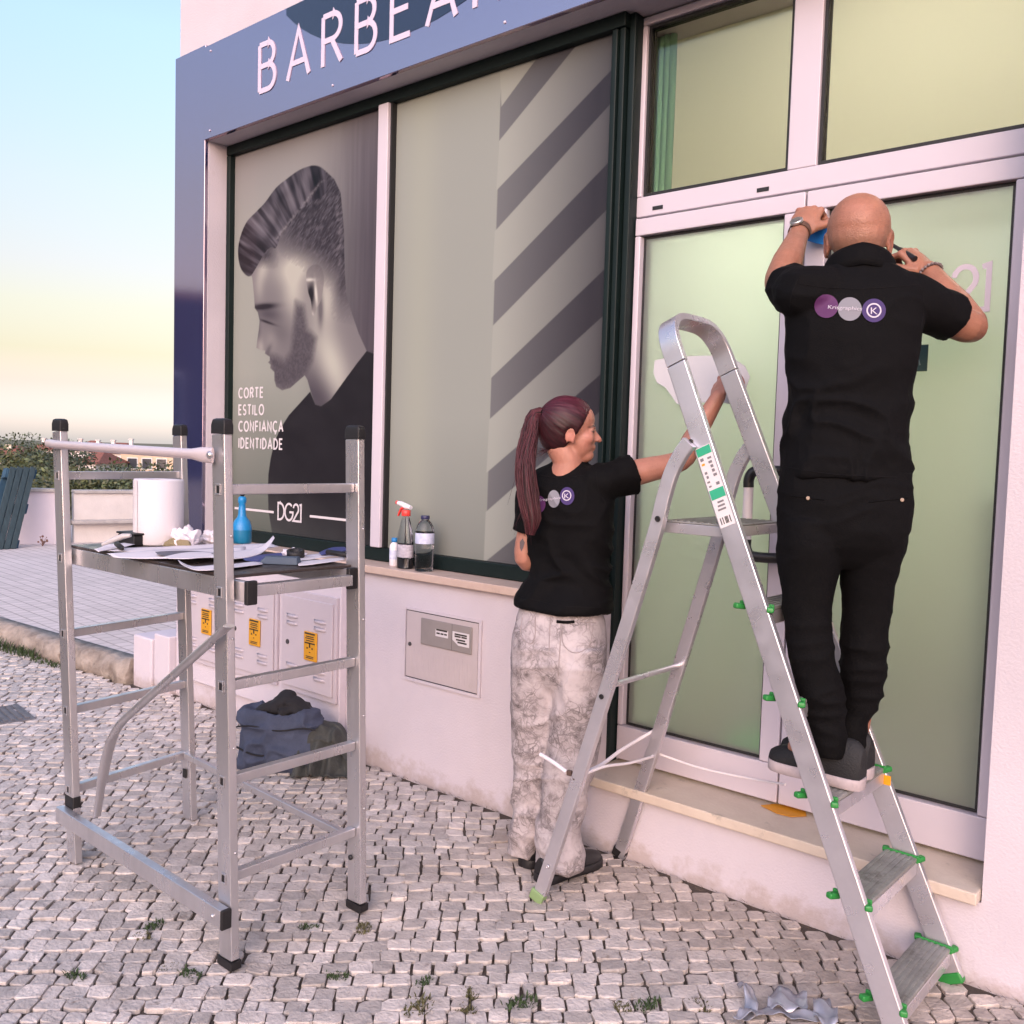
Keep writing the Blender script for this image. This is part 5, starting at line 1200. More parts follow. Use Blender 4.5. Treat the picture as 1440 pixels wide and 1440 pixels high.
def decal_disc(me_src, name, cx, cy, rx, ry, m, parent, org, off=.0012, r_in=0.):
    nr, na = 6, 36; pts = [(cx+rx*t*math.cos(2*math.pi*k/na), cy+ry*t*math.sin(2*math.pi*k/na)) for i in range(nr+1) for t in (r_in+(1-r_in)*i/nr,) for k in range(na)]
    P = project_px(me_src, pts, off)
    if any(p is None for p in P): 
        good = [p for p in P if p is not None]
        if not good: return None
    f = []
    for i in range(nr):
        for k in range(na):
            q = (i*na+k, i*na+(k+1) % na, (i+1)*na+(k+1) % na, (i+1)*na+k)
            if all(P[j] is not None for j in q): f.append(q)
    mb = MB(); mb.add([(p if p is not None else Vector((0,0,0)))-Vector(org) for p in P], f, True); return mb.build(name, m, parent)
def decal_text(me_src, name, s, x0, y0, x1, hgt, slope, m, parent, org, off=.002, shear=0.):
    me = text_mesh(s, 1.); bm = bmesh.new(); bm.from_mesh(me); bmesh.ops.triangulate(bm, faces=bm.faces)
    bmesh.ops.subdivide_edges(bm, edges=[e for e in bm.edges if e.calc_length() > .3], cuts=2, use_grid_fill=False); bm.to_mesh(me); bm.free()
    c, _ = co_no(me); xmin, xmax = c[:,0].min(), c[:,0].max(); k = (x1-x0)/(xmax-xmin)
    pts = [(x0+(v[0]-xmin)*k+v[1]*shear*k, y0-v[1]*hgt+(v[0]-xmin)*k*slope) for v in c]; P = project_px(me_src, pts, off)
    f = [tuple(p.vertices) for p in me.polygons if all(P[j] is not None for j in p.vertices)]
    mb = MB(); mb.add([(p if p is not None else Vector((0,0,0)))-Vector(org) for p in P], f); o = mb.build(name, m, parent); bpy.data.meshes.remove(me); return o
def hor(v): v = Vector((v.x, v.y, 0)); return v.normalized()
CRh, CFh = hor(CR), hor(CF); UP = Vector((0,0,1))
M_LPUR = mat('logo_purple', (.075,.012,.085), .7); M_LGRY = mat('logo_grey', (.19,.19,.22), .7); M_LVIO = mat('logo_violet', (.034,.014,.105), .7); M_LWHT = mat('logo_white', (.50,.46,.54), .7)
def shoe(parent, org, heel, d, length, width, m_up, m_sole, hgt=.075, sole_h=.026, name='shoe'):
    d = Vector(d); d.z = 0; d.normalize(); s = d.cross(UP); heel = Vector(heel)
    prof = [(0,.60,.80), (.06,.80,1.0), (.18,.86,1.02), (.36,.80,.96), (.52,.88,.80), (.70,1.0,.60), (.84,.98,.46), (.94,.80,.36), (1.0,.42,.24)]
    def rings(h0, h1f, grow):
        out = []
        for t, w_, h_ in prof:
            c = heel+d*(t*length); r = []
            for k in range(16):
                a = 2*math.pi*k/16; yy = math.cos(a)*w_*width/2*grow; zz = h0 if math.sin(a) < -.3 else h0+(h1f(h_)-h0)*max(0, (math.sin(a)+.3)/1.3)**.75
                r.append(c+s*yy*(1 if math.sin(a) < .2 else 1-.35*(math.sin(a)-.2))+UP*zz)
            out.append(r)
        return out
    t_ = MB(); t_.loft(rings(sole_h*.6, lambda h: sole_h+hgt*h, .96)); up_ = t_.build(name, m_up, parent); up_.data.transform(Matrix.Translation(-Vector(org)))
    sm = up_.modifiers.new('s', 'SUBSURF'); sm.levels = 1; sm.render_levels = 1
    so = MB(); R0 = []
    for z, g in ((.001,.94), (.006,1.03), (sole_h,1.04), (sole_h+.003,.98)):
        r = []
        L_ = [heel+d*(t*length)+s*(w_*width/2*g) for t, w_, _ in prof]; Q_ = [heel+d*(t*length)-s*(w_*width/2*g) for t, w_, _ in reversed(prof)]
        for q in [heel-d*.006*g]+L_+[heel+d*(length+.008*g)]+Q_: r.append(q+UP*(z+(.006 if False else 0)))
        R0.append(r)
    so.loft(R0, True, True); sl_ = so.build('sole', m_sole, up_); sl_.data.transform(Matrix.Translation(-Vector(org))); return up_

# ------------------------------------------------------------------ the man on the ladder
man_o = Vector((-.98, 2.54, .574))
man = thing('person', 'bald person in black polo and trousers standing on the step ladder at the door', 'person', loc=man_o)
dm = D(W(1190, 560, 2.545))                                     # depth of the trunk
U_ = dm/F_PX                                                    # metres per photo pixel there
la, ra_ = W(1163, 1030, 2.475), W(1203, 1026, 2.60)
lk, rk_ = W(1138, 885, 2.50), W(1218, 885, 2.60); lh_, rh_ = W(1143, 720, 2.49), W(1232, 722, 2.59)
HL, HR = W(1151, 272, 2.945), W(1265, 346, 2.94)
S_L, S_R = PX(1130, 416, dm-.01), PX(1282, 424, dm-.015); E_L, E_R = PX(1096, 397, dm+.17), PX(1366, 460, dm+.06); W_L, W_R = PX(1126, 322, D(HL)-.07), PX(1305, 380, D(HR)-.05)
hc = PX(1207, 336, dm+.055); hf = (CFh*.935+UP*.05+CRh*.35).normalized(); hs_ = hf.cross(UP).normalized(); hu = hs_.cross(hf)
b = MB(); head_parts(b, hc, hf, hs_, hu, 1.03, True)
limb(b, [hc-hu*.055-hf*.035, hc-hu*.105-hf*.045, PX(1206, 402, dm+.005)], [.058, .060, .075], 18)
limb(b, [S_L, lerp(S_L, E_L, .5), E_L, lerp(E_L, W_L, .35), lerp(E_L, W_L, .75), W_L], [.056,.050,.043,.046,.034,.028], 16)
limb(b, [S_R, lerp(S_R, E_R, .5), E_R, lerp(E_R, W_R, .35), lerp(E_R, W_R, .75), W_R], [.056,.052,.044,.047,.035,.029], 16)
limb(b, [PX(1200, 405, dm), PX(1195, 500, dm), PX(1190, 620, dm), PX(1188, 720, dm)], [(.15,.08), (.14,.09), (.13,.09), (.14,.09)], 18, up=CFh)
limb(b, [S_L, PX(1205, 405, dm), S_R], [.05,.07,.05], 14)
for h_, k_, a_ in ((lh_, lk, la), (rh_, rk_, ra_)): limb(b, [h_, lerp(h_, k_, .5), k_, lerp(k_, a_, .35), a_], [.07,.065,.05,.05,.036], 14); limb(b, [a_, a_+Vector((-.02,0,-.045)), a_+Vector((-.09,0,-.06))], [.034,.032,.02], 12)
# left hand presses a squeegee on the frame, right hand holds a small tool
ld_ = (HL-W_L).normalized(); kn = hand(b, W_L-ld_*.008, ld_, -CFh*.75-CRh*.45+UP*.25, CRh*.9+UP*.1, curl=((62,75,40), (58,72,40), (55,70,40), (52,70,40)), scale=1.14, tcurl=.55)
rd_ = (HR-W_R).normalized(); kn2 = hand(b, W_R-rd_*.008, rd_, UP*.62-CFh*.7+CRh*.25, -CFh*.1-UP*.9-CRh*.3, curl=((52,66,40), (58,72,40), (60,74,40), (62,76,40)), scale=1.12, tcurl=.5)
me = organic(b, .0046, 3)
base = (.37,.165,.105)
spots = [(hc-hf*.05-hu*.035, (.10,.10,.055), (.27,.155,.11), .8), (hc-hf*.07+hu*.045, .06, (.44,.175,.11), .8), (hc-hf*.02+hu*.11, .06, (.45,.20,.13), .6), (hc+hs_*.078-hu*.02-hf*.004, .03, (.42,.14,.10), .8), (hc-hs_*.078-hu*.02-hf*.004, .03, (.40,.135,.095), .8)]
for kn_ in (kn, kn2):
    for f_ in kn_: spots += [(f_[1], .016, (.42,.16,.105), .8), (f_[2], .011, (.40,.145,.095), .8)]
spots += [(E_L, .05, (.38,.145,.095), .6), (E_R, .05, (.38,.145,.095), .6)]
skin_cols(me, base, spots); place('body', me, SKIN_M, man, man_o)
# polo shirt
b = MB(); Fv = (CFh*.97+CRh*.24).normalized(); R = Fv.cross(UP)
tor = [(362,1209,38,.062), (372,1209,44,.066), (384,1208,62,.072), (396,1206,86,.084), (410,1204,96,.098), (440,1200,97,.112), (480,1197,94,.118), (530,1195,91,.116), (580,1192,90,.112), (620,1190,90,.112), (650,1188,93,.116), (672,1187,95,.120)]
b.loft([ring(PX(cx, y, dm+.005), R, Fv, hw*U_*(.95 if y < 500 else .925), th, 36, 2.4) for y, cx, hw, th in tor])
hemL = lerp(S_L, E_L, .60); hemR = lerp(S_R, E_R, .66)
limb(b, [lerp(PX(1206,410,dm), S_L, .55), S_L+UP*.006, lerp(S_L, E_L, .35), hemL], [.072,.070,.064,.062], 20); limb(b, [lerp(PX(1206,414,dm), S_R, .55), S_R+UP*.002, lerp(S_R, E_R, .35), hemR], [.072,.070,.063,.061], 20, caps=False)
b.tube([lerp(S_R, E_R, .2), hemR], [.063,.066], 24); b.tube([lerp(S_L, E_L, .2), hemL], [.064,.067], 24)
me = organic(b, .0062, 5)
def man_mask(c):
    z = c[:,2]; zt = PX(1195, 430, dm).z; zb = PX(1195, 640, dm).z
    return .45+.75*np.clip(1-np.abs(z-(zb+.06))/.22, 0, 1)
cloth(me, .017, 8, 40, (.8,.8,1.8), man_mask, .003, 30)
shirt_m = place('polo_shirt', me.copy(), M_BLKS, man, man_o)
surf = me
for nm, cx, cy, m_ in (('logo_disc',1162,430.5,M_LPUR), ('logo_disc',1195,434.5,M_LGRY), ('logo_disc',1229,436.5,M_LVIO)): decal_disc(surf, nm, cx, cy, 16.8, 16.6, m_, shirt_m, man_o, .003)
decal_text(surf, 'logo_text', 'Krisgraphics', 1164, 434, 1212, 7.4, .055, M_LWHT, shirt_m, man_o, .0045, .15)
decal_disc(surf, 'logo_ring', 1229, 436.5, 10.6, 10.4, M_LWHT, shirt_m, man_o, .0045, .80)
decal_text(surf, 'logo_letter', 'K', 1224.6, 441.5, 1234.2, 13.5, .05, M_LWHT, shirt_m, man_o, .0045)
def seam(surf_, pl_, parent, org, m, r=.0011, off=.0006):
    P = [p for p in project_px(surf_, [tuple(q_.xy) for q_ in smoothpath([Vector((*q, 0)) for q in pl_], 8)], off) if p]
    if len(P) > 4: MB().tube([p-Vector(org) for p in P], r, 5).build('seam', m, parent)
M_STITCH = mat('grey_stitching', (.005,.0046,.0055), .9, spec=.2)
for pl_ in ([(1120,398),(1160,404),(1206,406),(1250,404),(1292,400)], [(1098,655),(1150,664),(1200,669),(1274,671)], [(1122,392),(1112,420),(1110,455)], [(1293,402),(1300,430),(1294,466)]): seam(surf, pl_, shirt_m, man_o, M_STITCH)
# collar
b = MB(); cr_ = []
for z, g, o_ in ((392,1.10,.0), (380,1.06,.0), (366,.98,.0), (360,.90,.0), (364,.86,.0), (384,.90,.0)):
    c0 = PX(1209, z, dm+.015); cr_.append([c0+R*(.094*g*math.cos(t))+Fv*(.082*g*math.sin(t))+UP*(.022*math.sin(t)*-1+(-.012 if True else 0)*abs(math.cos(t))) for t in [2*math.pi*k/36 for k in range(36)]])
b.loft(cr_, False); co_ = b.build('collar', M_BLKS, shirt_m); co_.data.transform(Matrix.Translation(-man_o)); co_.modifiers.new('s', 'SOLIDIFY').thickness = .003
# trousers
b = MB()
pel = [(660,1188,92,.108), (690,1187,96,.118), (715,1187,97,.124), (742,1185,95,.122), (765,1184,84,.104), (785,1183,60,.075), (797,1183,30,.045)]
b.loft([ring(PX(cx, y, dm), R, Fv, hw*U_*.94, th*.96, 36, 2.5) for y, cx, hw, th in pel])
def legloft(rows, dfun, ex=(1.3, 1.08), slim=True):
    rr_ = []
    for i, (y, x0, x1) in enumerate(rows):
        extra = ex[1]+(ex[0]-ex[1])*max(0, 1-i/4)
        c0 = PX((x0+x1)/2, y, dfun(y)); hw = (x1-x0)/2*dfun(y)/F_PX*(.92 if (slim and i > 2) else .95 if slim else 1.); rr_.append(ring(c0, R, Fv, hw, hw*extra, 28, 2.2))
    b.loft(rr_)
dl = lambda y: D(lh_)+(D(la)-D(lh_))*(y-720)/310; dr = lambda y: D(rh_)+(D(ra_)-D(rh_))*(y-720)/310
legloft([(730,1094,1184), (765,1091,1186), (790,1092,1182), (820,1096,1177), (850,1098,1172), (885,1103,1170), (905,1105,1173), (940,1111,1180), (975,1120,1187), (1005,1130,1190), (1022,1133,1190), (1032,1136,1191), (1046,1138,1192), (1060,1140,1190)], dl)
legloft([(730,1186,1279), (765,1182,1274), (790,1180,1266), (820,1181,1258), (850,1182,1255), (885,1183,1250), (905,1180,1250), (940,1181,1246), (975,1184,1240), (1000,1180,1230), (1012,1172,1222), (1022,1168,1222), (1036,1166,1221), (1050,1166,1221), (1066,1168,1220)], dr)
me = organic(b, .0062, 4)
zk = PX(1150, 900, dm).z
cloth(me, .0075, 11, 60, (.7,.7,2.0), lambda c: .55+.8*np.clip(1-np.abs(c[:,2]-(la.z+.10))/.16, 0, 1)+.3*np.clip(1-np.abs(c[:,2]-zk)/.12, 0, 1), .002, 36)
tro = place('trousers', me.copy(), M_BLKT, man, man_o)
M_BTN = mat('horn_button', (.30,.22,.16), .35)
for (x_, y_) in ((1136, 700.5), (1268.5, 703)):
    q = project_px(me, [(x_, y_)], .003)[0]
    if q: MB().lathe([(.0,0), (.0045,0), (.0052,.001), (.0050,.0022), (.003,.0018), (0,.0018)], n=14).build('pocket_button', M_BTN, tro).matrix_local = Matrix.Translation(q-man_o) @ (-CF).to_track_quat('Z', 'Y').to_matrix().to_4x4()
for (x_, y_, x2, y2) in ((1112,697,1160,703), (1222,706,1276,700)):
    P = [p for p in project_px(me, [(x_+(x2-x_)*k/14, y_+(y2-y_)*k/14) for k in range(15)], .001) if p]
    if len(P) > 3: MB().tube([p-man_o for p in P], .0018, 6).build('pocket_seam', M_BLKT, tro)
M_SHOE = mat('dark_grey_shoe', (.007,.0072,.0085), .7, var=.2, vscale=30, bump=.3, bscale=200); M_SOLE = mat('dirty_white_sole', (.52,.44,.45), .7, var=.35, vscale=25)
fz = .576
shoe(man, man_o, (la.x+.098, la.y+.015, fz), (-1,.0,0), .262, .094, M_SHOE, M_SOLE, .105, .028)
shoe(man, man_o, (ra_.x+.05, ra_.y-.005, fz), (-1,.04,0), .262, .094, M_SHOE, M_SOLE, .105, .028)
M_LACE = mat('shoe_lace', (.02,.02,.022), .8)
# watch and bracelet
ax = (E_L-W_L).normalized(); wc = W_L+ax*.020; M_STRAPB = mat('brown_watch_strap', (.09,.045,.03), .6); M_WDIAL = mat('watch_dial', (.012,.012,.014), .15); M_STEEL = mat('steel', (.6,.58,.58), .3, metal=.9)
q = ax.to_track_quat('Z', 'Y'); wt = MB()
wt.lathe([(.0335,-.011), (.0345,-.010), (.0345,.010), (.0335,.011), (.0315,.011), (.0315,-.011), (.0335,-.011)], n=32, caps=False, sx=1.0); wa_ = wt.build('watch', M_STRAPB, man); wa_.matrix_local = Matrix.Translation(wc-man_o) @ q.to_matrix().to_4x4()
dn = (-CF*.75-CRh*.55+UP*.25); dn = (dn-ax*dn.dot(ax)).normalized()
wd_ = MB().lathe([(.0,0), (.019,0), (.0205,.002), (.0205,.008), (.0185,.010)], n=28).build('watch_case', M_STEEL, man); wd_.matrix_local = Matrix.Translation(wc+dn*.0325-man_o) @ dn.to_track_quat('Z', 'Y').to_matrix().to_4x4()
wf = MB().lathe([(0,.0095), (.0182,.0098), (.0182,.0105), (0,.0108)], n=28).build('watch_dial', M_WDIAL, man); wf.matrix_local = wd_.matrix_local.copy()
ax = (E_R-W_R).normalized(); bc_ = W_R+ax*.015; u1 = ax.orthogonal().normalized(); u2 = ax.cross(u1); bd = MB(); M_BEAD = mat('dark_beads', (.05,.02,.025), .3, var=.8, vscale=90, var2=(.35,.3,.3))
for k in range(22): a = 2*math.pi*k/22; ball(bd, bc_+u1*(.0345*math.cos(a))+u2*(.0345*math.sin(a)), .0050, 8)
bo_ = bd.build('bead_bracelet', M_BEAD, man); bo_.data.transform(Matrix.Translation(-man_o)); bo_['kind'] = 'stuff'
# tools in his hands
M_SQ = mat('blue_squeegee', (.01,.16,.50), .45)
sc_ = W(1152, 327, 2.955); n_ = Vector((0,-1,0))
sq = thing('squeegee', 'blue plastic squeegee with black edge pressed against the door frame by a hand', 'squeegee', loc=sc_)
c4 = [W(1131,337,2.94), W(1147,342,2.94), W(1163,345,2.945), W(1165,312,2.958), W(1148,316,2.955)]
MB().prism([p-sc_ for p in c4], (0,.006,0)).build('blade_body', M_SQ, sq, .0015)
MB().tube([W(1146,317,2.957)-sc_, W(1168,308,2.962)-sc_], .0055, 8).build('felt_edge', M_HBLK, sq)
t0_, t1_ = W(1254, 344, 2.955), W(1287, 364, 2.90)
tl = MB().tube([t0_, lerp(t0_, t1_, .3), lerp(t0_, t1_, .4), t1_], [.0055,.006,.0085,.0085], 12).build('scraper_knife', M_HBLK); recenter(tl); tag(tl, 'slim black scraper knife held to the glass by the bald person', 'knife')

# ------------------------------------------------------------------ the woman at the door
wo_o = Vector((-1.97, 2.47, 0))
wom = thing('person', 'person with dark red ponytail, black shirt and printed jeans rubbing film on glass', 'person', loc=wo_o)
dw = D(Vector((-1.97, 2.46, .9))); V_ = dw/F_PX
az = math.radians(-12); Fw = Vector((math.sin(az), math.cos(az), 0)); Rw = Vector((math.cos(az), -math.sin(az), 0))
hc = PX(800, 607, dw-.03); hf = (CRh*.99+CFh*.06+UP*.01).normalized(); hs_ = hf.cross(UP).normalized(); hu = hs_.cross(hf); HK = .905
S_L, S_R = PX(752, 692, dw+.05), PX(846, 678, dw-.06); E_L, W_Lw = PX(738, 785, dw+.06), PX(792, 795, dw+.16)
HRw = W(1036, 500, 2.93); E_R, W_R = PX(957, 648, dw-.01), PX(1011, 556, D(HRw)-.055)
b = MB(); head_parts(b, hc, hf, hs_, hu, HK, False)
limb(b, [hc-hu*.050-hf*.030, PX(798, 648, dw-.025), PX(796, 672, dw-.01)], [.048,.049,.062], 18)
limb(b, [S_L, lerp(S_L, E_L, .5), E_L, lerp(E_L, W_Lw, .4), W_Lw], [.046,.040,.036,.036,.025], 14)
limb(b, [S_R, lerp(S_R, E_R, .5), E_R, lerp(E_R, W_R, .3), lerp(E_R, W_R, .7), W_R], [.047,.044,.036,.037,.030,.0245], 16)
limb(b, [PX(797, 685, dw), PX(795, 760, dw), PX(790, 860, dw), PX(787, 930, dw)], [(.12,.07), (.11,.08), (.12,.08), (.13,.09)], 18, up=Fw)
limb(b, [S_L, PX(797, 680, dw-.01), S_R], [.042,.055,.042], 14)
lh_, rh_ = PX(762, 930, dw+.04), PX(812, 932, dw-.03); la, ra_ = G(738, 1218)+Vector((0,.03,.09)), G(775, 1234)+Vector((.01,.03,.09)); lk, rk_ = lerp(lh_, la, .5), lerp(rh_, ra_, .5)+Vector((.02,0,0))
for h_, k_, a_ in ((lh_, lk, la), (rh_, rk_, ra_)): limb(b, [h_, lerp(h_, k_, .5), k_, lerp(k_, a_, .4), a_], [.068,.062,.047,.046,.032], 14)
limb(b, [la, la+Vector((-.01,.05,-.045)), la+Vector((-.02,.13,-.062))], [.03,.03,.022], 12); rf_d = (G(838, 1212)-G(764, 1238)); rf_d.z = 0; rf_d.normalize()
limb(b, [ra_, ra_+rf_d*.06-UP*.045, ra_+rf_d*.14-UP*.062], [.03,.03,.022], 12)
hd_d = (HRw-W_R).normalized()
kn = hand(b, W_R-hd_d*.008, hd_d, -CFh*.45-CRh*.80+UP*.30, CFh*.9+CRh*.1, curl=((36,46,28), (40,48,28), (44,50,28), (48,52,28)), scale=1.02, tcurl=.2)
hand(b, W_Lw, (Fw*.6+CRh*.7).normalized(), -CFh*.3+UP*.8, CFh*.5+UP*.3, curl=(40,50,30), scale=.92)
me = organic(b, .0046, 3)
def H(a, b_, d): return hc+hf*(a*HK)+hs_*(b_*HK)+hu*(d*HK)
base = (.43,.195,.14); spots = [(H(.06,-.04,-.03), .04, (.48,.20,.15), .7), (H(.06,.04,-.03), .04, (.48,.20,.15), .7), (H(-.002,.076,-.02), .03, (.48,.17,.13), .7), (H(.114,0,-.03), .018, (.47,.19,.145), .7)]
for sg in (-1, 1):
    spots += [(H(.090,sg*.032,.022), (.020,.020,.0058), (.035,.02,.018), 1.), (H(.076,sg*.048,.0175), (.016,.016,.005), (.05,.03,.025), .95), (H(.086,sg*.036,.001), (.015,.015,.0062), (.03,.018,.016), 1.)]
spots += [(H(.098,0,-.057), (.012,.012,.008), (.33,.095,.09), 1.)]
for f_ in kn: spots += [(f_[1], .014, (.46,.18,.13), .8), (f_[2], .010, (.44,.16,.12), .8)]
skin_cols(me, base, spots); body_w = place('body', me.copy(), SKIN_W, wom, wo_o)
M_TAT = mat('tattoo_ink', (.10,.075,.08), .6)
tq = [(731,762), (735,757), (738,763), (736,770), (733,776), (731,770)]; tp_ = project_px(me, tq, .0015)
if all(p is not None for p in tp_): MB().add([p-wo_o for p in tp_], [tuple(range(6))]).build('tattoo', M_TAT, wom)
# eyes
M_EYE = mat('eye_white', (.75,.72,.70), .2); M_IRIS = mat('iris', (.05,.03,.02), .2)
for sg in (-1, 1):
    e = MB(); ball(e, H(.0785,sg*.031,.000)-wo_o, .0112*HK, 16); e.build('eye', M_EYE, wom); e = MB(); ball(e, H(.0850,sg*.0315,.000)-wo_o, .0062*HK, 12); e.build('iris', M_IRIS, wom)
# hair: swept back cap, tie, ponytail
M_HAIR = mat('dark_red_hair', (.05,.012,.016), .5, attr='Col', var=.3, vscale=40, spec=.35)
tie = PX(764, 586, dw-.045)
rings = []; hcol = []; NA, NR = 120, 60; tl_ = tie-hc; tl_dir = tl_.normalized(); e1 = (hf-tl_dir*hf.dot(tl_dir)).normalized(); e2 = tl_dir.cross(e1)
for i in range(NR+1):
    t = math.pi*(i+.01)/(NR+.02); r = []
    for k in range(NA):
        a = 2*math.pi*k/NA; d = tl_dir*math.cos(t)+e1*(math.sin(t)*math.cos(a))+e2*(math.sin(t)*math.sin(a))
        df, ds, du = d.dot(hf), d.dot(hs_), d.dot(hu)
        # ellipsoid radius of skull
        vsx = .1 if du > 0 else .1+.034*min(1, max(0, .25-df))*min(1, -du*2); R0 = 1/math.sqrt((df/.104)**2+(ds/.0815)**2+(du/vsx)**2)
        strand = .0022*mnoise.noise(Vector((a*14, t*1.2, 3)))+.0016*mnoise.noise(Vector((a*40, t*2, 8)))
        face = 1/(1+math.exp(-(df-.68-max(0, du)*.42+max(0, -du)*.55)*26))     # 1 over the face
        low = 1/(1+math.exp(-(-du-.95+max(0, df+.1)*.7)*22)); earz = math.exp(-((df-.08)/.17)**2-((du+.52)/.22)**2)*abs(ds)
        cut = min(1, face+low+earz*1.0)
        rad = (R0+.0050+strand)*(1-.34*cut)
        r.append(hc+(d*rad+hf*(-.010)+hu*.028)*HK)
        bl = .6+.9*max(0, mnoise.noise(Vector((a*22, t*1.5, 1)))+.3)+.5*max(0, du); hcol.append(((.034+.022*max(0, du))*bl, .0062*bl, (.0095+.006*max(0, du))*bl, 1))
    rings.append(r)
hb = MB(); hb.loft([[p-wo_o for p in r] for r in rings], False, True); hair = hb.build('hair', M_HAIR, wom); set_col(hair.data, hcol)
pony = smoothpath([tie+hf*.012, tie-hf*.026+UP*.006, PX(745, 610, dw-.06), PX(739, 650, dw-.085), PX(742, 695, dw-.105), PX(748, 730, dw-.115), PX(745, 752, dw-.115)], 6)
pw = [.016,.020,.026,.030,.033,.028,.012]
rs2 = random.Random(12); sm = MB(); pcol = []
def prad(i): t = i/6; k = min(int(t), 5); return pw[k]+(pw[k+1]-pw[k])*(t-k)
core = MB(); core.tube(pony, [(prad(i)*.72, prad(i)*.62) for i in range(len(pony))], 18)
nv = len(core.v); sm.add([Vector(p)-wo_o for p in core.v], core.f, True); pcol += [(.034,.009,.012,1)]*nv
for j in range(240):
    a = rs2.uniform(0, 6.28); q = rs2.uniform(.62, 1.05); pts = []; ph = rs2.uniform(0, 6); end = len(pony)-rs2.randint(0, 9) if rs2.random() < .6 else len(pony)
    for i in range(0, end, 2):
        t = (pony[min(i+1, len(pony)-1)]-pony[max(i-1, 0)]).normalized(); n1 = t.cross(CFh).normalized(); n2 = t.cross(n1); w_ = prad(i)*q; aa = a+.25*math.sin(i*.25+ph)
        pts.append(pony[i]+n1*(w_*math.cos(aa))+n2*(w_*.8*math.sin(aa))+n1*(.003*math.sin(i*.5+ph)))
    if len(pts) < 4: continue
    o_ = len(sm.v); m_ = len(pts); sm.tube([p-wo_o for p in pts], [.0010+.0012*(1-i/m_) for i in range(m_)], 4, False); bl = rs2.uniform(.6, 2.6); pcol += [(.040*bl, .0085*bl, .012*bl, 1)]*(len(sm.v)-o_)
for j in range(46):
    i0 = rs2.randint(2, len(pony)-10); p0 = pony[i0]+CRh*rs2.uniform(-.03,.03); dv = Vector((rs2.uniform(-.02,.02), rs2.uniform(-.02,.02), -rs2.uniform(.05,.13)))-CRh*rs2.uniform(-.02,.035); o_ = len(sm.v)
    sm.tube([p-wo_o for p in (p0, p0+dv*.4+CRh*rs2.uniform(-.008,.008), p0+dv)], [.0007,.0006,.0003], 3, False); bl = rs2.uniform(.8, 2.2); pcol += [(.040*bl, .0085*bl, .012*bl, 1)]*(len(sm.v)-o_)
for j in range(40):                                   # short hairs at the nape
    a = rs2.uniform(-1, 1); p0 = H(-.06-.03*rs2.random(), .04*a, -.07); dv = (-hf*rs2.uniform(.02,.05)+hu*rs2.uniform(-.03,.01)+hs_*rs2.uniform(.0,.012)); o_ = len(sm.v)
    sm.tube([p-wo_o for p in (p0, p0+dv*.5+hs_*.004, p0+dv)], [.0006,.0005,.0003], 3, False); pcol += [(.05, .012, .016, 1)]*(len(sm.v)-o_)
po_ = sm.build('ponytail', M_HAIR, wom); set_col(po_.data, pcol); po_['kind'] = 'stuff'
tb = MB()
for k in range(3): tb.tube([tie+(-hf*.004+hf*.007*k)+(hs_*math.cos(a)+hu*math.sin(a))*.020 for a in [2*math.pi*j/20 for j in range(21)]], .006, 8, False)
to_ = tb.build('hair_tie', M_BLKS, wom); to_.data.transform(Matrix.Translation(-wo_o)); to_['kind'] = 'stuff'
# shirt
b = MB()
tor = [(646,801,21,.049), (652,800,27,.053), (660,798,40,.060), (670,797,56,.072), (686,797,63,.088), (715,798,64,.100), (750,800,59,.100), (785,802,55,.094), (815,799,56,.096), (840,793,63,.114), (850,791,66,.122), (856,790,66,.124)]
b.loft([ring(PX(cx, y, dw), Rw, Fw, hw*V_*1.06, th, 36, 2.3) for i, (y, cx, hw, th) in enumerate(tor)])
hemR = lerp(S_R, E_R, .40); hemL = lerp(S_L, E_L, .62)
limb(b, [PX(812, 682, dw-.03), S_R, lerp(S_R, E_R, .2), hemR], [.06,.062,.060,.058], 20, caps=False); b.tube([lerp(S_R, E_R, .1), hemR], [(.058,.060), (.062,.068)], 24)
limb(b, [PX(785, 690, dw+.02), S_L, lerp(S_L, E_L, .3), hemL], [.06,.058,.056,.056], 20, caps=False); b.tube([lerp(S_L, E_L, .15), hemL], [.056,.060], 24)
me = organic(b, .0062, 5)
cloth(me, .015, 9, 90, (.9,.9,1.6), lambda c: .5+.8*np.clip(1-np.abs(c[:,2]-PX(795,800,dw).z)/.2, 0, 1), .002, 34)
shirt_w = place('t_shirt', me.copy(), M_BLKS, wom, wo_o)
decal_disc(me, 'logo_disc', 797.5, 697.5, 10.2, 12.6, M_LVIO, shirt_w, wo_o, .003); decal_disc(me, 'logo_disc', 778.8, 701.5, 8.4, 12.4, M_LGRY, shirt_w, wo_o, .003); decal_disc(me, 'logo_disc', 758, 709, 9, 12, M_LPUR, shirt_w, wo_o, .003)
decal_disc(me, 'logo_ring', 796.8, 696.8, 6.6, 7.4, M_LWHT, shirt_w, wo_o, .0045, .80); decal_text(me, 'logo_letter', 'K', 793.6, 701, 800.2, 10, -.05, M_LWHT, shirt_w, wo_o, .0045); decal_text(me, 'logo_text', 'Krisgraphics', 757, 705, 788, 5, -.12, M_LWHT, shirt_w, wo_o, .0045, .15)
for pl_ in ([(732,838),(770,848),(800,853),(846,854)], [(838,664),(842,690),(852,708)], [(760,668),(790,672),(825,668)]): seam(me, pl_, shirt_w, wo_o, M_STITCH)
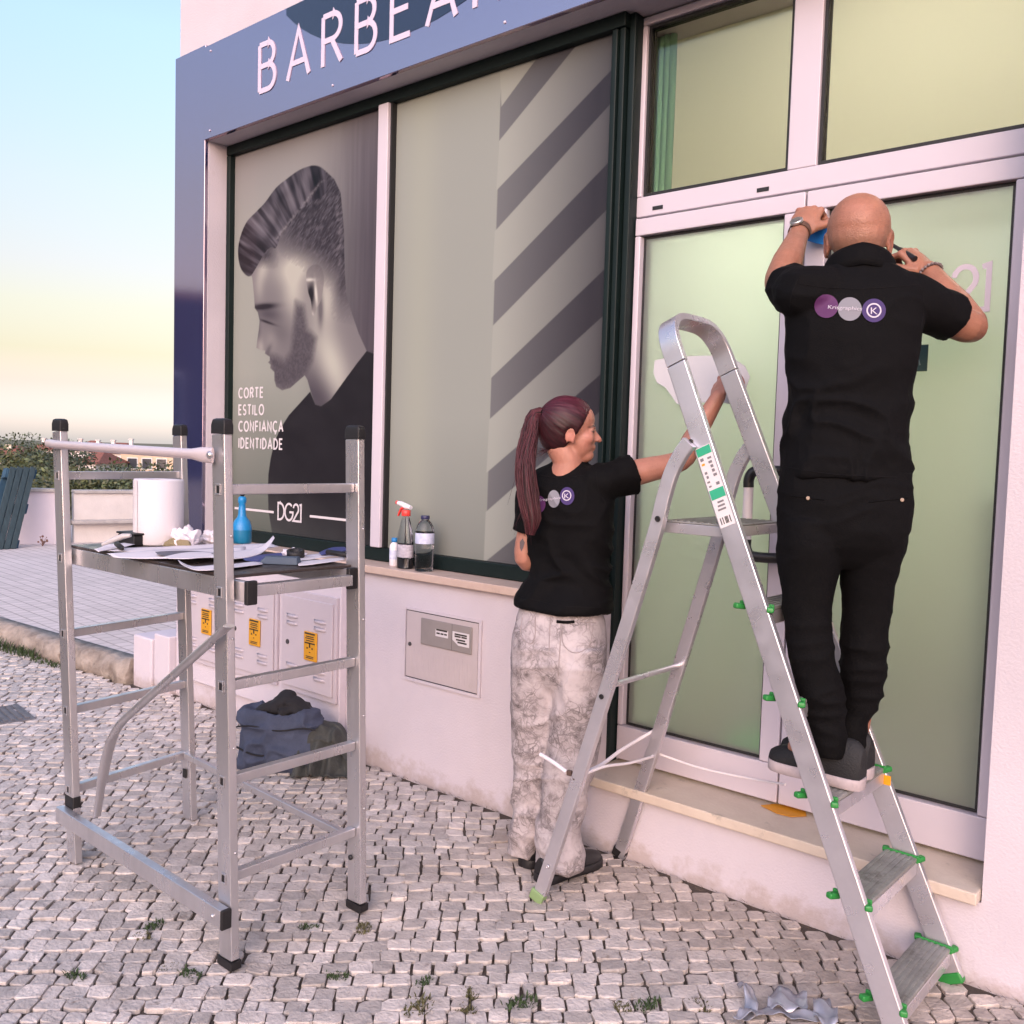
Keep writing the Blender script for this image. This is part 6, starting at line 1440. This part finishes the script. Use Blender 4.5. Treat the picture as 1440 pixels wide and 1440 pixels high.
# jeans with sketch-like print
def jeans_mat():
    m = bpy.data.materials.new('sketch_print_denim'); m.use_nodes = True; N = m.node_tree.nodes; L = m.node_tree.links; bs = N['Principled BSDF']; bs.inputs['Roughness'].default_value = .85
    tc = N.new('ShaderNodeTexCoord'); nz = N.new('ShaderNodeTexNoise'); nz.inputs['Scale'].default_value = 9; nz.inputs['Detail'].default_value = 5; L.new(tc.outputs['Object'], nz.inputs['Vector'])
    ad = N.new('ShaderNodeMix'); ad.data_type = 'RGBA'; ad.blend_type = 'LINEAR_LIGHT'; ad.inputs['Factor'].default_value = .10; L.new(tc.outputs['Object'], ad.inputs['A']); L.new(nz.outputs['Color'], ad.inputs['B'])
    def lines(scale, w0, w1):
        v = N.new('ShaderNodeTexVoronoi'); v.feature = 'DISTANCE_TO_EDGE'; v.inputs['Scale'].default_value = scale; L.new(ad.outputs['Result'], v.inputs['Vector'])
        r = N.new('ShaderNodeMapRange'); r.inputs[1].default_value = w0; r.inputs[2].default_value = w1; r.inputs[3].default_value = 1; r.inputs[4].default_value = 0; L.new(v.outputs['Distance'], r.inputs[0]); return r.outputs[0]
    l1, l2 = lines(13, .008, .05), lines(30, .01, .12)
    n2 = N.new('ShaderNodeTexNoise'); n2.inputs['Scale'].default_value = 11; n2.inputs['Detail'].default_value = 4; L.new(tc.outputs['Object'], n2.inputs['Vector'])
    r2 = N.new('ShaderNodeMapRange'); r2.inputs[1].default_value = .36; r2.inputs[2].default_value = .58; L.new(n2.outputs['Fac'], r2.inputs[0])
    n3 = N.new('ShaderNodeTexNoise'); n3.inputs['Scale'].default_value = 26; n3.inputs['Detail'].default_value = 7; n3.inputs['Roughness'].default_value = .75; L.new(ad.outputs['Result'], n3.inputs['Vector'])
    r3 = N.new('ShaderNodeMapRange'); r3.inputs[1].default_value = .45; r3.inputs[2].default_value = .68; L.new(n3.outputs['Fac'], r3.inputs[0])
    def math_(op, a, b_):
        k = N.new('ShaderNodeMath'); k.operation = op
        for i_, x_ in enumerate((a, b_)):
            if isinstance(x_, (int, float)): k.inputs[i_].default_value = x_
            else: L.new(x_, k.inputs[i_])
        return k.outputs[0]
    t = math_('MULTIPLY', l2, r2.outputs[0]); t = math_('MAXIMUM', math_('MULTIPLY', t, .5), math_('MULTIPLY', math_('MULTIPLY', l1, .5), math_('ADD', r2.outputs[0], .25)))
    t = math_('MAXIMUM', t, math_('MULTIPLY', math_('MULTIPLY', r3.outputs[0], r2.outputs[0]), .85))
    t = math_('ADD', t, math_('MULTIPLY', r2.outputs[0], .22)); t = math_('MINIMUM', t, 1.)
    mx = N.new('ShaderNodeMix'); mx.data_type = 'RGBA'; mx.inputs['A'].default_value = (.47,.42,.43,1); mx.inputs['B'].default_value = (.085,.07,.072,1); L.new(t, mx.inputs['Factor']); L.new(mx.outputs['Result'], bs.inputs['Base Color'])
    b2 = N.new('ShaderNodeTexNoise'); b2.inputs['Scale'].default_value = 260; L.new(tc.outputs['Object'], b2.inputs['Vector']); bp = N.new('ShaderNodeBump'); bp.inputs['Strength'].default_value = .25; bp.inputs['Distance'].default_value = .004; L.new(b2.outputs['Fac'], bp.inputs['Height']); L.new(bp.outputs[0], bs.inputs['Normal'])
    return m
b = MB(); R, Fv = CRh, CFh
pel = [(838,790,52,.090), (858,789,57,.104), (895,787,66,.120), (925,786,67,.120), (945,785,60,.104), (962,785,44,.078), (974,785,24,.05)]
b.loft([ring(PX(cx, y, dw), Rw, Fw, hw*V_*1.02, th, 36, 2.4) for y, cx, hw, th in pel])
dl = lambda y: D(lh_)+(D(la)-D(lh_))*(y-930)/270; dr = lambda y: D(rh_)+(D(ra_)-D(rh_))*(y-930)/290
legloft([(905,722,792), (935,719,793), (960,719,792), (1000,720,788), (1040,721,783), (1080,721,776), (1110,721,772), (1140,720,768), (1165,719,764), (1180,717,760), (1193,714,757), (1200,714,756)], dl, (1.45, 1.0), False)
legloft([(905,783,852), (935,777,854), (960,775,852), (1000,774,849), (1040,772,845), (1075,766,838), (1110,760,828), (1140,758,820), (1165,757,818), (1185,756,821), (1203,754,823), (1214,753,820), (1219,754,814)], dr, (1.45, 1.0), False)
me = organic(b, .0062, 9)
cloth(me, .015, 9, 120, (.8,.8,1.5), lambda c: .5+.9*np.clip(1-np.abs(c[:,2]-.16)/.22, 0, 1)+.4*np.clip(1-np.abs(c[:,2]-.62)/.1, 0, 1), .0025, 32)
jn = place('jeans', me.copy(), jeans_mat(), wom, wo_o)
M_SEAM = mat('jeans_seam', (.30,.26,.26), .85)
for pl_ in ([(787,872),(810,874),(838,876)], [(790,876),(792,905),(808,918),(828,908),(834,878)], [(735,868),(732,892),(745,905),(752,895),(753,866)], [(790,858),(788,900),(785,950)], [(775,860),(773,885),(772,920)]):
    P = [p for p in project_px(me, [tuple(q_.xy) for q_ in smoothpath([Vector((*q, 0)) for q in pl_], 6)], .0008) if p]
    if len(P) > 3: MB().tube([p-wo_o for p in P], .0016, 6).build('seam', M_SEAM, jn)
P = [p for p in project_px(me, [(783+k*2.5, 874+math.sin(k*.3)*1) for k in range(11)], .0015) if p]
if len(P) > 3: MB().tube([p-wo_o for p in P], .005, 8).build('pocket_slit', M_BLKT, jn)
M_BSH = mat('black_sneaker', (.014,.013,.015), .5, var=.3, vscale=30); M_GSOLE = mat('grey_heel_trim', (.30,.28,.29), .6)
h0 = G(735, 1222); shoe(wom, wo_o, (h0.x, h0.y+.01, 0), (-.10,1,0), .25, .088, M_BSH, M_BSH, .07, .028)
h1 = G(757, 1243); shoe(wom, wo_o, (h1.x, h1.y+.005, 0), rf_d, .275, .10, M_BSH, M_BSH, .07, .028)
# film she is rubbing onto the glass
M_FILM = mat('white_transfer_film', (.56,.55,.57), .55)
YF = 2.9695
def film(label, pts, m, name, cat):
    P = [W(a, b_, YF) for a, b_ in pts]; c = sum(P, Vector())/len(P); mb = MB().prism([p-c for p in P], (0,-.0012,0)); o = mb.build(name, m); o.location = c; return tag(o, label, cat)
film('white transfer film stuck to the left door pane under the hand', [(921,507),(938,503),(965,501),(1000,500),(1030,503),(1048,515),(1055,530),(1046,556),(1034,570),(1015,566),(975,566),(952,568),(944,556),(936,545),(924,538),(919,524)], M_FILM, 'transfer_film', 'film')
# small dark green door plate
pl_ = W(1275, 505, YF); pt2 = thing('door_plate', 'small dark green plate with pale letters hung on the right door pane', 'sign', loc=pl_)
q0, q1 = W(1235, 488, YF), W(1304, 522, YF)
MB().box((q0.x-pl_.x, -.004, q1.z-pl_.z), (q1.x-pl_.x, 0, q0.z-pl_.z)).build('plate', mat('plate_green', (.05,.10,.095), .4), pt2, .001)
w0 = W(1285.5, 514, YF); w1 = W(1285.5, 499, YF)
word('A', (w0.x-pl_.x, -.0045, w0.z-pl_.z), uxv, uzv, unv, w1.z-w0.z, .004, .0006, mat('plate_print', (.25,.33,.32), .5), pt2, gap=.2, wx=.8)
# ================================================================== ON THE GROUND AND BEHIND
# work bag and cloth against the wall
M_BAG = mat('blue_grey_canvas', (.058,.072,.12), .85, var=.35, vscale=9, bump=.35, bscale=160); M_BAGD = mat('black_bag_inside', (.012,.012,.015), .9); M_CLOTH = mat('olive_grey_cloth', (.062,.066,.062), .9, var=.35, vscale=10, bump=.5, bscale=90)
bc0 = G(392, 1085); bag = thing('work_bag', 'slumped blue grey canvas work bag on the cobbles under the cabinets', 'bag', loc=(bc0.x-.05, bc0.y+.05, 0)); bo = Vector(bag.location)
RB, FB = Vector((.80,.60,0)), Vector((-.60,.80,0))
b = MB(); rg = []
for z, a, c, sx in ((0,.18,.09,0), (.025,.195,.105,0), (.10,.195,.105,0), (.17,.185,.095,.0), (.22,.175,.085,-.01), (.25,.165,.075,-.015), (.262,.15,.06,-.02), (.245,.13,.045,-.02), (.18,.10,.03,-.02)):
    rg.append(ring(bo+RB*sx+Vector((0,0,z)), RB, FB, a, c, 44, 3.0))
b.loft(rg); me = organic(b, .0065, 2); cloth(me, .030, 6, 200, (1,1,2.2), None, .007, 20); place('bag_body', me, M_BAG, bag, bo)
b = MB()
for k, (u0, z0, u1, z1, r0) in enumerate(((-.13,.23,.0,.275,.03), (.0,.26,.12,.24,.035), (-.05,.265,.03,.305,.03), (.02,.295,.10,.25,.026))):
    limb(b, [bo+RB*u0+Vector((0,0,z0)), bo+RB*((u0+u1)/2)+FB*.01+Vector((0,0,(z0+z1)/2+.02)), bo+RB*u1+Vector((0,0,z1))], [(r0*1.6,r0*.7)]*3, 14)
me = organic(b, .0065, 2); cloth(me, .022, 9, 230, (1,1,1), None, .006, 24); place('bag_flap', me, M_BAGD, bag, bo)
P = [bo+RB*(-.17+.32*t)-FB*(.108)+Vector((0,0,.115-.05*t-.02*math.sin(t*6))) for t in [k/14 for k in range(15)]]
MB().tube([p-bo for p in P], (.0045), 8).build('bag_strap', M_BAGD, bag)
P = [bo+RB*(-.18+.36*t)-FB*(.096)+Vector((0,0,.20+.008*math.sin(t*9))) for t in [k/14 for k in range(15)]]
MB().tube([p-bo for p in P], (.0035), 8).build('bag_seam', M_BAGD, bag)
c0 = G(462, 1090); cl_o = Vector((c0.x, c0.y+.05, 0)); V_ = []; F_ = []; nu, nv_ = 46, 40
for i in range(nu):
    for j in range(nv_):
        u = i/(nu-1); v = j/(nv_-1)                       # draped over a low heap, falling in folds towards the street
        x_ = (u-.5)*.26-.04; y_ = .10-.25*v; hump = .205*math.exp(-((u-.42)/.42)**4)*(1-max(0, (v-.35)/.65)**1.3)
        fold = .022*math.sin(u*23+3*mnoise.noise(Vector((u*3, v*2, 4))))*(.25+v)+.03*mnoise.noise(Vector((u*5, v*5, 9)))
        z_ = max(.012, hump+fold*(.4+.6*v)); yy = y_-fold*.9+(.05*u if v > .6 else 0)
        V_.append(cl_o+RB*x_*1.0+Vector((.1*x_,0,0))+FB*yy*.85+Vector((0,0,z_)))
for i in range(nu-1):
    for j in range(nv_-1): F_.append((i*nv_+j, i*nv_+j+1, (i+1)*nv_+j+1, (i+1)*nv_+j))
mb = MB(); mb.add([p-cl_o for p in V_], F_, True); o = mb.build('dust_cloth', M_CLOTH); o.location = cl_o; o.modifiers.new('t', 'SOLIDIFY').thickness = .004
tag(o, 'crumpled olive grey dust cloth heaped beside the canvas bag', 'cloth')
# strips of peeled film in the foreground
M_FOIL = mat('peeled_film', (.24,.25,.29), .25, metal=.3, var=.5, vscale=12, var2=(.5,.49,.55))
def scrap(label, pts, seed, amp=.02):
    P = [G(a, b_) for a, b_ in pts]; half_ = len(P)//2; A = smoothpath(P[:half_], 8); B = smoothpath(list(reversed(P[half_:])), 8); n = len(A); nn = 8; V2 = []; F2 = []
    for i in range(n):
        for j in range(nn):
            q_ = A[i].lerp(B[i], j/(nn-1)); k = .5+.5*mnoise.noise(Vector((q_.x*30+seed, q_.y*30, seed))); V2.append((q_.x, q_.y, .008+amp*k**1.5*2))
    for i in range(n-1):
        for j in range(nn-1): F2.append((i*nn+j, i*nn+j+1, (i+1)*nn+j+1, (i+1)*nn+j))
    mb = MB(); mb.add(V2, F2, True); o = mb.build('film_scrap', M_FOIL); recenter(o); s = o.modifiers.new('t', 'SOLIDIFY'); s.thickness = .0006
    return tag(o, label, 'film scrap', 'peeled film scraps on the cobbles')
scrap('greenish curled scrap of peeled film at the foot of the ladder', [(1035,1398),(1042,1410),(1046,1425),(1030,1445),(1062,1446),(1066,1425),(1062,1412),(1050,1400)], 1, .03)
scrap('broad silvery scrap of peeled film lying beside the ladder rail', [(1080,1408),(1100,1405),(1120,1407),(1134,1412),(1136,1428),(1118,1432),(1098,1430),(1078,1428)], 5, .025)
scrap('crumpled silver film scrap under the lowest ladder step', [(1142,1420),(1152,1415),(1164,1420),(1176,1435),(1178,1455),(1165,1458),(1152,1450),(1144,1442)], 9, .03)
scrap('long thin film strip lying on the setts before the ladder', [(1040,1432),(1075,1424),(1110,1426),(1150,1436),(1152,1446),(1112,1440),(1078,1438),(1044,1444)], 13, .012)
# orange peel-off sheet on the door sill
M_ORG = mat('orange_sheet', (.65,.27,.01), .55, var=.1, vscale=20)
P = [G(a, b_, .274) for a, b_ in ((1070,1133),(1090,1131),(1112,1134),(1132,1137),(1134,1148),(1112,1149),(1092,1144))]; c = sum(P, Vector())/len(P); o = MB().prism([p-c for p in P], (0,0,.002)).build('orange_sheet', M_ORG); o.location = c; tag(o, 'small orange plastic sheet lying on the marble door sill', 'sheet')
# weeds in the joints
M_WEED = [mat('weed_green', (.05,.085,.025), .8, var=.4, vscale=60), mat('weed_dry', (.12,.11,.045), .9, var=.4, vscale=60)]
def weed_mesh(seed, n=110, r=.034, h=.013):
    r_ = random.Random(seed); mb = MB()
    for k in range(n):
        a = r_.uniform(0, 6.28); d0 = r*r_.random()**.7; x_, y_ = d0*math.cos(a), d0*math.sin(a)*.6; hh = h*r_.uniform(.4, 1.2); la_ = r_.uniform(.3, 1.2)*hh; t = r_.uniform(0, 6.28); w_ = .0012
        p0 = Vector((x_, y_, 0)); p1 = p0+Vector((math.cos(t)*la_*.5, math.sin(t)*la_*.5, hh*.7)); p2 = p0+Vector((math.cos(t)*la_, math.sin(t)*la_, hh)); s = Vector((-math.sin(t), math.cos(t), 0))*w_
        mb.add([p0-s, p0+s, p1+s*1.3, p1-s*1.3, p2], [(0,1,2,3), (3,2,4)])
    me = bpy.data.meshes.new('weed_tuft'); me.from_pydata([tuple(v) for v in mb.v], [], mb.f); return me
WM = [weed_mesh(50+k) for k in range(4)]
for k in range(4): WM[k].materials.append(M_WEED[k % 2])
WS = [(268,1370,1.2,'beside the rubber foot of the scaffold post'), (240,1362,.9,'left of the scaffold foot'), (105,1372,1.1,'in the open setts left of the scaffold'), (588,1418,1.6,'biggest of those between scaffold and ladder'), (474,1372,1.0,'in front of the rear scaffold foot'), (512,1306,1.1,'right beside the rear scaffold foot'), (433,1304,.9,'under the outer scaffold frame'), (660,1400,1.0,'alone on the paler setts'), (732,1412,1.5,'thick and dark before the woman'), (876,1418,1.0,'in line with the ladder foot'), (912,1414,1.2,'spreading next to the ladder foot one'), (985,1415,1.0,'close to the peeled film'), (215,1302,1.1,'below the front stabiliser rail'), (200,1318,1.0,'second below the stabiliser rail'), (596,1382,.9,'small and dark in a sett joint'), (655,1420,.9,'small near the picture foot')]
for i, (a, b_, s, lb) in enumerate(WS):
    o = link('weed_tuft', WM[i % 4]); o.location = G(a, b_)+Vector((0,0,-.004)); o.scale = (s*1.0, s*1.0, s*.9); o.rotation_euler = (0,0,i*1.7); tag(o, 'green weed tuft in the setts, '+lb, 'weed', 'weeds between the cobbles')
# grass fringe along the terrace kerb: uncountable
r_ = random.Random(9); mb = MB()
for k in range(900):
    x_ = -5.9-2.2*r_.random()**.8; y_ = kerb_y(x_)-.02-.09*r_.random(); hh = r_.uniform(.02, .075)*(1 if x_ < -6.3 else .4); t = r_.uniform(0, 6.28); la_ = hh*.6; s = Vector((-math.sin(t), math.cos(t), 0))*.003; p0 = Vector((x_, y_, 0)); p1 = p0+Vector((math.cos(t)*la_*.5, math.sin(t)*la_*.5, hh*.7)); p2 = p0+Vector((math.cos(t)*la_, math.sin(t)*la_, hh)); mb.add([p0-s, p0+s, p1+s, p1-s, p2], [(0,1,2,3), (3,2,4)])
o = mb.build('kerb_grass', M_WEED[0]); tag(o, 'fringe of rough grass along the foot of the kerb', 'grass', kind='stuff')
# dry weeds at the foot of the shop wall
mb = MB()
for k in range(700):
    x_ = r_.uniform(-4.9, -.4); y_ = 2.792-.05*r_.random()**2; hh = r_.uniform(.004, .02); t = r_.uniform(0, 6.28); la_ = hh*1.2; s = Vector((-math.sin(t), math.cos(t), 0))*.0012; p0 = Vector((x_, y_, 0)); p2 = p0+Vector((math.cos(t)*la_, -abs(math.sin(t))*la_, hh)); mb.add([p0-s, p0+s, p2], [(0,1,2)])
o = mb.build('wall_foot_debris', mat('dry_debris', (.13,.095,.06), .95)); tag(o, 'dry stalks and debris along the foot of the shop wall', 'debris', kind='stuff')
# iron drain cover in the street
M_IRON = mat('cast_iron', (.20,.185,.19), .6, metal=.3, var=.4, vscale=20, bump=.3, bscale=60)
P = [G(a, b_) for a, b_ in ((-60,1008),(24,990),(52,1012),(-50,1026))]
dc = sum(P, Vector())/4; dt = thing('drain_cover', 'grey iron drain cover let into the cobbled street', 'drain cover', loc=dc); MB().prism([p-dc+Vector((0,0,-.02)) for p in P], (0,0,.026)).build('cover_plate', M_IRON, dt, .004)
for k in range(9):
    t = (k+.6)/9.6; a = lerp(P[0], P[1], t); c = lerp(P[3], P[2], t); MB().beam(lerp(a, c, .08)-dc+Vector((0,0,.008)), lerp(a, c, .92)-dc+Vector((0,0,.008)), .018, .005).build('tread_bar', M_IRON, dt)
# teal pallet leaning on the boundary wall
M_TEAL = mat('teal_painted_wood', (.040,.072,.085), .7, var=.4, vscale=6, stretch=(6,6,.6), bump=.3, bscale=50); M_TEALB = mat('teal_block_wood', (.03,.085,.14), .75, var=.3, vscale=9)
bl, br = G(-16, 774, TZ), G(18, 772, TZ); tlp = PX(14, 657, D(bl)+.32); vx = (br-bl); wd0 = vx.length*1.15; vx.normalize(); vu = (tlp-bl); hgt = vu.length; vu.normalize(); vn = vx.cross(vu).normalized()
if vn.dot(CF) > 0: vn = -vn
pal = thing('wooden_pallet', 'teal painted wooden pallet leaning against the low wall', 'pallet', loc=bl); 
for k in range(4): MB().beam(vx*(wd0*(k+.5)/4), vx*(wd0*(k+.5)/4)+vu*hgt, wd0/4*.82, .02, up=vn).build('plank', M_TEAL, pal, .003)
for t in (.06, .5, .93):
    MB().beam(vu*(hgt*t)-vn*.022, vu*(hgt*t)+vx*wd0-vn*.022, .09, .018, up=vn).build('cross_board', M_TEALB, pal, .003)
    for s_ in (.08, .5, .95): MB().beam(vu*(hgt*t-.06)+vx*(wd0*s_)-vn*.075, vu*(hgt*t+.06)+vx*(wd0*s_)-vn*.075, .09, .085, up=vn).build('spacer_block', M_TEALB, pal, .004)
for s_ in (.08, .5, .95): MB().beam(vx*(wd0*s_)-vn*.128, vx*(wd0*s_)+vu*hgt-vn*.128, .09, .018, up=vn).build('bottom_plank', M_TEALB, pal, .003)
# dry plant at the foot of the pallet
b = MB(); p0 = G(60, 768, TZ)
for k in range(14):
    t = r_.uniform(0, 6.28); l_ = r_.uniform(.04, .13); b.tube([(0,0,0), (.02*math.cos(t), .02*math.sin(t), l_*.6), (.05*math.cos(t), .05*math.sin(t), l_)], [.003,.0025,.001], 5); ball(b, (.05*math.cos(t), .05*math.sin(t), l_), .012*r_.uniform(.5,1.2), 6)
o = b.build('dry_plant', mat('dry_brown_plant', (.16,.075,.05), .9)); o.location = p0; o['kind'] = 'stuff'; tag(o, 'small dry brown plant at the foot of the garden wall', 'plant')
# warehouse further along the street, mirrored by the corner cladding
t = thing('warehouse', 'long dark brick warehouse further along the street opposite', 'building', None, (-33, -15, -.05)); t.rotation_euler = (0, 0, math.radians(-60))
M_BRK = mat('dark_brick', (.10,.07,.06), .9, var=.3, vscale=3)
MB().box((-13,-5,0), (13,0,7.0)).build('wall', M_BRK, t); MB().box((-13.3,-5.3,7.0), (13.3,.3,7.3)).build('roof', M_TILE, t)
for k in range(6): wo_ = MB().box((-11.5+k*4,-.02,2.0), (-9.5+k*4,.06,4.2)).build('window', M_SHUT, t); MB().box((-11.4+k*4,.061,2.1), (-9.6+k*4,.07,4.1)).build('pane', M_GLASSD, wo_)
# houses across the street, behind the viewer: what the cladding and glass mirror
for i, (x_, w_, h_, m_) in enumerate(((-22, 12, 4.6, M_HC), (-8, 13, 5.0, M_HW), (7, 12, 4.4, M_HO))):
    t = thing('house', ('cream', 'white', 'ochre')[i]+' house across the street facing the barber shop', 'house', 'houses across the street', (x_, -24, -.05))
    MB().box((-w_/2,-6,0), (w_/2,0,h_)).build('wall', m_, t); v = [(-w_/2-.3,.3,h_), (w_/2+.3,.3,h_), (w_/2+.3,-6.3,h_), (-w_/2-.3,-6.3,h_), (-w_*.3,-3,h_+1.4), (w_*.3,-3,h_+1.4)]
    MB().add(v, [(0,1,5,4), (1,2,5), (2,3,4,5), (3,0,4), (3,2,1,0)]).build('roof', M_TILE, t)
    for k in range(3): wo_ = MB().box((-w_*.33+k*w_*.3,-.02,1.1), (-w_*.33+k*w_*.3+1.2,.06,2.5)).build('window', M_SHUT, t); MB().box((-w_*.33+k*w_*.3+.08,.061,1.18), (-w_*.33+k*w_*.3+1.12,.07,2.42)).build('pane', M_GLASSD, wo_)
